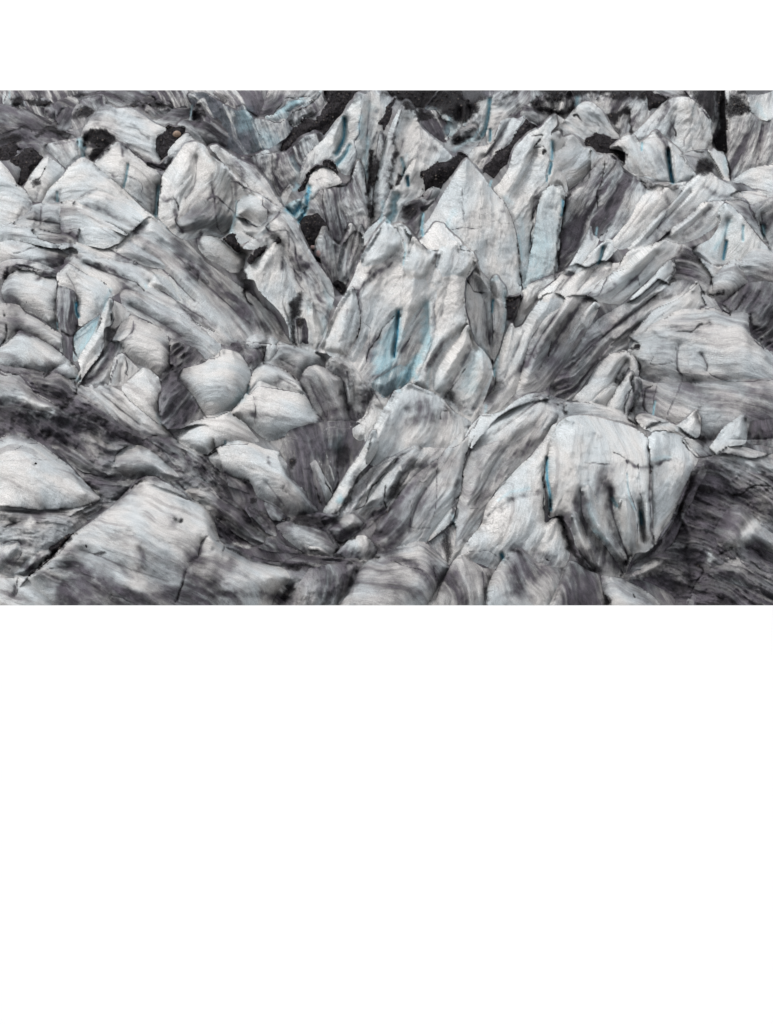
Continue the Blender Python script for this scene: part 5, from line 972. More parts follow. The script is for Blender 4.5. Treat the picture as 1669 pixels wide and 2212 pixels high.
    SE('B1', 48, 115, .02, "curved white blade with a sharp tip pointing up, left of centre", [(845, 348), (870, 372), (858, 430), (872, 520), (850, 560), (800, 582), (800, 700), (770, 790), (700, 870), (640, 960), (622, 1010), (598, 1005), (575, 965), (620, 900), (600, 820), (660, 720), (740, 580), (790, 450)], [(16, 8, [(846, 352), (810, 520), (740, 680), (650, 820), (610, 960)]), (7, [(860, 440), (840, 540), (780, 720), (650, 900)])])
    SE('B1', 44, 95, .06, "small neat pyramid with two dark edges, left of centre", [(835, 1010), (865, 870), (880, 805), (940, 768), (985, 805), (1060, 880), (1090, 900), (1000, 960), (965, 1015), (900, 1025)], [(16, 8, [(938, 775), (910, 800), (880, 880), (850, 1000)]), (14, 6, [(945, 775), (975, 860), (985, 940)]), (4, [(930, 860), (920, 1000)])])
    SE('B1', 42, 40, .02, "white pyramid with a tiny knob at its tip, left of centre", [(945, 1020), (1040, 940), (1080, 900), (1100, 882), (1150, 900), (1220, 955), (1243, 1000), (1242, 1100), (1222, 1140), (1245, 1290), (1220, 1320), (1120, 1240), (1000, 1140), (940, 1060)], [(16, 8, [(1100, 888), (1090, 1000), (1050, 1080)]), (14, 6, [(1110, 890), (1210, 1000), (1210, 1200)])], puff=.3)
    RI('B1', 34, 38, .15, "long white ridge below the two small pyramids", [(600, 1040), (660, 1010), (700, 1008), (740, 1040), (790, 998), (870, 1030), (960, 1080), (1100, 1190), (1240, 1310), (1340, 1410), (1200, 1430), (1000, 1360), (860, 1260), (740, 1120)], [(12, 6, [(700, 1015), (780, 1120), (920, 1270), (1150, 1400)]), (11, 6, [(800, 1005), (960, 1110), (1150, 1270), (1300, 1400)]), (-3, [(760, 1060), (900, 1180), (1080, 1320)])])
    # ---------------- dark lower left plain
    MO('B1', 28, 30, .72, "wide dark streaked plain of dirty ice, lower left", [(-60, 860), (50, 880), (180, 890), (360, 930), (480, 970), (580, 990), (650, 1060), (760, 1130), (860, 1260), (1000, 1360), (1240, 1430), (1400, 1350), (1600, 1330), (1700, 1600), (1800, 1900), (2050, 2150), (2000, 2260), (1600, 2200), (1300, 1900), (800, 1900), (400, 1500), (-60, 1420)], [(9, [(100, 1200), (500, 1260), (900, 1400), (1300, 1700)]), (-5, [(300, 1250), (700, 1400), (1100, 1650)]), (8, [(600, 1180), (900, 1330), (1300, 1560), (1700, 2000)]), (-4, [(800, 1330), (1200, 1600), (1500, 1900)])], lump=1.6, groove=1.5)
    MO('B1', 34, 20, .7, "soot dark mound left of the tapering ridges", [(140, 900), (250, 878), (350, 920), (420, 908), (540, 970), (585, 1050), (585, 1110), (450, 1120), (300, 1095), (240, 1010)], [(9, [(200, 895), (300, 1000), (420, 1080)]), (9, [(440, 915), (540, 1010)])])
    MO('B1', 32, 25, .42, "grey mottled mound at the left edge among dark streaks", [(-60, 890), (50, 925), (150, 918), (230, 1000), (290, 1080), (450, 1175), (440, 1225), (280, 1235), (100, 1185), (-60, 1180)], [(12, 6, [(60, 935), (200, 1060), (400, 1190)]), (8, [(-30, 1030), (120, 1120), (260, 1210)])])
    MO('B1', 36, 30, .6, "small dark rounded block beside a tiny pale spike", [(485, 1200), (560, 1108), (620, 1105), (680, 1175), (720, 1200), (640, 1240), (540, 1250)], [(7, [(600, 1112), (620, 1200)])])
    RI('B1', 34, 38, .15, "thin pale ridge below the left crevasse mouth", [(555, 985), (620, 1012), (740, 1095), (850, 1240), (780, 1210), (690, 1130), (600, 1090)], [(8, 3, [(570, 990), (700, 1090), (830, 1225)])])
    RI('C1', 30, 30, .35, "long tan ridge crossing the dark plain, lower left", [(300, 60), (380, 50), (470, 95), (600, 150), (700, 200), (780, 260), (900, 335), (1090, 365), (900, 385), (800, 340), (640, 300), (480, 190), (380, 110)], [(12, 5, [(400, 65), (600, 180), (800, 300), (1000, 365)])])
    RI('C1', 30, 28, .4, "grey wedge of banded ice above the long tan ridge", [(560, 0), (700, -40), (820, 60), (960, 110), (900, 170), (780, 160), (640, 80)], [(8, [(690, -20), (840, 100)])])
    MO('C1', 36, 20, .1, "pale rounded mound with a dirty left flank in the dark plain", [(868, 220), (920, 150), (1000, 108), (1060, 95), (1130, 108), (1220, 160), (1300, 240), (1440, 360), (1300, 380), (1200, 350), (1095, 355), (1000, 375), (885, 300)], [(15, 8, [(1060, 100), (1100, 200), (1090, 340)]), (10, [(1070, 100), (1200, 180), (1330, 320)])], puff=.3)
    DE('C1', 26, 10, .8, "flat dark cracked hollow between the two big lower left mounds", [(640, 340), (760, 370), (900, 375), (1080, 365), (1010, 440), (850, 590), (700, 670), (540, 650), (740, 540), (770, 470), (690, 410)], mat=None, lump=1.6)
    RI('C1', 32, 38, .5, "ragged brown ridge running right of the pale rounded mound", [(1060, 60), (1200, 20), (1330, 40), (1380, 80), (1450, 200), (1560, 280), (1650, 340), (1730, 440), (1640, 420), (1500, 380), (1350, 300), (1220, 130)], [(11, 5, [(1330, 50), (1460, 230), (1640, 390)]), (8, [(1200, 40), (1300, 170), (1440, 320)])])
    RI('C2', 30, 38, .4, "dirty ribbed strip left of the wide white dome", [(-60, 90), (80, 120), (200, 240), (350, 330), (490, 370), (545, 490), (450, 450), (330, 410), (220, 320), (100, 290)], [(9, 4, [(60, 120), (230, 280), (480, 400)])])
    RI('C2', 30, 35, .25, "pale edged rib crossing the dark plain, centre left", [(-40, 450), (90, 400), (160, 420), (230, 450), (290, 505), (450, 600), (560, 760), (700, 840), (920, 935), (600, 905), (400, 790), (230, 660), (140, 560)], [(11, 4, [(100, 410), (260, 530), (430, 660), (600, 800), (860, 920)])])
    RI('C2', 30, 40, .42, "short grey rib with a pale rim below the wide white dome", [(440, 560), (560, 600), (640, 650), (690, 720), (700, 800), (620, 770), (520, 680)], [(8, 3, [(470, 575), (600, 640), (680, 760)])])
    # ---------------- domes in the lower centre
    MO('B2', 42, 12, .02, "clean white rounded mound with a scalloped top and blue lower right", [(-60, 960), (-20, 890), (50, 870), (100, 860), (160, 832), (240, 772), (290, 738), (350, 748), (420, 778), (480, 860), (505, 940), (475, 1060), (440, 1120), (350, 1220), (240, 1265), (150, 1265), (90, 1160), (20, 1060), (-50, 1000)], [(14, 8, [(290, 742), (250, 800), (160, 850), (30, 890)]), (10, [(350, 755), (400, 900), (380, 1060)])], puff=.42)
    RI('B1', 32, 140, .7, "purple grey slope left of the clean white rounded mound", [(1230, 960), (1310, 850), (1300, 700), (1345, 650), (1450, 680), (1590, 820), (1520, 850), (1430, 900), (1415, 960), (1480, 1080), (1560, 1200), (1590, 1270), (1500, 1300), (1400, 1350), (1240, 1340), (1225, 1150)], [(9, 4, [(1350, 660), (1440, 760), (1560, 810)]), (7, [(1340, 900), (1400, 1040), (1500, 1240)]), (-4, [(1290, 960), (1330, 900), (1360, 800)])])
    MO('B2', 36, 60, .5, "crumpled brown blocks between the mounds, centre left", [(300, 690), (350, 670), (430, 680), (470, 740), (560, 730), (620, 720), (590, 820), (520, 900), (480, 870), (440, 780), (340, 740)], [(7, [(360, 680), (440, 740)]), (7, [(540, 740), (500, 840)])], lump=1.6)
    MO('B2', 40, 40, .05, "small cream block at the foot of the brown flow", [(450, 665), (500, 640), (545, 620), (600, 630), (645, 655), (610, 735), (530, 740), (480, 710)], [(8, [(545, 626), (560, 700)])])
    SL('B2', 46, 95, .03, "upright white panel left of the grey lobes", [(600, 830), (620, 740), (635, 660), (670, 645), (720, 680), (725, 730), (690, 790), (650, 840)], [(8, [(660, 652), (700, 690), (680, 780)])])
    MO('B2', 38, 20, .28, "grey ridged mound behind the central domes", [(590, 850), (660, 800), (720, 680), (800, 705), (900, 730), (1000, 760), (1080, 800), (1110, 870), (1000, 870), (930, 890), (880, 990), (800, 930), (740, 890), (640, 860)], [(12, 6, [(730, 690), (860, 740), (1040, 800)]), (11, 5, [(730, 740), (850, 780), (980, 850)]), (0, [(720, 810), (850, 880)])])
    MO('B2', 40, 15, .08, "small pale lip on the skyline of the grey lobes", [(895, 740), (905, 720), (950, 722), (1020, 760), (1060, 800), (960, 775)])
    MO('B2', 36, 60, .45, "soot streaked mound with a pale triangular facet, centre", [(1080, 880), (1100, 820), (1150, 780), (1220, 795), (1290, 850), (1370, 940), (1460, 1030), (1530, 1090), (1440, 1120), (1410, 1240), (1340, 1310), (1260, 1260), (1240, 1090), (1200, 970), (1120, 920)], [(13, 6, [(1230, 800), (1330, 920), (1450, 1040)]), (10, [(1160, 790), (1240, 930), (1260, 1150)]), (-3, [(1300, 1060), (1330, 1240)])])
    SL('B2', 42, 70, .1, "pale triangular facet leaning in the sooty centre", [(1255, 860), (1280, 830), (1310, 860), (1390, 960), (1400, 1010), (1340, 1040), (1300, 1000)], [(6, [(1275, 845), (1330, 1000)])])
    WA('B3', 50, 100, .45, "rippled dirty floor below the blue grooves of the front mass", [(-30, 980), (60, 920), (150, 870), (210, 810), (260, 840), (330, 900), (300, 1010), (220, 1050), (160, 1100), (120, 1130), (60, 1100), (0, 1050)], [(6, [(140, 880), (200, 960), (140, 1090)])], tint=.25)
    MO('B2', 38, 30, .2, "grey and white folded ice behind the sharp pale facet, centre", [(1400, 1130), (1450, 1050), (1500, 1070), (1600, 1120), (1590, 1230), (1500, 1230), (1440, 1200)], [(6, [(1450, 1060), (1520, 1180)])])
    MO('B2', 38, 60, .33, "grey marbled mound with dark right side, centre", [(880, 990), (900, 930), (940, 880), (1010, 860), (1100, 900), (1200, 965), (1235, 1100), (1270, 1260), (1260, 1350), (1100, 1340), (1040, 1270), (980, 1200), (950, 1110), (900, 1050)], [(14, 8, [(960, 880), (1080, 980), (1150, 1120), (1230, 1300)]), (10, [(1000, 870), (1180, 980)]), (0, [(960, 1000), (1020, 1130), (1100, 1290)])])
    MO('B2', 42, 20, .1, "upper white lobe with dark eyelets on its right end, centre", [(470, 1080), (500, 960), (540, 880), (580, 845), (620, 833), (700, 848), (780, 900), (860, 970), (920, 1040), (960, 1140), (880, 1080), (700, 1050), (560, 1030), (500, 1090)], [(13, 6, [(620, 840), (560, 920), (500, 1040)]), (12, 6, [(640, 840), (780, 930), (900, 1060)]), (4, [(720, 960), (850, 1030)])], puff=.3)
    MO('B2', 42, 15, .03, "big smooth white dome with a pointed left top, centre", [(340, 1225), (430, 1130), (490, 1050), (530, 1000), (570, 982), (640, 1010), (740, 1040), (870, 1050), (940, 1120), (980, 1190), (1040, 1250), (1115, 1325), (1000, 1420), (900, 1440), (780, 1420), (640, 1450), (520, 1360), (430, 1290)], [(18, 10, [(572, 988), (600, 1060), (620, 1160)]), (16, 8, [(575, 990), (740, 1060), (900, 1150), (1020, 1290)]), (12, [(560, 990), (480, 1110), (380, 1230)])], puff=.42)
    WA('C2', 46, 75, .72, "dark funnel wall under the marbled mound, centre", [(720, 190), (780, 0), (900, -60), (1200, -90), (1350, -70), (1380, 70), (1260, 280), (1180, 420), (1130, 510), (1060, 610), (1010, 600), (900, 440), (790, 330)], [(6, [(900, 0), (950, 200), (1020, 480)]), (-10, [(1180, 100), (1160, 350), (1080, 560)])], tint=.04, comb=.15)
    RI('C2', 48, 70, .18, "tan rib descending into the dark funnel, left of two", [(925, 230), (1010, 190), (1060, 260), (1110, 350), (1150, 430), (1130, 500), (1075, 580), (1050, 500), (1000, 380)], [(11, 5, [(990, 200), (1060, 350), (1080, 540)])])
    RI('C2', 50, 75, .3, "thin grey rib descending into the dark funnel, right of two", [(1030, 120), (1050, 108), (1100, 200), (1155, 270), (1175, 410), (1150, 450), (1100, 330), (1060, 220)], [(7, [(1045, 115), (1110, 260), (1155, 420)])])
    MO('C2', 42, 12, .02, "wide white dome left of the funnel, uppermost of the lower pair", [(-80, 60), (-30, -10), (60, -90), (120, -122), (240, -150), (330, -166), (430, -100), (520, 0), (570, 70), (480, 90), (400, 100), (300, 100), (240, 130), (170, 190), (60, 160), (-30, 110)], [(14, 8, [(330, -160), (200, -60), (150, 60)])], puff=.42)
    MO('C2', 38, 35, .08, "large pale dome left of the dark funnel, grey at its lower right", [(165, 190), (250, 110), (310, 70), (400, 60), (500, 78), (600, 118), (740, 160), (805, 240), (790, 320), (850, 360), (930, 460), (1015, 595), (1000, 620), (860, 650), (800, 660), (700, 580), (560, 500), (500, 390), (330, 330), (220, 270)], [(18, 10, [(400, 66), (560, 160), (700, 300), (840, 420), (1000, 600)]), (14, 8, [(330, 80), (420, 230), (560, 420)]), (4, [(620, 380), (760, 560)])], puff=.35)
    SL('C2', 34, 30, .06, "small white facet at the lower end of the large pale dome", [(600, 500), (680, 530), (750, 580), (805, 660), (760, 680), (670, 670), (620, 590)], [(7, [(620, 510), (700, 590), (780, 660)])])
    # ---------------- lower centre right
    SL('B2', 46, 110, .04, "sharp pale facet with a greenish face above the long white blade", [(1270, 1345), (1370, 1260), (1400, 1200), (1430, 1128), (1500, 1180), (1560, 1210), (1520, 1300), (1470, 1370), (1420, 1440), (1330, 1460), (1280, 1420)], [(10, 5, [(1432, 1135), (1440, 1240), (1460, 1340)])], tint=.07)
    SE('B3', 46, 110, .1, "rounded grey white summit in front of the fluted mass, centre", [(-20, 1500), (20, 1340), (90, 1200), (150, 1110), (180, 1055), (230, 1045), (290, 1003), (350, 1015), (400, 1040), (480, 1070), (560, 1130), (640, 1220), (780, 1310), (740, 1420), (640, 1500), (560, 1500), (380, 1510), (300, 1580), (150, 1570), (40, 1640), (-40, 1620)], [(20, 12, [(285, 1008), (180, 1180), (80, 1350), (10, 1540)]), (20, 12, [(300, 1008), (470, 1080), (490, 1200), (560, 1400)]), (10, [(500, 1090), (640, 1240), (720, 1340)]), (8, [(260, 1200), (170, 1400)])], puff=.25)
    MO('C3', 34, 128, .75, "dark muddy gully winding below the rounded summit", [(-380, 660), (-250, 600), (-130, 400), (20, 260), (170, 150), (330, 80), (420, 100), (300, 300), (100, 620), (-40, 700), (-140, 800), (-260, 890), (-350, 760)], [(7, [(330, 100), (120, 260), (-60, 480), (-200, 680)]), (-4, [(250, 160), (60, 360), (-120, 600)])], lump=1.6)
    SE('C2', 44, 118, .02, "long bright white blade leaning over the dark funnel", [(1055, 615), (1110, 520), (1180, 420), (1250, 300), (1340, 170), (1400, 60), (1440, -20), (1475, -10), (1490, 80), (1450, 200), (1345, 310), (1295, 400), (1260, 530), (1190, 610), (1110, 628)], [(15, 8, [(1445, -10), (1380, 160), (1270, 330), (1170, 500), (1090, 610)])])
    RI('C2', 38, 125, .3, "curved grey rib with a dark ragged edge right of the long blade", [(1270, 600), (1350, 490), (1380, 400), (1450, 280), (1530, 220), (1620, 180), (1600, 250), (1500, 340), (1470, 430), (1400, 540), (1310, 600)], [(10, 5, [(1580, 200), (1450, 320), (1370, 480), (1290, 590)])])
    RI('C3', 38, 125, .3, "sinuous grey rib holding a short white blade, centre", [(-170, 660), (-60, 500), (60, 350), (150, 240), (240, 160), (340, 98), (420, 110), (570, 90), (545, 185), (440, 260), (340, 335), (230, 470), (130, 600), (40, 600), (-20, 580), (-90, 640)], [(12, 6, [(350, 105), (200, 250), (60, 430), (-80, 600)]), (7, [(540, 110), (400, 250), (260, 400)]), (-6, [(330, 260), (230, 340), (170, 500), (80, 560)])])
    SE('C3', 44, 115, .02, "short crooked white blade in the dark gully, centre", [(105, 430), (160, 340), (225, 253), (240, 300), (205, 390), (180, 450), (140, 460)], [(9, 4, [(222, 260), (170, 370), (140, 440)])])
    MO('C2', 36, 40, .28, "grey pointed mound beside the muddy gully", [(1040, 745), (1130, 700), (1180, 660), (1240, 620), (1310, 595), (1365, 640), (1395, 700), (1340, 765), (1190, 860), (1100, 780)], [(11, 5, [(1300, 602), (1220, 700), (1120, 740)]), (7, [(1310, 605), (1370, 700)])])
    DE('C2', 30, 20, .85, "flat dark crevice floor at the mouth of the funnel", [(790, 690), (840, 640), (960, 610), (1110, 625), (1200, 600), (1140, 690), (1080, 720), (950, 730), (850, 715)], mat=None, lump=1.6)
    MO('C2', 38, 20, .42, "low brown block lying across the funnel mouth", [(800, 690), (830, 640), (900, 618), (980, 612), (1000, 650), (985, 715), (900, 720), (840, 705)], [(7, [(830, 650), (920, 630), (980, 640)])])
    MO('C2', 38, 25, .18, "pale grey bank with a curled lip below the funnel mouth", [(700, 720), (770, 685), (850, 705), (980, 732), (1060, 758), (1120, 800), (1195, 870), (1180, 915), (1140, 960), (1060, 950), (950, 935), (880, 900), (760, 810)], [(13, 6, [(860, 715), (1020, 760), (1120, 860)]), (7, [(790, 720), (860, 830), (940, 900)])], puff=.3)
    SL('C2', 40, 20, .08, "small pale shelf on the pale grey bank", [(920, 870), (980, 855), (1050, 868), (1090, 900), (1140, 958), (1040, 950), (950, 930)], [(6, [(960, 865), (1060, 880), (1110, 930)])])
    MO('C2', 40, 100, .04, "clean greenish white mound on the dark centre floor", [(1135, 960), (1200, 890), (1280, 812), (1340, 792), (1385, 795), (1445, 850), (1480, 930), (1430, 980), (1300, 978), (1200, 968)], [(14, 7, [(1330, 798), (1320, 900), (1330, 970)]), (8, [(1290, 815), (1180, 930)]), (10, [(1385, 800), (1440, 920)])], tint=.04)
    RI('C3', 38, 122, .28, "long grey slope with a bright left edge running down to a point", [(5, 825), (60, 700), (120, 600), (220, 470), (340, 325), (450, 250), (540, 170), (640, 60), (700, -10), (745, -20), (755, 90), (715, 280), (705, 420), (650, 560), (530, 710), (430, 840), (330, 850), (200, 890), (100, 890), (30, 850)], [(22, 12, [(700, 0), (560, 160), (340, 370), (190, 560), (60, 760)]), (12, 6, [(740, 60), (620, 300), (560, 520), (420, 780)]), (3, [(520, 300), (360, 540), (290, 760)]), (10, [(440, 420), (380, 620), (340, 760)])])
    SL('C3', 44, 118, .02, "narrow cyan edged flake at the foot of the long grey slope", [(400, 840), (470, 740), (520, 670), (580, 600), (640, 535), (655, 560), (640, 640), (590, 720), (480, 810), (430, 845)], [(8, 3, [(635, 545), (540, 670), (440, 820)])], tint=.05)
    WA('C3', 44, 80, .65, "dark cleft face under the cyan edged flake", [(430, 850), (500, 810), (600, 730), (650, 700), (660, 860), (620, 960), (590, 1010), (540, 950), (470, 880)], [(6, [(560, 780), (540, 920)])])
    RI('C3', 38, 122, .36, "purple grey flow between two long black cracks, lower centre right", [(590, 1030), (620, 880), (650, 640), (700, 430), (720, 260), (780, 120), (880, 0), (980, -120), (1120, -200), (1300, -250), (1430, -260), (1440, -100), (1340, 40), (1210, 190), (1110, 280), (970, 430), (870, 610), (830, 730), (750, 840), (690, 940)], [(14, 8, [(1250, -220), (1060, -20), (880, 240), (740, 560), (640, 880)]), (14, 8, [(1400, -200), (1260, 60), (1040, 300), (880, 520), (780, 760)]), (2, [(1200, -80), (960, 230), (800, 560)]), (8, [(800, 150), (740, 330)])])
    RI('B3', 42, 125, .05, "white crested ridge top with folded right side, centre right", [(760, 1340), (850, 1245), (925, 1240), (1010, 1220), (1100, 1145), (1180, 1100), (1265, 1077), (1345, 1092), (1490, 1140), (1500, 1210), (1400, 1290), (1300, 1380), (1180, 1440), (1060, 1500), (950, 1480), (860, 1500), (760, 1500), (720, 1420)], [(17, 9, [(1260, 1085), (1120, 1150), (980, 1260), (820, 1360)]), (12, 6, [(1340, 1100), (1200, 1220), (1020, 1360)]), (10, [(1460, 1150), (1320, 1280), (1140, 1420)]), (1, [(1300, 1130), (1120, 1270), (940, 1400)])])
    SL('B3', 36, 20, .35, "flat grey shelf right of the white crested ridge top", [(1340, 1095), (1480, 1140), (1560, 1150), (1740, 1140), (1900, 1180), (2030, 1240), (2060, 1340), (1900, 1300), (1700, 1290), (1500, 1290), (1360, 1380), (1240, 1420), (1330, 1280)], [(10, 5, [(1380, 1110), (1480, 1200), (1400, 1320)]), (8, [(1700, 1150), (1840, 1220), (2000, 1320)])])
    SE('C3', 42, 105, .03, "left flank of the great lower right dome, smooth white with a bluish belt", [(675, 930), (740, 840), (850, 705), (890, 560), (1000, 420), (1130, 270), (1240, 170), (1330, 60), (1400, -60), (1470, -80), (1400, 60), (1365, 190), (1335, 280), (1340, 480), (1345, 690), (1430, 640), (1500, 740), (1540, 900), (1500, 1040), (1400, 1050), (1300, 1040), (1180, 1000), (1040, 1060), (940, 1060), (860, 1020), (780, 1000)], [(24, 14, [(1420, -40), (1240, 200), (1040, 430), (900, 620), (740, 860)]), (18, 10, [(1330, 280), (1300, 460), (1100, 520), (900, 640)]), (12, [(1330, 480), (1250, 760), (1100, 880)]), (14, 6, [(850, 730), (900, 880), (1000, 990)]), (16, 8, [(1440, 660), (1360, 760), (1250, 920)]), (8, [(1450, 680), (1520, 860), (1540, 980)])], puff=.25)
    SE('C4', 46, 95, .05, "great domed ice mass with black grooves at its foot, lower right", [(-60, 650), (-40, 480), (-70, 290), (-65, 150), (-30, 0), (20, -80), (80, -120), (160, -132), (260, -130), (430, -90), (560, -50), (640, -10), (705, 50), (720, 180), (725, 300), (735, 600), (748, 870), (690, 920), (610, 930), (560, 1010), (520, 1120), (350, 1100), (250, 1020), (150, 880), (110, 750), (20, 640)], [(30, 26, [(60, -110), (200, -60), (420, 80), (540, 200)]), (26, 18, [(540, 200), (560, 400), (620, 620), (640, 860)]), (26, 12, [(150, -100), (100, 200), (60, 400), (-20, 620)]), (24, 12, [(300, 0), (260, 240), (240, 430), (330, 650), (420, 860)]), (22, 10, [(430, 300), (450, 450), (540, 600), (600, 860)]), (6, -6, [(190, 440), (210, 640), (350, 840), (510, 1080)]), (4, -6, [(420, 440), (430, 600), (480, 780), (550, 960)]), (2, -6, [(640, 540), (655, 700), (675, 840)]), (24, [(690, 60), (700, 300), (700, 800)]), (2, [(40, 660), (120, 880), (300, 1060)]), (16, [(120, 620), (170, 760), (240, 900), (330, 1040)])], puff=.2)
    SE('C4', 48, 78, .16, "curved pale rib between the dark folds at the foot of the great dome", [(190, 430), (240, 405), (290, 440), (340, 600), (420, 780), (540, 950), (525, 1085), (400, 910), (280, 770), (205, 640)], [(13, 7, [(245, 415), (270, 600), (370, 790), (520, 1020)])])
    SE('C4', 48, 82, .10, "narrow bluish rib right of the deepest fold of the great dome", [(475, 560), (510, 470), (560, 490), (620, 620), (628, 850), (600, 935), (560, 905), (505, 770)], [(12, 6, [(530, 480), (560, 700), (590, 910)])], tint=.05)
    SE('C4', 48, 75, .36, "brown stained rib at the left foot of the great dome", [(110, 620), (150, 610), (180, 660), (235, 790), (300, 930), (335, 1062), (235, 1020), (155, 885), (118, 745)], [(12, 6, [(140, 625), (190, 800), (300, 1040)])])
    SE('C4', 46, 112, .04, "smooth pale half dome right of the long vertical seam, lower right", [(706, 40), (760, -10), (850, -10), (960, 30), (1060, 140), (1102, 190), (1080, 260), (1040, 300), (985, 430), (930, 560), (885, 670), (800, 790), (750, 875), (738, 600), (724, 300), (715, 150)], [(20, 12, [(830, 0), (860, 100), (880, 195)]), (24, 16, [(880, 195), (980, 200), (1050, 230)]), (20, 10, [(760, 20), (770, 200), (780, 500), (765, 820)]), (24, 8, [(1040, 230), (950, 450), (820, 740)])])
    RI('C4', 36, 40, .35, "folded brown band capping the right side of the great dome", [(690, -30), (760, -80), (900, -70), (1000, 0), (1140, 85), (1225, 172), (1140, 205), (1090, 190), (1050, 130), (960, 40), (850, 0), (760, 5)], [(10, 4, [(900, -50), (1040, 60), (1180, 170)]), (7, [(780, -40), (940, 10), (1080, 150)])])
    # ---------------- lower right dark ground
    MO('C4', 28, 25, .75, "dark violet grey ice field with winding black cracks, lower right", [(1040, 300), (1100, 200), (1160, 185), (1300, 160), (1500, 200), (1740, 200), (1740, 1440), (1000, 1440), (900, 1260), (700, 1150), (600, 1130), (510, 1125), (600, 1010), (740, 890), (880, 710), (1000, 430)], [(9, [(1150, 210), (1350, 260), (1600, 380)]), (-4, [(1050, 450), (1300, 480), (1600, 620)]), (9, [(1050, 400), (1350, 420), (1650, 560)]), (10, [(1000, 520), (960, 640), (1100, 900)]), (-6, [(980, 700), (1000, 900), (1040, 1150)]), (9, [(780, 960), (700, 1060), (560, 1120)]), (9, [(860, 1050), (1000, 1180), (1100, 1330)])], lump=1.8, groove=1.4)
    RI('C4', 34, 118, .72, "dark furrowed bank hugging the right foot of the great dome", [(1098, 185), (1170, 200), (1150, 320), (1080, 440), (1020, 570), (960, 710), (890, 850), (780, 950), (640, 1020), (600, 1000), (700, 920), (750, 872), (800, 785), (883, 665), (930, 556), (984, 428), (1042, 296)], [(8, 4, [(1120, 230), (1040, 420), (950, 640), (850, 830), (700, 960)])], weld=30)
    RI('C4', 34, 20, .28, "pale grey folded mounds at the right edge above the dark field", [(1230, 175), (1320, 108), (1450, 108), (1540, 138), (1620, 160), (1670, 215), (1740, 230), (1740, 340), (1500, 320), (1400, 260), (1290, 215)], [(10, 5, [(1320, 118), (1430, 180), (1560, 290)]), (9, [(1550, 145), (1580, 220), (1700, 290)])])
    SE('C4', 42, 110, .04, "white sharp sided peak at the right, above the folded mounds", [(1165, 130), (1230, 40), (1290, -40), (1380, -110), (1458, -152), (1466, 50), (1440, 90), (1330, 110), (1240, 170), (1200, 165)], [(14, 6, [(1455, -145), (1350, -40), (1230, 110)])])
    SL('C4', 40, 95, .5, "square grey wall at the right edge beside the sharp sided peak", [(1464, -60), (1500, -110), (1740, -120), (1740, 120), (1600, 100), (1468, 75)], [(6, [(1500, -90), (1600, 0), (1700, 60)])])
    SE('C4', 42, 110, .05, "small crooked white peak with a grey right side, right", [(880, -30), (960, -80), (1020, -130), (1075, -182), (1112, -110), (1105, 20), (1060, 50), (980, 20), (920, -10)], [(11, 5, [(1072, -175), (1020, -60), (960, -10)])])
    MO('C4', 36, 10, .2, "long low pale cap behind the crooked white peak", [(610, -110), (640, -145), (720, -140), (830, -100), (900, -60), (880, -30), (760, -40), (690, -20), (640, -60)], [(6, [(650, -135), (800, -90)])])
    MO('C4', 34, 45, .38, "brownish mound with a pale central spur, lower right", [(1200, 760), (1240, 660), (1310, 568), (1400, 558), (1470, 600), (1560, 680), (1669, 760), (1740, 820), (1740, 980), (1600, 920), (1500, 890), (1380, 910), (1250, 920)], [(15, 8, [(1400, 565), (1520, 690), (1400, 810), (1320, 900)]), (9, [(1520, 690), (1700, 830)])], puff=.3)
    RI('C4', 32, 30, .45, "thin edged dark ridge near the lower right corner", [(1150, 1060), (1230, 1010), (1300, 968), (1390, 958), (1500, 1040), (1669, 1140), (1740, 1190), (1740, 1320), (1500, 1220), (1350, 1180), (1240, 1140)], [(11, 5, [(1390, 965), (1550, 1080), (1720, 1210)]), (8, [(1200, 1050), (1300, 1150), (1500, 1200)])])
    SL('C4', 34, 130, .25, "small tan facet pressed against the dome foot, lower right", [(560, 1110), (650, 1040), (750, 970), (850, 950), (870, 980), (800, 1080), (700, 1110), (600, 1125)], [(7, [(840, 960), (720, 1040), (600, 1115)])])
    # ---------------- bottom rows
    MO('C2', 30, 20, .72, "dark smooth apron of dirty ice at the bottom centre", [(300, 860), (500, 950), (700, 1000), (900, 950), (1140, 955), (1400, 970), (1500, 960), (1400, 1080), (1300, 1200), (1180, 1420), (500, 1450), (300, 1200)], [(9, [(960, 1040), (880, 1150), (820, 1280)]), (9, [(1240, 1000), (1180, 1150), (1080, 1330)]), (-6, [(840, 1160), (720, 1320)]), (6, [(500, 950), (800, 1000), (1000, 1000)])], lump=1.5)
    MO('C2', 34, 110, .5, "smooth grey violet slope between the black gully and the bottom mounds", [(690, 1420), (800, 1250), (880, 1120), (960, 1040), (1060, 990), (1300, 1000), (1340, 1020), (1280, 1180), (1180, 1420)], [(12, 6, [(970, 1045), (880, 1200), (800, 1400)]), (9, [(1300, 1020), (1230, 1180), (1120, 1400)])])
    MO('C1', 32, 10, .45, "grey bank with faint blue patches under the left white mound", [(-60, 590), (300, 595), (600, 575), (760, 525), (870, 530), (700, 660), (570, 790), (450, 910), (300, 1090), (-60, 1100)], [(9, [(0, 600), (200, 640), (420, 640), (640, 600)]), (8, [(60, 740), (260, 720), (500, 700)]), (-4, [(20, 760), (120, 700)]), (8, [(560, 760), (400, 860), (200, 960)])], lump=1.4)
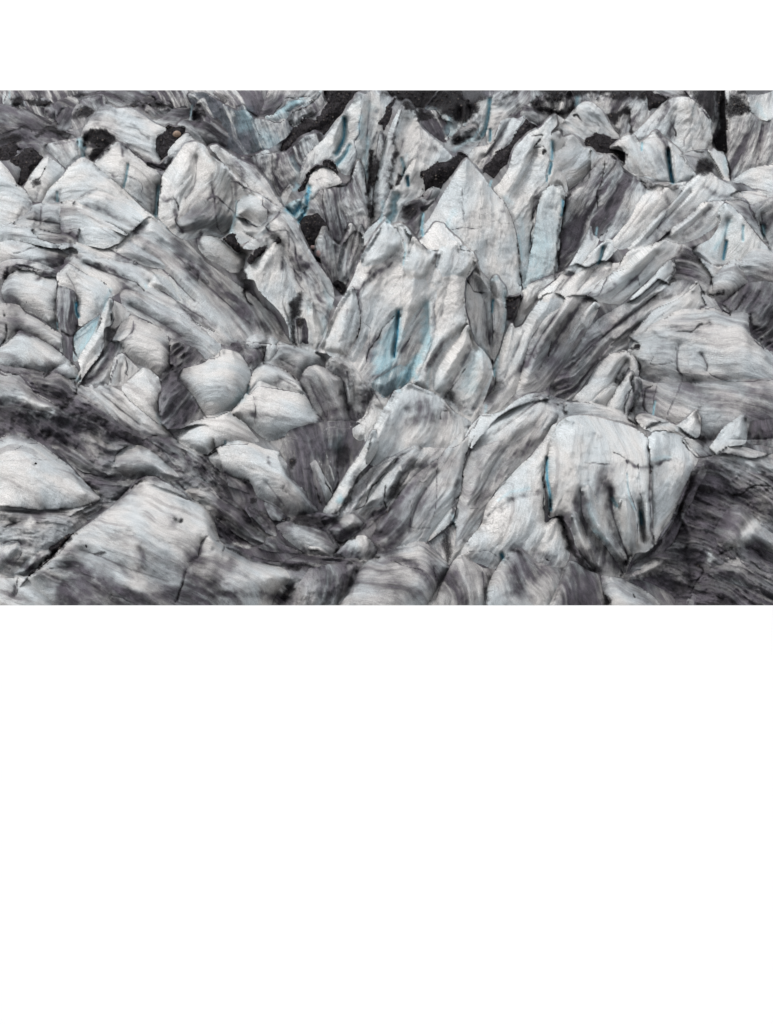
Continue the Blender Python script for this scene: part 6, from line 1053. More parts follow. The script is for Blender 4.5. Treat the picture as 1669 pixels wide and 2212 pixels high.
    MO('C1', 36, 12, .02, "very large smooth white mound at the left edge", [(-60, 80), (0, 35), (50, 10), (90, 4), (180, 20), (260, 50), (330, 92), (450, 190), (560, 280), (640, 370), (700, 430), (772, 470), (750, 535), (600, 582), (420, 600), (300, 605), (100, 610), (-60, 590)], [(20, 12, [(95, 10), (260, 120), (420, 240), (560, 330), (660, 480)]), (14, [(80, 10), (60, 120), (0, 300)])], puff=.3, lump=.8)
    SL('C1', 36, 110, .12, "small white block cut by a crack at the left edge", [(-60, 865), (60, 850), (130, 832), (175, 850), (150, 920), (90, 1000), (20, 1070), (-60, 1080)], [(9, [(135, 840), (130, 900), (40, 1040)])])
    RI('C1', 36, 125, .12, "short white roll with a stained hollow beside a black crack, lower left", [(60, 1100), (130, 1030), (210, 955), (280, 900), (350, 880), (445, 878), (435, 950), (320, 1050), (220, 1120), (120, 1130)], [(11, 5, [(340, 886), (240, 950), (120, 1070)]), (3, [(300, 960), (230, 1040)])])
    DE('C1', 34, 130, 0, "narrow strip of black grit along the left side of the great lower mound", [(380, 900), (450, 830), (545, 765), (600, 765), (540, 820), (470, 900), (400, 980), (280, 1080), (200, 1115), (300, 1040), (420, 940)], mat=DEBRIS)
    MO('C1', 36, 25, .06, "greatest smooth mound of the lower left with a small dark pit", [(215, 1120), (330, 1005), (480, 880), (540, 800), (640, 730), (800, 620), (920, 510), (1010, 425), (1060, 380), (1105, 348), (1190, 343), (1280, 388), (1400, 460), (1460, 520), (1560, 560), (1640, 640), (1665, 740), (1700, 840), (1755, 880), (1950, 975), (2200, 1035), (2260, 1130), (2130, 1270), (2050, 1440), (100, 1440), (150, 1200)], [(30, 20, [(1050, 400), (900, 560), (700, 710), (560, 830), (400, 990), (260, 1110)]), (34, 24, [(1080, 390), (1250, 470), (1430, 520), (1560, 600), (1630, 720)]), (26, [(1560, 600), (1600, 760), (1680, 900), (1900, 1050), (2100, 1120)]), (16, [(980, 760), (1200, 860), (1400, 900)]), (6, [(1560, 830), (1530, 960), (1420, 1080), (1370, 1300)]), (22, [(1080, 430), (1060, 600), (850, 800)]), (4, [(620, 900), (760, 950), (1000, 1050), (1300, 1150)]), (12, [(500, 1050), (800, 1120), (1100, 1250)]), (14, [(1640, 900), (1600, 1100), (1700, 1300)])], puff=.16, lump=1.1)
    SL('C1', 36, 28, .05, "soft white fold draped over the top of the greatest lower left mound", [(1010, 435), (1050, 385), (1105, 346), (1190, 342), (1290, 392), (1400, 458), (1470, 520), (1380, 500), (1250, 470), (1100, 440)], [(9, 4, [(1110, 354), (1250, 410), (1400, 480)])])
    MO('C1', 34, 25, .12, "white roll with a dark pit at the bottom left corner", [(-60, 1085), (0, 1072), (100, 1095), (130, 1088), (200, 1118), (270, 1170), (340, 1230), (430, 1330), (460, 1440), (-60, 1440)], [(11, 5, [(120, 1095), (145, 1160), (130, 1240)]), (11, 5, [(0, 1080), (60, 1150), (100, 1220)]), (9, [(140, 1095), (260, 1190), (400, 1330)]), (-2, [(120, 1180), (110, 1260)])])
    MO('C3', 38, 20, .2, "round shouldered mottled mound at the bottom, left of centre right", [(-310, 1440), (-190, 1215), (-110, 1060), (-20, 970), (60, 930), (150, 900), (250, 862), (350, 838), (420, 850), (520, 945), (605, 1030), (530, 1200), (400, 1440)], [(22, 14, [(0, 985), (-110, 1120), (-260, 1400)]), (18, 10, [(350, 845), (470, 960), (580, 1040)]), (18, 8, [(360, 848), (400, 1000), (480, 1150)]), (12, [(140, 960), (200, 1060), (360, 1160)]), (5, [(480, 1040), (500, 1140)]), (14, [(330, 1190), (280, 1400)])], puff=.28)
    SE('C3', 40, 70, .32, "brown stained mound with a rounded tip, first of the bottom trio", [(390, 1440), (500, 1220), (600, 1050), (640, 985), (685, 938), (740, 960), (860, 1040), (955, 1055), (915, 1150), (890, 1300), (870, 1440)], [(20, 12, [(688, 944), (730, 1060), (760, 1260), (760, 1440)]), (12, [(680, 944), (590, 1100), (470, 1330)]), (4, [(860, 1060), (880, 1300)])], puff=.25)
    SE('C3', 40, 70, .3, "dark tipped triangular mound, second of the bottom trio", [(860, 1440), (895, 1200), (940, 1090), (1000, 1000), (1060, 930), (1120, 886), (1180, 902), (1260, 980), (1350, 1022), (1495, 1052), (1450, 1200), (1340, 1440)], [(22, 14, [(1118, 892), (1110, 1000), (1060, 1200), (1050, 1440)]), (16, 8, [(1130, 892), (1260, 1010), (1450, 1070)]), (18, 10, [(1120, 990), (1200, 1180), (1280, 1300)]), (12, [(1060, 940), (960, 1120), (900, 1380)])], puff=.2)
    SE('C4', 40, 75, .38, "sooty triangular mound with a pale left edge, third of the bottom trio", [(-120, 1440), (-60, 1330), (0, 1200), (50, 1060), (95, 996), (150, 1000), (240, 1060), (330, 1098), (350, 1200), (420, 1330), (420, 1440)], [(20, 12, [(105, 1002), (40, 1180), (-60, 1400)]), (14, 6, [(130, 1005), (200, 1200), (260, 1400)])], puff=.2)
    MO('C4', 36, 30, .15, "white backed roll with a long dark right slope at the bottom right", [(340, 1105), (400, 1102), (480, 1122), (620, 1180), (760, 1280), (860, 1440), (400, 1440), (380, 1300), (350, 1200)], [(14, 8, [(410, 1110), (480, 1220), (500, 1400)]), (9, [(480, 1130), (650, 1240), (780, 1400)])])
    MO('C4', 34, 95, .5, "small dark cone at the bottom edge, right", [(960, 1440), (1000, 1310), (1040, 1240), (1090, 1260), (1110, 1340), (1130, 1440)], [(8, [(1050, 1245), (1060, 1400)])])

def build_boulders():
    boulder('boulder', "brown rounded boulder resting on the black debris patch", 'A1', 1363, 370, 31, 28, BROWN, 3)
    boulder('boulder', "pinkish block of rock low on the rounded black heap", 'A2', 982, 1243, 20, 18, PINK, 9)
    boulder('boulder', "pale stone under the pinkish block on the black heap", 'A2', 1025, 1290, 17, 24, PINK, 19)
def paint_all():
    S('r', 9, .95, 'P', [(802, 330), (800, 380), (797, 440)])  # shade of the deep central crevasse, painted black
    S('r', 8, .9, 'P', [(1010, 190), (1006, 240), (990, 262)])  # shade of the top chasm, painted black
    S('d', 14, .8, 'P', [(560, 380), (620, 330), (700, 270)])
    S('d', 12, .7, 'P', [(470, 240), (520, 300), (560, 340)])
    S('d', 26, .6, 'P', [(0, 900), (120, 880), (240, 930), (380, 980), (520, 1070), (640, 1120), (740, 1160)])
    S('d', 18, .6, 'P', [(-10, 1200), (120, 1250), (260, 1290), (420, 1280), (600, 1290)])
    S('d', 22, .6, 'P', [(480, 1110), (560, 1180), (700, 1215), (820, 1190)])
    S('d', 14, .6, 'P', [(690, 1110), (760, 1150), (860, 1080), (940, 1000)])
    S('d', 14, .55, 'P', [(640, 960), (700, 900), (780, 870), (800, 850)])
    S('d', 10, .6, 'P', [(960, 1190), (975, 1120), (990, 1040)])
    S('d', 12, .5, 'P', [(1050, 860), (1120, 800), (1200, 720), (1290, 620)])
    # ---- wide zones: most of the dirt, and gap shade painted along the far top
    A('d', .14, 'P', [(-40, 780), (80, 800), (200, 850), (360, 920), (500, 1010), (640, 1110), (760, 1170), (900, 1200), (1000, 1230), (1060, 1340), (-40, 1340)], 30)
    A('d', .25, 'P', [(1480, 960), (1720, 900), (1720, 1340), (1340, 1340), (1380, 1230), (1430, 1120)], 24)
    A('d', .12, 'P', [(1400, 560), (1560, 480), (1720, 560), (1720, 860), (1560, 800), (1420, 900), (1300, 840), (1180, 880), (1240, 720)], 34)
    A('d', .6, 'P', [(-40, 180), (340, 180), (560, 180), (700, 180), (680, 240), (600, 330), (560, 400), (470, 320), (380, 280), (250, 230), (140, 290), (-40, 330)], 16)
    A('d', .75, 'P', [(680, 150), (1740, 150), (1740, 212), (1500, 206), (1380, 212), (1160, 206), (1000, 214), (840, 200), (700, 212)], 9)  # darker band along the far top edge
    A('r', .95, 'P', [(840, 180), (900, 180), (1030, 180), (1040, 230), (1000, 268), (960, 250), (930, 238), (880, 236)], 7)  # shade in the gaps between the far peaks, painted black
    A('r', .85, 'P', [(1150, 180), (1300, 180), (1420, 180), (1390, 216), (1320, 204), (1250, 212), (1180, 208)], 6)  # more painted gap shade, top right of centre
    A('d', .14, 'P', [(-40, 600), (120, 610), (200, 700), (160, 800), (-40, 780)], 26)
    A('d', .15, 'P', [(260, 520), (420, 560), (600, 700), (620, 760), (480, 740), (330, 640)], 18)
    # ---- A1
    A('r', .9, 'A1', [(95, 100), (130, 70), (200, 110), (190, 145), (110, 140)], 4)
    A('r', .95, 'A1', [(215, 120), (300, 95), (390, 130), (350, 150), (260, 165), (220, 160)], 4)
    S('d', 22, .8, 'A1', [(350, 150), (420, 200), (480, 160)])
    A('r', .8, 'A1', [(620, 160), (680, 145), (720, 190), (690, 240), (600, 250), (560, 230)], 5)
    S('r', 3, .9, 'A1', [(600, 130), (680, 85), (790, 72)])
    S('r', 4, .9, 'A1', [(620, 70), (680, 60), (760, 40), (820, 38)])
    A('d', .8, 'A1', [(1190, 20), (1430, 60), (1440, 110), (1330, 160), (1180, 110)], 8)
    A('r', .95, 'A1', [(1130, 135), (1200, 110), (1300, 130), (1330, 170), (1240, 175), (1150, 165)], 4)
    A('r', .9, 'A1', [(960, 155), (1050, 125), (1110, 140), (1100, 170), (1010, 160)], 4)
    A('r', .97, 'A1', [(660, 400), (700, 330), (790, 318), (850, 360), (910, 420), (850, 460), (790, 540), (720, 580), (690, 540), (720, 440), (650, 450)], 5)
    A('d', .75, 'A1', [(640, 360), (720, 300), (860, 330), (940, 410), (1080, 500), (1200, 610), (1150, 610), (960, 500), (880, 460), (780, 540), (700, 560), (660, 480)], 9)
    A('d', .6, 'A1', [(700, 260), (800, 240), (880, 240), (880, 320), (800, 300), (720, 300)], 7)
    S('d', 9, .8, 'A1', [(980, 460), (1080, 540), (1180, 600), (1260, 640)])
    S('r', 5, .9, 'A1', [(1120, 590), (1200, 620), (1270, 640)])
    A('b', .75, 'A1', [(600, 410), (640, 400), (655, 470), (650, 545), (625, 550)], 4)
    S('d', 8, .6, 'A1', [(1010, 280), (1060, 330), (1150, 400)])
    S('r', 5, .95, 'A1', [(0, 390), (110, 345), (180, 315), (250, 350)])
    S('r', 8, .95, 'A1', [(290, 380), (380, 325), (440, 350), (520, 390)])
    A('r', .8, 'A1', [(-20, 400), (100, 360), (240, 400), (100, 440), (-20, 450)], 6)
    A('d', .85, 'A1', [(380, 340), (540, 375), (580, 420), (500, 440), (420, 370)], 5)
    A('d', .8, 'A1', [(160, 440), (300, 430), (340, 480), (200, 500), (90, 560)], 8)
    A('d', .5, 'A1', [(-20, 280), (150, 290), (330, 300), (330, 340), (150, 340)], 10)
    A('d', .55, 'A1', [(0, 160), (200, 190), (330, 280), (230, 280), (100, 220)], 9)
    S('r', 3.2, .95, 'A1', [(350, 620), (320, 690), (270, 730), (240, 740)])
    A('r', .85, 'A1', [(240, 750), (270, 700), (310, 730), (305, 790), (270, 780)], 4)
    A('d', .75, 'A1', [(370, 880), (390, 820), (450, 800), (460, 890)], 5)
    S('b', 5, .6, 'A1', [(440, 820), (440, 890)])
    S('d', 10, .6, 'A1', [(230, 900), (120, 1030)])
    S('r', 3, .9, 'A1', [(460, 890), (490, 892)])
    S('b', 5, .7, 'A1', [(985, 600), (978, 680), (955, 775)])
    S('d', 7, .6, 'A1', [(870, 680), (900, 750), (950, 790)])
    S('c', 1.2, .8, 'A1', [(985, 690), (1080, 740), (1100, 800), (1090, 860)])
    S('d', 5, .7, 'A1', [(940, 440), (945, 540)])
    S('d', 14, .55, 'A1', [(1140, 780), (1180, 880), (1190, 980)])
    S('b', 7, .6, 'A1', [(1225, 770), (1210, 900), (1200, 1000)])
    S('r', 3, .9, 'A1', [(1240, 700), (1235, 840), (1215, 1005)])
    S('c', 1.5, .9, 'A1', [(720, 590), (830, 690), (960, 800), (1090, 900), (1190, 1000)])
    S('c', 1.2, .7, 'A1', [(590, 870), (680, 815), (745, 800)])
    S('d', 8, .5, 'A1', [(600, 870), (660, 830), (740, 790)])
    A('d', .7, 'A1', [(1030, 1060), (1140, 1060), (1080, 1160), (1020, 1160)], 6)
    S('d', 14, .45, 'A1', [(660, 930), (840, 980), (990, 1050)])
    A('d', .4, 'A1', [(100, 1040), (260, 930), (470, 920), (470, 1110), (300, 1090)], 12)
    A('d', .7, 'A1', [(380, 1130), (480, 1090), (600, 1150), (580, 1200), (450, 1190)], 8)
    S('r', 3, .8, 'A1', [(90, 1290), (300, 1240), (470, 1265)])
    A('d', .7, 'A1', [(280, 1260), (480, 1260), (520, 1340), (380, 1400), (340, 1310)], 8)
    S('d', 8, .6, 'A1', [(540, 1220), (560, 1290), (620, 1310)])
    A('d', .75, 'A1', [(1280, 1130), (1400, 1220), (1530, 1330), (1480, 1380), (1350, 1290)], 8)
    A('d', .5, 'A1', [(1050, 1140), (1150, 1180), (1300, 1330), (1100, 1290)], 10)
    S('r', 4, .9, 'A1', [(1340, 850), (1380, 930), (1360, 1040), (1420, 1130)])
    S('d', 9, .8, 'A1', [(1290, 880), (1350, 870), (1350, 1000), (1400, 1120)])
    S('d', 10, .5, 'A1', [(1340, 690), (1300, 800), (1260, 880)])
    A('d', .6, 'A1', [(1560, 300), (1680, 330), (1680, 460), (1600, 440)], 6)
    A('r', .85, 'A1', [(1500, 200), (1560, 180), (1590, 210), (1520, 260)], 5)
    S('b', 5, .5, 'A1', [(1480, 150), (1470, 230)])
    S('b', 4, .5, 'A1', [(75, 35), (70, 90)])
    # ---- A2
    A('d', .8, 'A2', [(70, 150), (130, 190), (180, 290), (130, 260), (60, 220)], 6)
    S('r', 5, .9, 'A2', [(90, 190), (130, 185), (150, 230)])
    S('d', 12, .6, 'A2', [(190, 180), (260, 280), (360, 400), (480, 500)])
    S('d', 9, .7, 'A2', [(140, 230), (230, 360), (330, 480)])
    S('d', 7, .7, 'A2', [(200, 110), (330, 160), (330, 250), (420, 330)])
    S('r', 3, .9, 'A2', [(0, 60), (150, 55), (200, 70)])
    S('r', 4, .9, 'A2', [(380, 170), (440, 140), (500, 200), (560, 245)])
    A('d', .75, 'A2', [(420, 140), (560, 160), (570, 230), (520, 240), (460, 180)], 8)
    A('b', .4, 'A2', [(380, 200), (480, 180), (520, 300), (430, 340)], 12)
    S('r', 3, .9, 'A2', [(660, 230), (740, 140), (780, 92), (960, 86)])
    S('b', 10, .35, 'A2', [(700, 210), (800, 150), (900, 110)])
    A('b', .35, 'A2', [(560, 370), (660, 380), (740, 400), (700, 440), (620, 480)], 12)
    S('d', 8, .6, 'A2', [(660, 300), (760, 290), (780, 370)])
    S('r', 3, .9, 'A2', [(820, 200), (880, 175), (960, 150), (1050, 50)])
    A('d', .7, 'A2', [(430, 540), (640, 490), (840, 500), (860, 700), (740, 820), (660, 720), (560, 600)], 20)
    S('r', 2.5, .85, 'A2', [(430, 550), (540, 535), (690, 500), (850, 450), (1030, 362)])
    S('b', 14, .3, 'A2', [(820, 560), (860, 700)])
    S('b', 8, .85, 'A2', [(1222, 250), (1218, 400), (1160, 520)])
    S('b', 8, .7, 'A2', [(1265, 460), (1220, 540), (1165, 605)])
    A('b', .3, 'A2', [(1390, 70), (1470, 170), (1400, 160)], 8)
    S('b', 10, .45, 'A2', [(1400, 400), (1390, 560), (1400, 700)])
    S('b', 12, .35, 'A2', [(1360, 240), (1350, 380)])
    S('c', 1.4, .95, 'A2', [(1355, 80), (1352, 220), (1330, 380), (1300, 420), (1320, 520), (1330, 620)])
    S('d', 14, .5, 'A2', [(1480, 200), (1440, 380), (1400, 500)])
    S('d', 9, .55, 'A2', [(920, 560), (900, 660), (880, 760)])
    S('c', 1.4, .9, 'A2', [(1080, 400), (920, 550), (900, 640)])
    S('d', 12, .6, 'A2', [(960, 480), (1040, 560), (950, 620)])
    A('d', .8, 'A2', [(1260, 640), (1330, 560), (1380, 700), (1370, 900), (1300, 740)], 9)
    S('r', 5, .95, 'A2', [(1310, 560), (1290, 680), (1240, 760), (1130, 780), (1060, 790), (1010, 820)])
    S('r', 2.5, .9, 'A2', [(1065, 790), (1060, 900), (1075, 1010), (1110, 1140)])
    A('d', .65, 'A2', [(1080, 830), (1240, 780), (1260, 1040), (1190, 1200), (1130, 1160), (1080, 1020)], 9)
    A('d', .35, 'A2', [(940, 960), (1050, 820), (1060, 960)], 9)
    A('d', .35, 'A2', [(1280, 760), (1370, 760), (1400, 1000), (1420, 1100), (1300, 1040)], 9)
    S('r', 6, .95, 'A2', [(1130, 1180), (1180, 1215), (1240, 1120), (1270, 1060)])
    S('c', 1.3, .8, 'A2', [(1010, 720), (1070, 700), (1130, 730), (1190, 700)])
    S('b', 10, .9, 'A2', [(950, 780), (940, 880), (900, 1010), (870, 1050)])
    S('b', 12, .8, 'A2', [(780, 960), (830, 980), (880, 930)])
    S('b', 9, .5, 'A2', [(830, 790), (870, 780), (860, 750)])
    S('r', 4, .9, 'A2', [(840, 890), (860, 880)])
    A('d', .4, 'A2', [(1190, 1290), (1270, 1070), (1350, 1090), (1300, 1400), (1200, 1450)], 8)
    S('c', 1.5, .9, 'A2', [(1355, 1120), (1340, 1200), (1280, 1360)])
    S('r', 4, .9, 'A2', [(1370, 1250), (1390, 1240), (1360, 1290)])
    S('c', 2.0, 1, 'A2', [(360, 742), (400, 740), (450, 780), (510, 812), (570, 830), (660, 890), (740, 950)])
    S('c', 1.8, 1, 'A2', [(740, 930), (690, 1010), (620, 1080), (640, 1110), (780, 1120), (800, 1200), (780, 1290)])
    S('c', 2.0, 1, 'A2', [(400, 990), (440, 1000), (480, 1050), (570, 1088)])
    S('c', 1.4, .9, 'A2', [(590, 860), (600, 920), (630, 960), (625, 1040), (570, 1085)])
    S('c', 1.6, 1, 'A2', [(150, 900), (205, 850), (240, 850), (300, 900), (380, 990), (350, 1100), (290, 1140)])
    S('c', 1.6, 1, 'A2', [(200, 760), (215, 860), (230, 960), (250, 1080), (290, 1140)])
    S('d', 12, .6, 'A2', [(200, 700), (210, 800), (260, 880)])
    A('d', .5, 'A2', [(-60, 1000), (120, 870), (220, 880), (250, 1080), (100, 1100)], 12)
    S('b', 11, .5, 'A2', [(390, 1000), (370, 1080), (350, 1130)])
    S('b', 5, .5, 'A2', [(390, 880), (395, 970)])
    S('b', 9, .3, 'A2', [(180, 580), (220, 560)])
    S('d', 9, .8, 'A2', [(400, 590), (440, 650), (450, 720)])
    S('c', 1.6, 1, 'A2', [(400, 600), (430, 640), (455, 720)])
    S('c', 1.3, .8, 'A2', [(200, 480), (270, 580), (390, 640), (510, 810)])
    S('d', 8, .5, 'A2', [(340, 700), (390, 760), (390, 900)])
    S('d', 12, .5, 'A2', [(630, 920), (680, 980), (760, 980)])
    S('c', 2.2, 1, 'A2', [(760, 1080), (830, 1200), (860, 1330), (900, 1500)])
    S('d', 22, .5, 'A2', [(830, 1100), (900, 1260), (960, 1460), (1000, 1700)])
    S('d', 12, .5, 'A2', [(560, 1200), (640, 1130), (700, 1160)])
    S('d', 12, .55, 'A2', [(730, 1200), (740, 1290), (760, 1400)])
    S('d', 9, .8, 'A2', [(130, 1250), (90, 1200), (120, 1140)])
    # ---- A3
    S('r', 14, 1, 'A3', [(30, 560), (20, 800), (0, 1000)])  # painted shade running down the same central crevasse
    S('r', 3, .95, 'A3', [(265, 112), (210, 240), (170, 380)])
    S('d', 16, .65, 'A3', [(250, 150), (220, 280), (180, 400), (190, 500)])
    S('d', 18, .8, 'A3', [(180, 420), (150, 600), (120, 760)])
    S('r', 7, .9, 'A3', [(180, 400), (190, 520), (150, 660), (140, 760)])
    S('r', 3, .9, 'A3', [(290, 120), (340, 190), (370, 290)])
    S('c', 1.4, .9, 'A3', [(375, 340), (385, 420), (360, 500), (350, 545)])
    S('d', 10, .5, 'A3', [(390, 330), (380, 450), (360, 540)])
    S('d', 10, .5, 'A3', [(440, 420), (520, 500), (560, 560)])
    S('b', 11, .35, 'A3', [(270, 520), (260, 640)])
    S('b', 7, .6, 'A3', [(235, 560), (255, 640), (240, 690)])
    S('r', 5, .95, 'A3', [(262, 600), (255, 680), (210, 740)])
    S('r', 8, .95, 'A3', [(160, 770), (200, 750), (220, 700)])
    S('b', 7, .95, 'A3', [(285, 705), (285, 765)])
    S('d', 7, .5, 'A3', [(265, 780), (270, 680), (300, 680)])
    S('b', 14, .6, 'A3', [(190, 830), (180, 960), (140, 1040)])
    S('b', 10, .5, 'A3', [(100, 900), (70, 1030)])
    S('d', 14, .5, 'A3', [(90, 960), (120, 870), (190, 760)])
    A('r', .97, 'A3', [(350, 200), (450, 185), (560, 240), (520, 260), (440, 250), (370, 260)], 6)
    A('r', 1, 'A3', [(300, 30), (560, 0), (470, 110), (420, 170), (340, 170), (310, 110)], 8)  # shade on the wall behind the twin peaks, painted in
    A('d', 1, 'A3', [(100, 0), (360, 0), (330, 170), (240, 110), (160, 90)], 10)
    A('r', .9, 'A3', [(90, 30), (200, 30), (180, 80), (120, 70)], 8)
    A('r', 1, 'A3', [(700, 0), (880, 0), (800, 150), (780, 240), (740, 280), (770, 200), (710, 110)], 5)  # the chasm's own darkness, shade painted as black
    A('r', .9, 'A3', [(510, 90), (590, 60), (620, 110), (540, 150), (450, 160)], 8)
    S('d', 12, .8, 'A3', [(620, 60), (560, 120), (470, 170)])
    S('b', 16, .4, 'A3', [(620, 160), (600, 260), (590, 360)])
    S('b', 8, .75, 'A3', [(918, 100), (905, 220), (880, 330), (850, 380)])
    S('b', 7, .5, 'A3', [(830, 330), (790, 400), (700, 440)])
    S('b', 6, .8, 'A3', [(918, 340), (920, 420)])
    A('r', .8, 'A3', [(940, 150), (1000, 90), (1060, 30), (1130, 30), (1080, 80), (1000, 130)], 6)
    S('d', 14, .8, 'A3', [(1100, 60), (1130, 150), (1140, 230)])
    S('d', 12, .7, 'A3', [(1000, 160), (1060, 140), (1080, 200)])
    A('r', .85, 'A3', [(1240, 130), (1320, 110), (1420, 180), (1560, 160), (1480, 250), (1380, 230), (1300, 210)], 7)
    A('r', .9, 'A3', [(1320, 90), (1460, 50), (1500, 120), (1400, 150)], 10)
    A('r', .95, 'A3', [(1270, 70), (1310, 60), (1320, 95), (1280, 100)], 4)
    S('b', 11, .5, 'A3', [(1600, 60), (1590, 140)])
    S('d', 12, .5, 'A3', [(1180, 150), (1240, 210), (1290, 300)])
    A('r', .85, 'A3', [(600, 400), (680, 350), (700, 380), (780, 340), (720, 420), (640, 450)], 7)
    S('d', 11, .5, 'A3', [(620, 520), (720, 470), (820, 440)])
    S('b', 12, .35, 'A3', [(650, 480), (740, 430), (830, 400)])
    S('d', 10, .55, 'A3', [(1040, 290), (990, 420), (900, 560), (840, 620)])
    S('d', 8, .45, 'A3', [(1130, 270), (1040, 440), (930, 580)])
    A('d', .55, 'A3', [(1210, 380), (1320, 370), (1380, 360), (1380, 440), (1300, 460), (1220, 440)], 8)
    S('r', 4, .9, 'A3', [(1230, 390), (1320, 380), (1250, 480), (1330, 470)])
    A('r', .95, 'A3', [(1300, 480), (1340, 463), (1358, 500), (1330, 520)], 3)
    S('d', 12, .6, 'A3', [(1240, 540), (1330, 500), (1370, 560)])
    S('b', 7, .85, 'A3', [(1393, 430), (1393, 560)])
    S('b', 7, .9, 'A3', [(1388, 590), (1378, 670)])
    S('b', 4, .8, 'A3', [(1362, 690), (1355, 730)])
    S('c', 2, 1, 'A3', [(1385, 400), (1375, 560), (1360, 640), (1350, 740)])
    S('d', 8, .8, 'A3', [(1400, 350), (1440, 390), (1460, 350)])
    S('d', 10, .7, 'A3', [(1270, 740), (1290, 820), (1260, 960), (1230, 1200)])
    S('r', 4, .9, 'A3', [(1300, 800), (1300, 860), (1250, 980), (1240, 1100), (1220, 1290)])
    S('b', 12, .3, 'A3', [(1160, 1000), (1170, 1200), (1170, 1330)])
    S('b', 9, .3, 'A3', [(1030, 850), (1090, 900)])
    A('d', .3, 'A3', [(1090, 600), (1250, 480), (1230, 640), (1080, 800)], 12)
    # the big central pyramid: stains and joints
    S('c', 1.1, .8, 'A3', [(705, 780), (700, 900), (705, 1000), (725, 1090), (715, 1180)])
    S('c', 1.1, .8, 'A3', [(850, 690), (850, 860), (840, 960), (830, 1090), (800, 1180), (795, 1300)])
    S('c', 1.3, .9, 'A3', [(600, 1110), (700, 1085), (830, 1100), (900, 1050), (980, 1035), (1010, 1060), (1100, 1060)])
    S('c', 1.1, .8, 'A3', [(840, 990), (910, 980), (980, 1040), (1005, 1120), (1000, 1210)])
    S('c', 1.2, .9, 'A3', [(1000, 830), (1040, 920), (1090, 1040), (1125, 1180), (1130, 1300)])
    S('d', 12, .4, 'A3', [(690, 950), (720, 980), (800, 1000)])
    S('r', 3, .7, 'A3', [(700, 960), (712, 990)])
    S('b', 11, .35, 'A3', [(650, 960), (620, 1000), (590, 1070)])
    A('d', .35, 'A3', [(990, 980), (1080, 1000), (1120, 1150), (1110, 1290), (1010, 1200), (1010, 1070)], 10)
    S('d', 9, .5, 'A3', [(1000, 960), (1050, 980), (1090, 1080)])
    S('w', 14, .8, 'A3', [(800, 1240), (1000, 1280), (1110, 1320)])
    S('b', 8, .5, 'A3', [(1140, 1150), (1160, 1335)])
    S('b', 7, .7, 'A3', [(400, 980), (392, 1080), (400, 1150)])
    S('d', 14, .5, 'A3', [(330, 1150), (400, 1190), (300, 1070)])
    S('d', 9, .6, 'A3', [(390, 900), (330, 1000), (260, 1060)])
    S('b', 5, .7, 'A3', [(925, 730), (915, 770)])
    S('d', 7, .8, 'A3', [(400, 1250), (440, 1260)])
    A('r', .8, 'A3', [(240, 930), (330, 900), (490, 845), (470, 880), (380, 940), (320, 1000), (280, 1040), (250, 990)], 7)
    S('b', 6, .5, 'A3', [(255, 1210), (270, 1290)])
    S('c', 1.3, .9, 'A3', [(190, 1110), (245, 1180), (250, 1260), (220, 1290)])
    A('b', .35, 'A3', [(1200, 1080), (1350, 1100), (1420, 1200), (1400, 1330), (1180, 1400)], 18)
    S('b', 5, .9, 'A3', [(1480, 880), (1478, 960), (1470, 990)])
    S('r', 5, .95, 'A3', [(1500, 840), (1485, 960), (1465, 1080), (1450, 1330)])
    S('r', 6, .95, 'A3', [(1500, 870), (1545, 835)])
    # ---- A4
    S('r', 5, .9, 'A4', [(115, 235), (160, 215), (200, 270)])
    S('d', 10, .6, 'A4', [(110, 240), (190, 270), (240, 300)])
    S('d', 10, .4, 'A4', [(260, 300), (340, 310), (360, 370)])
    A('r', .92, 'A4', [(390, 220), (450, 180), (560, 140), (560, 200), (470, 280), (500, 390), (440, 330)], 7)
    A('r', .9, 'A4', [(350, 60), (540, 30), (540, 100), (440, 120), (380, 90)], 7)
    S('r', 6, 1, 'A4', [(570, 230), (570, 380)])
    A('d', .5, 'A4', [(600, 200), (720, 180), (650, 320), (580, 360)], 10)
    S('d', 9, .65, 'A4', [(860, 150), (820, 240), (770, 330)])
    S('d', 12, .6, 'A4', [(920, 180), (890, 260), (880, 400)])
    S('c', 1.6, 1, 'A4', [(1040, 250), (1020, 340), (980, 420), (980, 490)])
    S('c', 1.6, 1, 'A4', [(930, 190), (890, 270), (910, 360), (920, 430)])
    S('r', 4, .9, 'A4', [(910, 330), (915, 400)])
    S('c', 1.2, .8, 'A4', [(1050, 400), (1040, 460), (1060, 500)])
    S('d', 11, .5, 'A4', [(1140, 400), (1190, 470), (1120, 500)])
    S('b', 10, .3, 'A4', [(1060, 150), (1050, 230)])
    S('d', 8, .5, 'A4', [(760, 350), (800, 380), (840, 420)])
    S('b', 5, .75, 'A4', [(662, 440), (658, 495)])
    S('b', 8, .95, 'A4', [(858, 500), (868, 600), (890, 745)])
    S('r', 4, .85, 'A4', [(850, 470), (858, 560), (880, 680)])
    A('d', .35, 'A4', [(700, 460), (830, 470), (850, 560), (860, 660), (760, 600)], 11)
    S('d', 9, .6, 'A4', [(810, 400), (850, 450), (860, 520)])
    A('r', .95, 'A4', [(1240, 30), (1315, 30), (1312, 500), (1240, 480), (1200, 420), (1250, 360)], 4)  # shade inside the upright gap, painted black
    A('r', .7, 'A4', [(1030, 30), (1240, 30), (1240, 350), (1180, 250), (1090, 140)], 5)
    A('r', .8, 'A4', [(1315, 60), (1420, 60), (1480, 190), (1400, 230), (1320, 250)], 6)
    A('r', .9, 'A4', [(1370, 30), (1680, 20), (1660, 45), (1520, 70), (1400, 60)], 4)
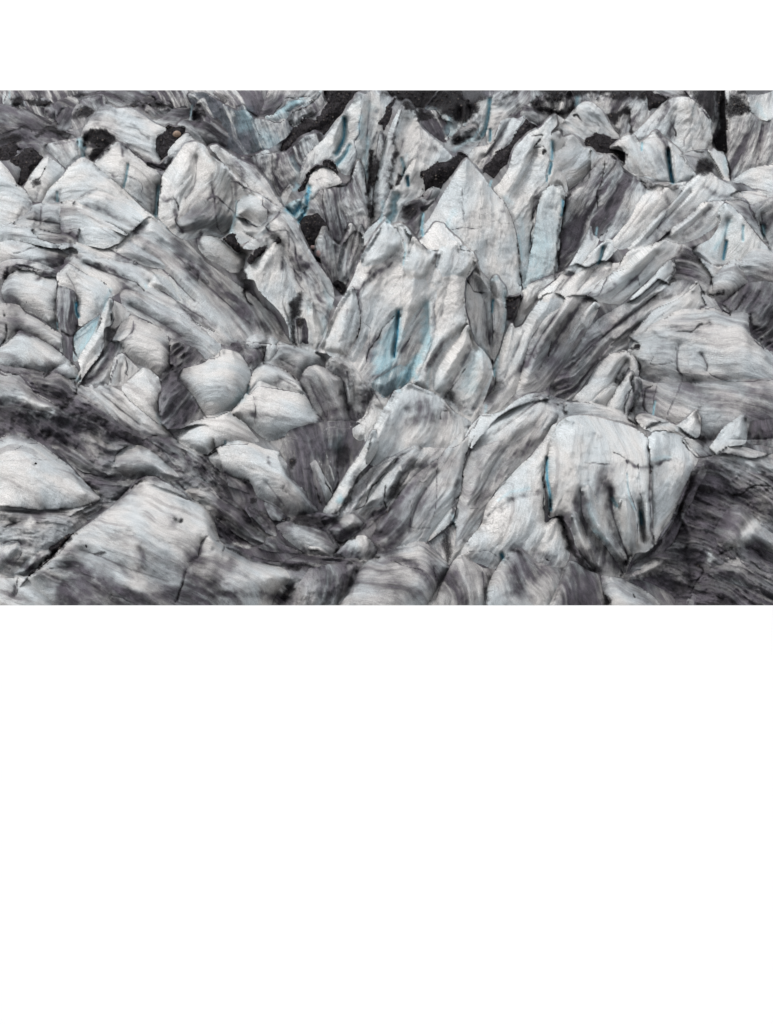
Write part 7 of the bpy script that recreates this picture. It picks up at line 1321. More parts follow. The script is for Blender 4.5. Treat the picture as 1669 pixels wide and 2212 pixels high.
    S('c', 1.6, 1, 'A4', [(1590, 270), (1580, 380), (1555, 600)])
    S('c', 1.3, .9, 'A4', [(1475, 230), (1470, 330)])
    S('d', 25, .4, 'A4', [(1400, 400), (1350, 600)])
    S('b', 12, .3, 'A4', [(1550, 150), (1600, 230)])
    S('r', 4, .9, 'A4', [(1060, 505), (1150, 500)])
    A('r', .85, 'A4', [(1100, 570), (1160, 550), (1220, 640), (1130, 670), (1070, 660)], 6)
    S('r', 6, .9, 'A4', [(1320, 560), (1335, 650), (1325, 730)])
    S('b', 10, .4, 'A4', [(1300, 560), (1310, 680)])
    A('d', .55, 'A4', [(1000, 700), (1200, 740), (1250, 720), (1100, 690)], 6) if False else None
    S('d', 14, .5, 'A4', [(60, 580), (10, 700)])
    S('d', 9, .4, 'A4', [(200, 640), (100, 740)])
    S('r', 3, .9, 'A4', [(375, 560), (370, 650), (330, 760), (310, 880), (320, 960)])
    S('r', 3, .9, 'A4', [(480, 600), (520, 660), (600, 700), (700, 780)])
    A('r', .6, 'A4', [(620, 720), (720, 740), (760, 780), (690, 790), (640, 750)], 5)
    S('r', 4, .9, 'A4', [(340, 1150), (400, 1110)])
    A('d', .55, 'A4', [(100, 830), (220, 740), (320, 620), (440, 560), (560, 700), (500, 900), (350, 1100), (200, 1200), (20, 1400), (60, 950)], 20)
    S('b', 5, .55, 'A4', [(310, 1090), (300, 1160)])
    S('d', 6, .9, 'A4', [(265, 1100), (270, 1180)])
    S('d', 11, .5, 'A4', [(840, 830), (860, 920), (780, 990)])
    S('c', 1.8, 1, 'A4', [(870, 930), (830, 1010), (780, 1100)])
    S('d', 8, .4, 'A4', [(940, 960), (880, 1060), (840, 1150)])
    S('d', 16, .6, 'A4', [(1060, 960), (900, 1080), (740, 1200)])
    S('d', 12, .55, 'A4', [(1220, 900), (1080, 1080), (980, 1160)])
    S('d', 14, .5, 'A4', [(1150, 770), (1250, 840), (1360, 880)])
    S('c', 1.6, .9, 'A4', [(1130, 890), (1190, 885), (1290, 880), (1380, 870), (1460, 890), (1520, 980), (1560, 1080)])
    A('d', .6, 'A4', [(1350, 890), (1460, 890), (1530, 1040), (1440, 980), (1380, 930)], 6)
    S('b', 10, .4, 'A4', [(1330, 1040), (1290, 1150), (1230, 1250)])
    S('b', 6, .9, 'A4', [(1310, 1200), (1290, 1300), (1285, 1330)])
    S('b', 5, .6, 'A4', [(1440, 1080), (1440, 1190)])
    S('r', 5, .8, 'A4', [(1560, 1000), (1590, 1130), (1640, 1220)])
    S('b', 8, .6, 'A4', [(1590, 1080), (1595, 1150)])
    A('d', .8, 'A4', [(950, 1290), (1050, 1240), (1070, 1340), (960, 1340)], 6)
    S('c', 1.3, .8, 'A4', [(1360, 750), (1440, 750), (1500, 790), (1620, 800)])
    S('b', 6, .9, 'B4', [(355, -50), (335, 40), (322, 75)])
    # ---- B1
    A('d', .75, 'B1', [(1340, 0), (1430, 60), (1540, 140), (1560, 200), (1500, 200), (1410, 90)], 8)
    S('r', 6, .8, 'B1', [(1440, 90), (1530, 150), (1520, 210)])
    S('d', 14, .5, 'B1', [(1560, 60), (1620, 170), (1680, 260)])
    A('d', .6, 'B1', [(960, 260), (1050, 235), (1110, 290), (1090, 315), (1000, 290)], 5)
    S('r', 3, .9, 'B1', [(1050, 235), (1110, 300)])
    A('d', .55, 'B1', [(860, 280), (1000, 290), (930, 320), (940, 380), (880, 330)], 7)
    S('d', 10, .6, 'B1', [(700, 100), (860, 130), (960, 220)])
    S('d', 10, .5, 'B1', [(900, 30), (1060, 80), (1150, 120)])
    A('d', .5, 'B1', [(950, 380), (1100, 360), (1160, 440), (1300, 560), (1200, 560), (1050, 460)], 12)
    S('d', 11, .6, 'B1', [(1380, 400), (1480, 470), (1560, 500), (1650, 560)])
    S('c', 1.5, .9, 'B1', [(1370, 380), (1470, 470), (1560, 490), (1680, 580)])
    S('d', 12, .5, 'B1', [(1250, 560), (1350, 620), (1440, 660)])
    S('b', 6, .5, 'B1', [(1120, 240), (1130, 265)])
    S('d', 7, .6, 'B1', [(1400, 330), (1430, 380)])
    S('c', 1.4, .9, 'B1', [(1500, 420), (1520, 400), (1540, 370)])
    A('r', .8, 'B1', [(20, 160), (60, 120), (70, 150), (50, 200), (30, 200)], 5)
    A('d', .7, 'B1', [(-20, 120), (80, 90), (130, 100), (60, 200), (0, 200)], 8)
    S('d', 9, .8, 'B1', [(120, 90), (200, 100), (240, 60), (380, 50)])
    S('d', 10, .85, 'B1', [(400, 60), (480, 80), (430, 150), (330, 170), (300, 190)])
    A('d', .6, 'B1', [(360, 60), (520, 60), (480, 120), (400, 140)], 7)
    S('c', 2, .95, 'B1', [(240, 120), (300, 160), (400, 180), (440, 220), (430, 300)])
    S('r', 3.5, .95, 'B1', [(440, 480), (445, 580)])
    S('r', 2, .9, 'B1', [(425, 400), (420, 440)])
    S('r', 2, .9, 'B1', [(212, 370), (215, 385)])
    A('d', .45, 'B1', [(0, 300), (80, 270), (150, 400), (60, 380), (0, 400)], 9)
    A('d', .6, 'B1', [(-20, 400), (60, 390), (170, 420), (190, 500), (180, 600), (60, 620), (-20, 640)], 11)
    S('r', 6, .9, 'B1', [(30, 430), (30, 490)])
    S('r', 5, .9, 'B1', [(40, 540), (50, 640), (0, 720)])
    S('c', 2, 1, 'B1', [(60, 660), (120, 600), (260, 640), (400, 700), (480, 760)])
    S('d', 8, .6, 'B1', [(130, 600), (300, 650), (470, 750)])
    A('d', .55, 'B1', [(450, 250), (560, 290), (600, 540), (570, 790), (510, 820), (480, 600), (450, 440)], 9)
    S('d', 10, .8, 'B1', [(550, 300), (580, 360), (560, 460)])
    S('b', 7, 1, 'B1', [(585, 380), (590, 440), (602, 490)])
    S('b', 3, .9, 'B1', [(440, 530), (445, 580)])
    S('r', 6, .95, 'B1', [(470, 600), (540, 640), (580, 620), (600, 540)])
    S('r', 5, .9, 'B1', [(560, 640), (570, 760), (590, 800)])
    S('c', 2.2, .9, 'B1', [(770, 480), (700, 540), (620, 600), (580, 640)])
    S('b', 14, .45, 'B1', [(740, 540), (690, 640), (640, 720)])
    S('b', 10, .45, 'B1', [(845, 280), (820, 360), (800, 430)])
    S('b', 9, .5, 'B1', [(590, 940), (600, 985)])
    S('r', 4, .9, 'B1', [(530, 965), (590, 960)])
    S('c', 2.2, 1, 'B1', [(870, 540), (810, 580), (800, 690), (780, 790), (700, 880), (630, 990)])
    A('r', .7, 'B1', [(810, 570), (890, 560), (900, 600), (830, 700), (805, 690)], 4)
    A('d', .5, 'B1', [(620, 1000), (720, 880), (850, 690), (960, 740), (860, 830), (760, 960)], 10)
    S('c', 1.4, .9, 'B1', [(1028, 520), (1030, 590), (960, 670), (920, 690)])
    S('d', 7, .6, 'B1', [(1035, 560), (1010, 640), (950, 680)])
    A('d', .5, 'B1', [(1240, 640), (1310, 700), (1320, 830), (1270, 780)], 10)
    S('c', 1.4, 1, 'B1', [(905, 820), (870, 920), (850, 1000)])
    S('c', 1.6, .9, 'B1', [(960, 810), (985, 880), (975, 930), (1000, 955)])
    S('c', 1.8, 1, 'B1', [(1340, 700), (1310, 740), (1330, 860), (1300, 930), (1240, 970), (1245, 1060), (1215, 1100), (1235, 1280)])
    S('r', 5, .9, 'B1', [(1390, 820), (1420, 770), (1400, 850), (1310, 900)])
    A('d', .8, 'B1', [(1240, 970), (1400, 900), (1480, 1080), (1560, 1230), (1400, 1320), (1250, 1320), (1225, 1160)], 10)
    A('d', .7, 'B1', [(1350, 660), (1480, 700), (1590, 820), (1400, 900), (1320, 830)], 12)
    S('b', 10, .3, 'B1', [(1210, 1240), (1235, 1330)])
    S('d', 12, .5, 'B1', [(780, 1010), (860, 1060), (940, 1160)])
    A('d', .75, 'B1', [(80, 900), (340, 900), (560, 980), (580, 1090), (460, 1110), (300, 1080), (200, 980)], 12)
    S('r', 4, .9, 'B1', [(340, 960), (400, 900), (420, 880)])
    S('r', 5, .85, 'B1', [(570, 990), (585, 1080), (520, 1130)])
    A('d', .8, 'B1', [(-20, 1190), (200, 1230), (460, 1240), (600, 1280), (760, 1320), (400, 1420), (-20, 1400)], 14)
    S('w', 9, .7, 'B1', [(170, 1100), (240, 1150), (400, 1200)])
    S('r', 8, .85, 'B1', [(490, 1190), (560, 1150), (540, 1120)])
    S('r', 5, .8, 'B1', [(560, 1250), (660, 1230), (720, 1190)])
    # ---- B2
    A('d', .6, 'B2', [(120, 120), (330, 240), (480, 330), (640, 480), (700, 620), (560, 600), (420, 480), (240, 330)], 16)
    A('r', .9, 'B2', [(370, 150), (440, 130), (450, 150), (460, 220), (500, 260), (450, 330), (430, 220)], 5)
    S('r', 4, .95, 'B2', [(450, 200), (460, 340), (520, 400)])
    S('d', 12, .75, 'B2', [(330, 320), (430, 400), (560, 540), (640, 600)])
    S('d', 9, .7, 'B2', [(470, 250), (560, 360), (680, 470), (740, 560), (730, 660)])
    S('r', 3, .8, 'B2', [(500, 230), (570, 370), (700, 480), (760, 620)])
    A('d', .65, 'B2', [(600, 520), (700, 600), (700, 650), (620, 640)], 7)
    A('d', .7, 'B2', [(40, 120), (130, 110), (160, 190), (90, 220)], 8)
    A('d', .8, 'B2', [(320, 690), (420, 680), (460, 750), (380, 740)], 6)
    A('d', .75, 'B2', [(440, 770), (590, 730), (580, 830), (510, 900)], 7)
    S('r', 5, .9, 'B2', [(590, 720), (610, 780), (590, 830)])
    S('c', 1.3, .8, 'B2', [(720, 690), (690, 780), (640, 830)])
    S('c', 1.3, .85, 'B2', [(740, 0), (760, 60), (780, 150), (790, 300), (800, 420)])
    S('c', 1.3, .85, 'B2', [(790, 20), (840, 130), (860, 230), (960, 340)])
    S('d', 14, .6, 'B2', [(800, 20), (860, 160), (900, 330), (850, 480)])
    S('d', 18, .55, 'B2', [(900, 30), (980, 200), (1060, 400), (1100, 520)])
    A('r', .8, 'B2', [(800, 400), (850, 340), (900, 280), (880, 480), (840, 520), (850, 700), (825, 700)], 5)  # crevice shade beside the smooth wedge, painted in
    A('r', .9, 'B2', [(840, 480), (910, 480), (900, 560), (860, 560)], 6)
    S('b', 14, .3, 'B2', [(930, 330), (940, 430)])
    S('b', 12, .3, 'B2', [(1060, 500), (1080, 640)])
    S('b', 14, .35, 'B2', [(1080, 300), (1120, 420)])
    S('d', 9, .8, 'B2', [(1000, 0), (1100, 180), (1210, 300)])
    A('d', .5, 'B2', [(1030, 180), (1190, 310), (1180, 420), (1080, 330)], 12)
    A('r', 1, 'B2', [(1130, 240), (1220, 225), (1240, 280), (1215, 330), (1160, 280)], 3)
    S('r', 3, .9, 'B2', [(1300, 270), (1345, 400), (1350, 560), (1300, 680)])
    S('d', 10, .7, 'B2', [(1310, 280), (1350, 420), (1340, 560), (1290, 680), (1220, 790)])
    S('d', 8, .45, 'B2', [(1240, 440), (1240, 560), (1190, 700)])
    S('c', 1.2, .8, 'B2', [(1300, 460), (1230, 600), (1185, 780)])
    S('d', 16, .5, 'B2', [(1669, 60), (1540, 110), (1440, 200), (1400, 160)])
    S('d', 9, .6, 'B2', [(1440, 160), (1330, 300)])
    S('c', 1.4, .95, 'B2', [(1370, 530), (1430, 580), (1420, 660), (1390, 830)])
    A('d', .55, 'B2', [(1380, 640), (1500, 620), (1580, 540), (1560, 740), (1460, 930), (1400, 950), (1380, 820)], 10)
    S('r', 4, .9, 'B2', [(1450, 700), (1400, 780), (1390, 830)])
    A('b', .75, 'B2', [(1500, 640), (1590, 560), (1630, 480), (1650, 460), (1640, 700), (1600, 850), (1500, 920), (1440, 930)], 12)
    A('b', 1, 'B2', [(1620, 480), (1650, 450), (1660, 560), (1620, 810), (1590, 850), (1600, 640)], 4)
    S('c', 2, 1, 'B2', [(1420, 980), (1520, 900), (1600, 840), (1660, 790)])
    A('d', .55, 'B2', [(1400, 1000), (1520, 910), (1640, 830), (1680, 1000), (1570, 1090), (1450, 1030)], 12)
    S('b', 12, .5, 'B2', [(1650, 1000), (1640, 1060)])
    A('b', .65, 'B2', [(400, 1080), (460, 1050), (480, 1060), (440, 1130), (370, 1190), (330, 1200)], 9)
    S('d', 16, .35, 'B2', [(250, 1000), (380, 1060), (420, 960)])
    S('b', 5, .6, 'B2', [(490, 1030), (475, 1080)])
    S('d', 9, .55, 'B2', [(700, 1000), (780, 960), (800, 1030)])
    S('c', 1.4, .9, 'B2', [(780, 960), (820, 980), (860, 1010), (820, 1040)])
    S('d', 6, .7, 'B2', [(870, 990), (930, 1070), (950, 1120)])
    A('d', .5, 'B2', [(700, 820), (800, 780), (870, 880), (870, 970), (770, 910)], 12)
    A('d', .7, 'B2', [(1080, 860), (1180, 900), (1240, 960), (1240, 1160), (1150, 1010)], 12)
    A('d', .6, 'B2', [(940, 980), (1060, 1010), (1140, 1120), (1180, 1290), (1060, 1230), (980, 1140)], 12)
    A('r', .75, 'B2', [(1190, 1060), (1250, 1080), (1260, 1260), (1210, 1180)], 8)
    S('c', 1.5, .95, 'B2', [(1240, 900), (1260, 1000), (1290, 1100), (1330, 1180)])
    A('d', .75, 'B2', [(1350, 1040), (1450, 1040), (1440, 1120), (1400, 1200), (1340, 1280), (1290, 1260), (1340, 1160)], 8)
    S('w', 12, .8, 'B2', [(1270, 1050), (1320, 1180)])
    A('d', .7, 'B2', [(1260, 1180), (1340, 1290), (1240, 1400), (1180, 1300)], 12)
    S('c', 1.3, .8, 'B2', [(520, 1100), (540, 1220), (540, 1330)])
    S('d', 12, .4, 'B2', [(530, 1130), (540, 1300)])
    S('d', 16, .35, 'B2', [(430, 1240), (600, 1260), (720, 1310)])
    S('c', 1.3, .7, 'B2', [(740, 830), (750, 870), (870, 980)])
    # ---- B3
    S('b', 8, 1, 'B3', [(212, 450), (210, 560), (195, 700), (180, 800)])
    A('b', .85, 'B3', [(165, 520), (215, 450), (220, 560), (190, 800), (160, 830), (170, 640)], 5)
    A('d', .5, 'B3', [(60, 620), (160, 520), (170, 700), (160, 830), (60, 920), (0, 960), (-40, 760)], 10)
    A('b', .5, 'B3', [(40, 700), (160, 600), (160, 830), (60, 900)], 16)
    S('r', 3, .9, 'B3', [(180, 480), (110, 570), (60, 640), (0, 740)])
    A('b', .9, 'B3', [(415, 400), (440, 380), (460, 560), (450, 680), (400, 800), (330, 960), (250, 1030), (240, 960), (380, 700), (400, 560)], 7)
    A('d', .5, 'B3', [(300, 600), (330, 480), (410, 410), (400, 560), (380, 680), (330, 780), (240, 900), (220, 760)], 8)
    S('c', 1.6, .9, 'B3', [(410, 400), (350, 480), (310, 560)])
    A('d', .6, 'B3', [(230, 760), (330, 700), (400, 720), (300, 900), (240, 930)], 10)
    S('c', 1.8, 1, 'B3', [(0, 960), (90, 890), (170, 840), (230, 770), (310, 640)])
    S('d', 9, .4, 'B3', [(200, 230), (190, 260)])
    S('c', 1.1, .7, 'B3', [(230, 170), (180, 260), (170, 320)])
    S('b', 4, .6, 'B3', [(262, 0), (250, 90)])
    S('d', 7, .55, 'B3', [(500, 0), (480, 70)])
    S('d', 8, .45, 'B3', [(310, 240), (260, 330)])
    S('d', 10, .45, 'B3', [(480, 320), (490, 460), (490, 580)])
    S('c', 1.2, .8, 'B3', [(480, 330), (495, 420), (480, 560)])
    S('d', 16, .5, 'B3', [(10, 150), (120, 80), (210, 10)])
    S('d', 10, .5, 'B3', [(560, 680), (500, 780), (430, 860)])
    S('d', 8, .6, 'B3', [(500, 790), (470, 850), (420, 900)])
    S('b', 8, .35, 'B3', [(450, 880), (430, 1040)])
    S('d', 12, .65, 'B3', [(760, 720), (700, 850), (640, 960), (570, 1090)])
    S('r', 3, .9, 'B3', [(740, 880), (660, 980), (590, 1080), (560, 1120)])
    A('b', .5, 'B3', [(800, 770), (850, 760), (830, 960), (800, 1060), (700, 1040), (720, 900)], 14)
    A('b', .25, 'B3', [(700, 1000), (820, 1000), (780, 1200), (660, 1160)], 14)
    A('r', .65, 'B3', [(570, 1110), (620, 1040), (650, 1120), (610, 1180)], 6)
    S('d', 16, .45, 'B3', [(640, 1120), (700, 1180), (780, 1180)])
    S('d', 14, .4, 'B3', [(900, 900), (850, 1060), (820, 1180)])
    A('d', .7, 'B3', [(740, 200), (800, 110), (860, 180), (900, 260), (890, 340), (830, 300), (760, 280)], 7)
    S('r', 4, .8, 'B3', [(730, 200), (790, 290), (880, 300)])
    S('c', 1.2, .9, 'B3', [(800, 60), (735, 190), (720, 290), (728, 440), (750, 550), (800, 680), (860, 740), (915, 820)])
    S('d', 14, .5, 'B3', [(860, 420), (880, 560), (890, 700)])
    A('d', .65, 'B3', [(950, 480), (1010, 470), (1000, 620), (960, 780), (930, 820), (920, 700)], 7)
    S('b', 5, 1, 'B3', [(940, 360), (930, 450)])
    S('b', 10, .4, 'B3', [(1030, 300), (1040, 420), (1020, 600)])
    S('b', 10, .35, 'B3', [(960, 190), (930, 220)])
    S('r', 6, 1, 'B3', [(930, 820), (942, 900)])
    S('b', 5, .7, 'B3', [(948, 890), (950, 945)])
    S('b', 8, .5, 'B3', [(980, 800), (950, 930)])
    A('r', .97, 'B3', [(1050, 360), (1090, 338), (1150, 345), (1110, 420), (1090, 500), (1050, 540), (1040, 440)], 4)
    A('d', .8, 'B3', [(1100, 380), (1160, 340), (1110, 500), (1060, 560)], 6)
    S('r', 3, 1, 'B3', [(1140, 60), (1155, 200), (1160, 290)])
    S('d', 10, .45, 'B3', [(1100, 300), (1150, 320)])
    A('b', .4, 'B3', [(1180, 120), (1340, 60), (1330, 180), (1200, 270), (1170, 220)], 12)
    S('r', 6, .95, 'B3', [(1445, -20), (1440, 110)])
    S('d', 8, .6, 'B3', [(1240, 230), (1400, 170), (1480, 130)])
    A('d', .7, 'B3', [(1510, 150), (1570, 155), (1540, 190)], 3)
    S('c', 1.3, .9, 'B3', [(1500, 190), (1440, 270), (1410, 310)])
    S('c', 1.3, .8, 'B3', [(1090, 560), (1100, 600), (1085, 680)])
    S('d', 12, .45, 'B3', [(1250, 640), (1200, 780), (1150, 920)])
    S('d', 10, .55, 'B3', [(1000, 1070), (1080, 960), (1200, 860)])
    A('d', .5, 'B3', [(1250, 620), (1360, 540), (1440, 540), (1380, 680), (1280, 780), (1230, 800)], 12)
    S('r', 4, .95, 'B3', [(1395, 680), (1385, 740), (1370, 810)])
    S('d', 12, .6, 'B3', [(1420, 700), (1340, 860), (1270, 950)])
    S('r', 2.5, .85, 'B3', [(1310, 860), (1260, 950)])
    A('d', .65, 'B3', [(1400, 900), (1500, 760), (1669, 640), (1669, 900), (1500, 1100), (1280, 1080)], 20)
    S('c', 2, 1, 'B3', [(1669, 760), (1560, 840), (1510, 920), (1400, 1060)])
    S('c', 1.8, 1, 'B3', [(1525, 850), (1505, 960), (1520, 1060)])
    A('d', .55, 'B3', [(900, 1080), (970, 1060), (950, 1180), (840, 1240)], 8)
    S('r', 3, .8, 'B3', [(960, 950), (950, 1050), (900, 1100)])
    S('d', 16, .45, 'B3', [(300, 1180), (440, 1160), (470, 1280), (300, 1300)])
    A('d', .45, 'B3', [(220, 1150), (420, 1120), (470, 1200), (430, 1320), (250, 1330)], 18)
    A('d', .65, 'B3', [(490, 1210), (620, 1210), (680, 1290), (520, 1300), (400, 1360)], 9)
    S('r', 3, .8, 'B3', [(540, 1290), (540, 1220), (590, 1210)])
    S('b', 7, .4, 'B3', [(885, 1180), (880, 1230)])
    S('c', 2, 1, 'B3', [(1490, 1150), (1600, 1150)])
    S('c', 2, 1, 'B3', [(1490, 1160), (1500, 1260)])
    S('d', 14, .45, 'B3', [(1310, 1100), (1380, 1140), (1460, 1150)])
    # ---- B4
    S('c', 2.2, 1, 'B4', [(870, 245), (760, 330), (640, 420), (540, 500), (400, 600), (300, 690), (160, 830)])
    S('c', 2.0, 1, 'B4', [(100, 840), (80, 920), (85, 1010)])
    S('c', 1.6, .9, 'B4', [(640, 250), (625, 180)])
    S('d', 9, .6, 'B4', [(620, 190), (560, 240)])
    A('d', .5, 'B4', [(280, 130), (400, 90), (470, 80), (430, 150), (330, 190), (230, 210)], 7)
    S('r', 3, .9, 'B4', [(460, 130), (490, 80), (520, 30)])
    S('c', 1.5, .9, 'B4', [(230, 380), (260, 340), (320, 320), (390, 190), (440, 150)])
    S('d', 9, .6, 'B4', [(340, 330), (440, 270), (450, 240)])
    S('d', 10, .5, 'B4', [(100, 470), (80, 560), (0, 640)])
    A('d', .6, 'B4', [(170, 600), (240, 570), (220, 620), (120, 700)], 7)
    A('d', .45, 'B4', [(0, 900), (160, 760), (350, 560), (640, 420), (600, 520), (400, 700), (200, 900), (60, 1100)], 20)
    A('d', .55, 'B4', [(860, 100), (1000, 60), (1120, 160), (1190, 250), (1100, 240), (940, 200)], 12)
    A('r', .7, 'B4', [(950, 0), (1060, 10), (1110, 80), (1040, 60)], 6)
    S('r', 5, .85, 'B4', [(840, 240), (870, 210), (920, 190)])
    S('r', 5, .9, 'B4', [(1195, 170), (1195, 250)])
    S('c', 2.5, 1, 'B4', [(1460, 240), (1380, 300), (1310, 360), (1260, 405)])
    S('r', 7, .9, 'B4', [(1130, 300), (1200, 320), (1290, 300)])
    S('r', 6, .9, 'B4', [(1270, 400), (1350, 450), (1450, 350)])
    A('r', .5, 'B4', [(1430, 100), (1500, 90), (1640, 150), (1660, 200), (1500, 180)], 8)
    A('d', .8, 'B4', [(1280, 380), (1480, 230), (1720, 210), (1720, 720), (1520, 640), (1490, 470), (1350, 450)], 14)
    S('c', 2, 1, 'B4', [(1500, 480), (1485, 560), (1520, 640), (1600, 720)])
    S('d', 6, .7, 'B4', [(1110, 420), (1150, 400)])
    S('c', 1.2, .8, 'B4', [(830, 460), (810, 500)])
    S('r', 5, .85, 'B4', [(920, 600), (1030, 600), (1110, 560), (1190, 535)])
    S('d', 12, .5, 'B4', [(900, 570), (1060, 590), (1180, 540)])
    A('r', .95, 'B4', [(520, 745), (600, 720), (640, 690), (655, 710), (600, 740)], 3)
    S('c', 1.2, .6, 'B4', [(1110, 770), (1160, 820), (1155, 900)])
    S('c', 1.5, .9, 'B4', [(910, 700), (930, 780), (930, 880), (965, 940), (950, 1040), (850, 1270)])
    S('c', 1.3, .8, 'B4', [(750, 790), (720, 850), (860, 850), (920, 830)])
    S('c', 1.5, .8, 'B4', [(1170, 910), (1220, 950), (1330, 985), (1669, 975)])
    A('d', .35, 'B4', [(640, 880), (900, 860), (1100, 900), (1300, 990), (1100, 1100), (760, 980)], 20)
    A('d', .6, 'B4', [(640, 1000), (760, 960), (760, 1080), (740, 1240), (640, 1250), (570, 1240), (650, 1140)], 8)
    S('r', 5, .9, 'B4', [(740, 1010), (690, 1040), (680, 1110), (660, 1180), (700, 1230)])
    S('c', 2, 1, 'B4', [(800, 960), (770, 1020), (755, 1120), (740, 1240)])
    S('b', 4, .7, 'B4', [(762, 1140), (745, 1240)])
    S('c', 2, 1, 'B4', [(600, 790), (640, 860), (630, 960)])
    A('r', .75, 'B4', [(440, 960), (490, 940), (520, 880), (540, 900), (490, 1020), (450, 985)], 6)
    A('d', .5, 'B4', [(440, 870), (520, 820), (600, 830), (620, 920), (540, 900), (460, 940)], 9)
    S('c', 1.8, 1, 'B4', [(590, 950), (580, 1030), (530, 1120), (515, 1240)])
    A('r', .7, 'B4', [(550, 1240), (620, 1130), (640, 1080), (640, 1140), (570, 1250)], 5)
    S('d', 12, .5, 'B4', [(630, 1010), (600, 1090), (550, 1200)])
    S('r', 7, .9, 'B4', [(60, 1190), (65, 1250)])
    S('c', 1.6, 1, 'B4', [(0, 1140), (160, 1150)])
    A('d', .8, 'B4', [(1500, 1230), (1669, 1180), (1720, 1400), (1560, 1400)], 12)
    A('r', .5, 'B4', [(1590, 1200), (1640, 1180), (1660, 1250), (1600, 1250)], 7)
    S('d', 14, .5, 'B4', [(1080, 1200), (1100, 1330)])
    S('d', 30, .4, 'B4', [(1000, 1060), (1300, 1150), (1600, 1100)])
    # ---- C1
    S('r', 2.5, .95, 'C1', [(240, 245), (260, 255), (278, 225)])
    S('c', 1, .6, 'C1', [(0, 260), (90, 150), (230, 70)])
    S('c', 1, .5, 'C1', [(40, 210), (280, 205), (480, 205)])
    S('r', 9, .95, 'C1', [(330, 0), (380, 15)])
    A('d', .85, 'C1', [(160, -20), (330, -20), (420, 40), (330, 70), (250, 40)], 9)
    A('d', .85, 'C1', [(400, 60), (560, 80), (700, 140), (860, 160), (820, 200), (640, 130)], 9)
    A('d', .85, 'C1', [(440, 150), (560, 260), (660, 350), (800, 350), (700, 260), (560, 190)], 9)
    A('d', .7, 'C1', [(700, 400), (900, 380), (1060, 370), (960, 480), (780, 620), (720, 640), (770, 520)], 12)
    S('c', 2, 1, 'C1', [(600, 580), (760, 530), (800, 560)])
    A('d', .65, 'C1', [(240, 600), (480, 565), (640, 590), (420, 620), (260, 680)], 9)
    A('d', .5, 'C1', [(880, 200), (960, 150), (1060, 200), (1090, 330), (1000, 360), (890, 290)], 12)
    A('d', .6, 'C1', [(1090, 330), (1110, 270), (1200, 270), (1260, 340), (1180, 350)], 8)
    S('r', 3, .9, 'C1', [(870, 240), (900, 160), (1000, 110)])
    S('r', 3, .9, 'C1', [(1080, 65), (1190, 30), (1230, 20)])
    A('d', .7, 'C1', [(1220, 20), (1330, 40), (1290, 120), (1220, 100)], 8)
    A('r', .7, 'C1', [(1490, 270), (1600, 330), (1580, 400), (1520, 330)], 8)
    S('r', 4, .9, 'C1', [(1560, 175), (1600, 185), (1669, 140)])
    S('r', 8, .9, 'C1', [(1350, 670), (1365, 690), (1385, 680)])
    A('d', .55, 'C1', [(1290, 650), (1350, 620), (1410, 660), (1380, 710), (1320, 700)], 6)
    S('c', 2.5, 1, 'C1', [(1610, 790), (1550, 860), (1530, 960), (1460, 1000)])
    S('r', 4, .9, 'C1', [(1545, 870), (1530, 950)])
    A('r', .95, 'C1', [(560, 765), (590, 775), (500, 870), (440, 900), (400, 960), (280, 1060), (200, 1110), (330, 1010), (440, 870)], 4)
    S('r', 4, .95, 'C1', [(655, 870), (670, 890)])
    A('r', .7, 'C1', [(740, 930), (830, 900), (820, 925), (760, 945)], 4)
    A('d', .88, 'C1', [(460, 960), (560, 920), (660, 930), (720, 980), (830, 1060), (960, 1080), (1000, 1180), (1200, 1260), (1300, 1400), (560, 1400), (420, 1200), (300, 1100), (430, 1040)], 15)
    A('d', .5, 'C1', [(820, 900), (1000, 930), (1230, 1010), (1250, 1120), (1100, 1100), (900, 1020)], 18)
    S('d', 18, .5, 'C1', [(1080, 900), (1110, 1000), (1090, 1080)])
    A('d', .88, 'C1', [(1160, 1040), (1380, 1060), (1480, 1000), (1560, 960), (1669, 1100), (1720, 1400), (1300, 1400), (1150, 1200)], 22)
    A('d', .6, 'C1', [(1380, 960), (1540, 900), (1560, 980), (1460, 1020)], 9)
    S('c', 1.8, 1, 'C1', [(340, 1060), (460, 1045), (600, 1040), (640, 1090), (830, 1140)])
    S('c', 1.2, .8, 'C1', [(880, 1010), (1000, 1060), (1170, 1130)])
    S('w', 14, .7, 'C1', [(900, 1120), (1080, 1180)])
    S('w', 9, .6, 'C1', [(320, 1200), (350, 1230)])
    S('r', 5, .85, 'C1', [(1430, 1060), (1400, 1200), (1350, 1310)])
    S('d', 12, .7, 'C1', [(480, 1180), (640, 1150), (760, 1200)])
    S('r', 4, .7, 'C1', [(850, 1240), (1010, 1310)])
    S('r', 3, .95, 'C1', [(140, 1120), (135, 1200), (125, 1260)])
    A('d', .6, 'C1', [(40, 1240), (120, 1180), (140, 1280), (60, 1300)], 9)
    S('c', 1.6, .9, 'C1', [(0, 860), (130, 835), (165, 870), (150, 960), (60, 1070)])
    S('d', 10, .5, 'C1', [(200, 990), (230, 1060), (300, 950)])
    S('r', 3, .8, 'C1', [(15, 750), (30, 740), (120, 690)])
    A('d', .5, 'C1', [(-20, 600), (200, 620), (240, 700), (60, 720), (-20, 700)], 14)
    S('w', 9, .8, 'C1', [(220, 700), (240, 670)])
    S('w', 9, .7, 'C1', [(560, 620), (640, 600)])
    # ---- C2
    S('r', 3, .95, 'C2', [(170, 180), (240, 115), (300, 80)])
    S('b', 4, .6, 'C2', [(308, 65), (305, 90)])
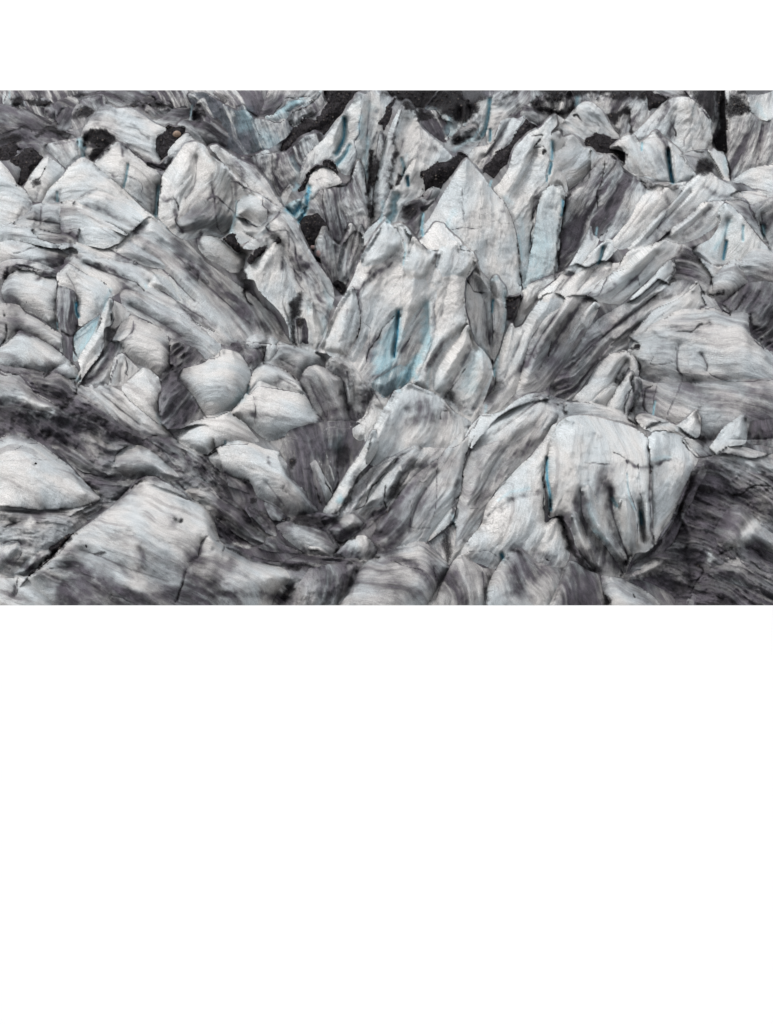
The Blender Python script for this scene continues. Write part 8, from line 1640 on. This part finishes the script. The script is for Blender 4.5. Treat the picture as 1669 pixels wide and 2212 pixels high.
    A('d', .85, 'C2', [(120, 180), (200, 240), (340, 320), (300, 330), (160, 260)], 7)
    A('r', .75, 'C2', [(70, 280), (150, 310), (200, 390), (140, 370)], 7)
    A('r', .8, 'C2', [(500, 500), (540, 490), (540, 540), (505, 540)], 4)
    S('r', 6, .8, 'C2', [(450, 375), (470, 385)])
    A('d', .45, 'C2', [(340, 320), (440, 330), (540, 420), (520, 480), (420, 420)], 8)
    A('d', .85, 'C2', [(300, 500), (500, 560), (640, 690), (700, 810), (560, 760), (400, 620)], 12)
    A('d', .85, 'C2', [(250, 640), (500, 800), (700, 900), (930, 960), (600, 990), (380, 920), (260, 720)], 12)
    S('r', 3, .9, 'C2', [(230, 655), (320, 680)])
    S('w', 6, .7, 'C2', [(380, 860), (490, 880)])
    A('d', .55, 'C2', [(740, 430), (860, 420), (980, 580), (900, 630), (820, 620), (760, 540)], 13)
    S('r', 4, .85, 'C2', [(760, 400), (740, 450), (780, 470)])
    S('d', 8, .8, 'C2', [(640, 200), (640, 230)])
    A('r', .85, 'C2', [(790, 200), (860, 195), (860, 230), (820, 260)], 5)
    A('d', .85, 'C2', [(790, 290), (900, 260), (1000, 400), (1040, 560), (980, 560), (880, 420)], 9)
    A('d', .7, 'C2', [(820, 180), (960, 150), (1000, 60), (1100, 60), (1060, 120), (940, 210)], 9)
    A('r', .7, 'C2', [(1170, 130), (1270, 60), (1260, 210), (1180, 260)], 9)
    A('b', .25, 'C2', [(1130, 100), (1190, 40), (1180, 140)], 9)
    S('r', 4, .95, 'C2', [(1000, 420), (1050, 560), (1070, 580)])
    S('r', 3, .9, 'C2', [(1130, 480), (1080, 380), (1050, 280)])
    S('r', 4, .95, 'C2', [(1165, 280), (1175, 400), (1130, 490), (1080, 570)])
    S('d', 8, .45, 'C2', [(1100, 300), (1150, 420)])
    A('b', .8, 'C2', [(1175, 490), (1205, 475), (1215, 520), (1190, 550), (1165, 530)], 5)
    S('d', 10, .5, 'C2', [(1280, 330), (1330, 300), (1290, 400)])
    A('r', .65, 'C2', [(1290, 360), (1370, 310), (1310, 420), (1250, 560), (1130, 640), (1230, 500)], 5)
    S('r', 4, .95, 'C2', [(1500, 340), (1430, 440), (1390, 560), (1300, 590)])
    S('r', 4, .9, 'C2', [(1540, 400), (1530, 520), (1550, 590)])
    A('r', .95, 'C2', [(1450, 640), (1480, 620), (1510, 640), (1460, 660)], 4)
    S('r', 4, .95, 'C2', [(1380, 760), (1480, 670), (1600, 560)])
    S('r', 6, .9, 'C2', [(1130, 800), (1200, 850), (1320, 800)])
    S('r', 5, .9, 'C2', [(1130, 950), (1190, 880), (1240, 850)])
    A('r', .7, 'C2', [(1140, 950), (1220, 960), (1200, 975)], 4)
    A('d', .8, 'C2', [(1400, 840), (1600, 850), (1669, 900), (1560, 940), (1470, 930)], 9)
    A('d', .6, 'C2', [(1480, 770), (1600, 690), (1669, 800), (1580, 880), (1500, 830)], 10)
    A('r', .75, 'C2', [(830, 650), (880, 620), (980, 640), (1110, 640), (1090, 720), (850, 710), (800, 690)], 7)
    S('r', 5, .95, 'C2', [(670, 690), (760, 670), (800, 660)])
    A('d', .5, 'C2', [(680, 700), (780, 700), (820, 800), (700, 790)], 9)
    A('d', .5, 'C2', [(1060, 780), (1180, 880), (1140, 930), (1080, 860)], 8)
    A('r', .7, 'C2', [(950, 900), (1040, 900), (1050, 925), (960, 920)], 4)
    S('d', 7, .6, 'C2', [(910, 860), (920, 920)])
    A('r', .8, 'C2', [(780, 1040), (900, 1000), (960, 1020), (860, 1060)], 5)
    A('r', .85, 'C2', [(740, 1180), (830, 1140), (850, 1200), (780, 1290), (690, 1320), (730, 1240)], 7)
    A('d', .5, 'C2', [(20, 1080), (300, 1060), (480, 1120), (400, 1260), (100, 1280)], 24)
    A('d', .7, 'C2', [(540, 1180), (740, 1180), (700, 1320), (500, 1330)], 14) if False else None
    A('d', .75, 'C2', [(1060, 1130), (1200, 1020), (1320, 1050), (1260, 1200), (1160, 1300)], 14)
    # ---- C3
    S('r', 3.5, 1, 'C3', [(800, 30), (760, 100), (720, 220), (705, 330), (690, 470), (620, 560)])
    S('r', 2.5, .9, 'C3', [(650, 560), (640, 680), (600, 760)])
    A('d', .5, 'C3', [(330, 480), (480, 400), (500, 560), (460, 680), (340, 680), (300, 560)], 14)
    A('d', .45, 'C3', [(560, 180), (700, 200), (690, 320), (560, 360), (520, 280)], 14)
    S('c', 1.4, .8, 'C3', [(300, 500), (310, 600), (300, 720), (460, 740)])
    S('c', 1.3, .8, 'C3', [(520, 200), (510, 330), (500, 560), (480, 660)])
    S('r', 2.5, .8, 'C3', [(370, 370), (400, 390), (430, 370)])
    A('d', .7, 'C3', [(230, 260), (400, 230), (420, 320), (300, 400), (200, 480), (190, 430)], 10)
    A('r', .7, 'C3', [(180, 400), (230, 350), (210, 480), (120, 520)], 7)
    A('d', .6, 'C3', [(60, 760), (180, 700), (180, 840), (90, 850), (20, 820)], 9)
    A('d', .45, 'C3', [(180, 620), (300, 560), (300, 780), (200, 840)], 10)
    A('d', .4, 'C3', [(960, 80), (1200, -80), (1300, 0), (1180, 180), (1000, 260)], 16)
    S('d', 16, .5, 'C3', [(1250, 60), (1100, 200), (960, 360)])
    A('d', .6, 'C3', [(780, 480), (900, 470), (860, 600), (770, 600)], 12)
    S('r', 2, .6, 'C3', [(740, 600), (800, 580), (860, 590)])
    A('d', .4, 'C3', [(720, 260), (860, 80), (900, 120), (780, 320)], 14)
    S('c', 1.4, .8, 'C3', [(620, 560), (640, 700), (600, 900), (600, 1000)])
    A('r', .75, 'C3', [(540, 790), (600, 770), (620, 860), (600, 1000), (570, 960)], 6)
    S('b', 9, .4, 'C3', [(630, 640), (640, 720)])
    A('d', .5, 'C3', [(700, 900), (860, 920), (1000, 970), (900, 1040), (780, 980)], 10)
    S('c', 1.2, .8, 'C3', [(740, 930), (820, 910), (900, 910), (1000, 970)])
    S('d', 9, .55, 'C3', [(720, 840), (780, 790)])
    S('b', 8, .45, 'C3', [(980, 520), (1080, 460), (1220, 430)])
    S('d', 12, .5, 'C3', [(1000, 600), (1120, 510), (1300, 470)])
    S('c', 1.1, .7, 'C3', [(1200, 450), (1330, 455)])
    S('b', 7, .9, 'C3', [(1355, 200), (1360, 360), (1380, 470), (1385, 600)])
    S('r', 3, .95, 'C3', [(1330, 260), (1330, 460), (1340, 690)])
    S('r', 4, .95, 'C3', [(1380, 500), (1385, 650)])
    S('b', 8, .4, 'C3', [(1400, 480), (1395, 600)])
    S('b', 8, .95, 'C3', [(1005, 940), (1015, 970)])
    A('r', .9, 'C3', [(1440, 640), (1480, 650), (1530, 800), (1560, 930), (1520, 900), (1470, 760)], 6)
    A('d', .7, 'C3', [(1430, 650), (1560, 550), (1640, 560), (1669, 700), (1600, 780), (1580, 900), (1500, 740)], 9)
    A('d', .6, 'C3', [(1290, 940), (1370, 900), (1440, 1000), (1380, 1010)], 7)
    S('r', 4, .85, 'C3', [(1340, 970), (1380, 985)])
    S('d', 18, .55, 'C3', [(140, 980), (300, 1010), (420, 1100)])
    S('c', 1.5, .9, 'C3', [(140, 980), (260, 1030), (380, 1060), (440, 1140)])
    A('d', .4, 'C3', [(0, 1050), (200, 1120), (190, 1240), (0, 1200)], 20)
    A('d', .6, 'C3', [(80, 1200), (300, 1180), (360, 1280), (200, 1350), (40, 1300)], 18)
    A('d', .55, 'C3', [(410, 860), (500, 960), (500, 1060), (460, 1180), (440, 1050)], 10)
    S('r', 3, .95, 'C3', [(480, 1060), (500, 1120)])
    A('d', .75, 'C3', [(560, 1120), (660, 1080), (640, 1200), (720, 1290), (620, 1310), (540, 1200)], 14)
    A('r', .75, 'C3', [(870, 1340), (880, 1180), (900, 1080), (930, 1090), (900, 1200), (900, 1340)], 7)
    A('d', .6, 'C3', [(800, 1030), (940, 1060), (900, 1160), (800, 1100)], 10)
    A('d', .85, 'C3', [(1060, 1260), (1070, 1080), (1110, 900), (1200, 960), (1360, 1060), (1440, 1080), (1300, 1120), (1180, 1110), (1200, 1200), (1130, 1260)], 13)
    S('c', 1.3, .8, 'C3', [(1110, 980), (1150, 1100), (1200, 1180)])
    S('d', 16, .6, 'C3', [(1090, 900), (1140, 920)])
    A('d', .85, 'C3', [(1540, 1060), (1669, 1060), (1700, 1400), (1580, 1400), (1480, 1200)], 16)
    # ---- C4
    S('c', 2, 1, 'C4', [(690, 0), (712, 80), (718, 300), (712, 500), (730, 700), (745, 860)])
    S('d', 7, .5, 'C4', [(715, 200), (718, 500), (735, 850)])
    S('r', 3.5, .9, 'C4', [(718, 240), (718, 310)])
    S('r', 3.5, .9, 'C4', [(632, 240), (634, 290)])
    S('d', 9, .7, 'C4', [(550, 230), (640, 270), (710, 275)])
    S('d', 8, .75, 'C4', [(740, 270), (800, 235), (870, 200)])
    S('c', 1.5, .95, 'C4', [(430, 140), (520, 190), (550, 240)])
    S('c', 1.3, .8, 'C4', [(200, 235), (340, 240), (430, 250)])
    S('b', 10, .45, 'C4', [(740, 200), (870, 185)])
    S('b', 5, .5, 'C4', [(540, 320), (560, 480), (600, 590)])
    S('c', 1.3, .9, 'C4', [(540, 310), (560, 460), (620, 620), (620, 850)])
    A('r', .55, 'C4', [(630, 640), (650, 580), (680, 700), (680, 830), (655, 800)], 5)
    S('b', 8, .9, 'C4', [(645, 610), (655, 700)])
    S('c', 1.2, .8, 'C4', [(640, 300), (645, 440), (655, 580)])
    A('r', .5, 'C4', [(405, 520), (420, 480), (470, 560), (480, 660), (500, 780), (540, 900), (580, 950), (520, 930), (450, 780), (430, 640)], 6)  # shade in the fold between two dome ribs, painted black
    S('b', 8, .6, 'C4', [(430, 510), (465, 570)])
    S('d', 14, .6, 'C4', [(360, 380), (420, 460), (400, 640), (470, 860)])
    A('d', .5, 'C4', [(300, 300), (440, 300), (430, 440), (340, 500), (280, 400)], 14)
    A('r', .55, 'C4', [(170, 600), (200, 640), (270, 740), (370, 850), (450, 920), (530, 960), (540, 1080), (500, 1100), (430, 1000), (300, 900), (220, 780)], 10)  # painted shade of the long fold left of the pale rib
    A('d', .8, 'C4', [(120, 560), (190, 560), (240, 720), (400, 880), (540, 960), (520, 1110), (340, 1060), (240, 900), (150, 720)], 14)
    S('b', 11, .5, 'C4', [(300, 760), (390, 850)])
    S('b', 11, .35, 'C4', [(250, 560), (290, 700)])
    A('r', .92, 'C4', [(30, 640), (70, 680), (110, 800), (130, 880), (200, 1000), (320, 1080), (230, 1050), (130, 960), (90, 800)], 6)
    S('w', 8, .6, 'C4', [(150, 650), (170, 760), (230, 880)])
    A('r', .9, 'C4', [(500, 1110), (530, 1000), (560, 920), (600, 900), (540, 1060)], 5)
    S('r', 5, .95, 'C4', [(740, 800), (750, 870)])
    A('d', .8, 'C4', [(940, 560), (1010, 430), (1080, 300), (1200, 260), (1300, 430), (1260, 560), (1220, 720), (1250, 900), (1010, 980), (900, 800), (800, 850), (900, 680)], 16)
    A('r', .95, 'C4', [(910, 650), (960, 540), (1000, 450), (990, 560), (970, 640)], 6)  # contact shade along the dome's right edge, painted on
    S('c', 3, 1, 'C4', [(940, 660), (990, 760), (1010, 860), (990, 960), (1100, 1040)])
    S('r', 8, .9, 'C4', [(1000, 880), (1000, 960)])
    S('c', 2.5, 1, 'C4', [(1020, 460), (1120, 450), (1300, 470), (1340, 490), (1450, 500), (1550, 600), (1669, 650)])
    S('c', 2, 1, 'C4', [(1080, 380), (1200, 390), (1310, 430), (1340, 480)])
    S('c', 1.8, .9, 'C4', [(1070, 290), (1200, 280), (1300, 300)])
    S('r', 5, .9, 'C4', [(1340, 490), (1400, 480), (1540, 410), (1669, 420)])
    A('r', .95, 'C4', [(1590, 425), (1640, 425), (1620, 450)], 3)
    A('r', .8, 'C4', [(1050, 40), (1140, 20), (1180, 60), (1130, 100)], 6)
    A('d', .85, 'C4', [(1060, 30), (1180, 20), (1190, 100), (1140, 110)], 7)
    S('r', 4, .9, 'C4', [(960, 60), (1030, 140), (1090, 190), (1210, 180)])
    A('d', .55, 'C4', [(1240, 620), (1340, 600), (1500, 700), (1380, 820), (1220, 880)], 12)
    A('d', .8, 'C4', [(1500, 900), (1669, 860), (1720, 1000), (1669, 1100), (1560, 1040)], 14)
    S('r', 6, .85, 'C4', [(1230, 950), (1300, 920), (1360, 880)])
    S('w', 9, .75, 'C4', [(1170, 930), (1180, 970)])
    S('w', 12, .7, 'C4', [(1440, 800), (1540, 700)])
    S('r', 6, .8, 'C4', [(1040, 1000), (1130, 1060), (1030, 1230)])
    A('r', .7, 'C4', [(980, 1100), (1080, 1060), (1060, 1180), (1010, 1200)], 7)
    A('d', .85, 'C4', [(1060, 1080), (1260, 1060), (1400, 1180), (1600, 1280), (1500, 1400), (1100, 1400)], 20)
    A('r', .6, 'C4', [(1240, 1230), (1400, 1280), (1420, 1400), (1200, 1400)], 14)
    A('d', .88, 'C4', [(120, 1050), (240, 1080), (330, 1160), (330, 1240), (400, 1330), (400, 1400), (140, 1400), (60, 1300), (100, 1200), (200, 1200)], 13)
    A('r', .75, 'C4', [(370, 1240), (400, 1260), (420, 1330), (370, 1330)], 5)
    S('r', 4, .85, 'C4', [(585, 1245), (605, 1275)])
    A('d', .7, 'C4', [(560, 1140), (760, 1200), (1000, 1300), (1020, 1400), (860, 1400), (700, 1240)], 14)
    S('d', 14, .5, 'C4', [(1330, 580), (1290, 700), (1230, 760)])
    A('d', .5, 'C4', [(1420, 60), (1669, -100), (1720, 100), (1500, 60)], 12)

import time
_t = time.time()
paint_all()
prepass(build_forms, build_forms2)
build_forms()
build_forms2()
build_boulders()
rubble()
build_glacier()
print("BUILT", len(bpy.data.objects), "objects,", sum(len(o.data.vertices) for o in bpy.data.objects if o.type == 'MESH'), "verts in", round(time.time() - _t, 1), "s")
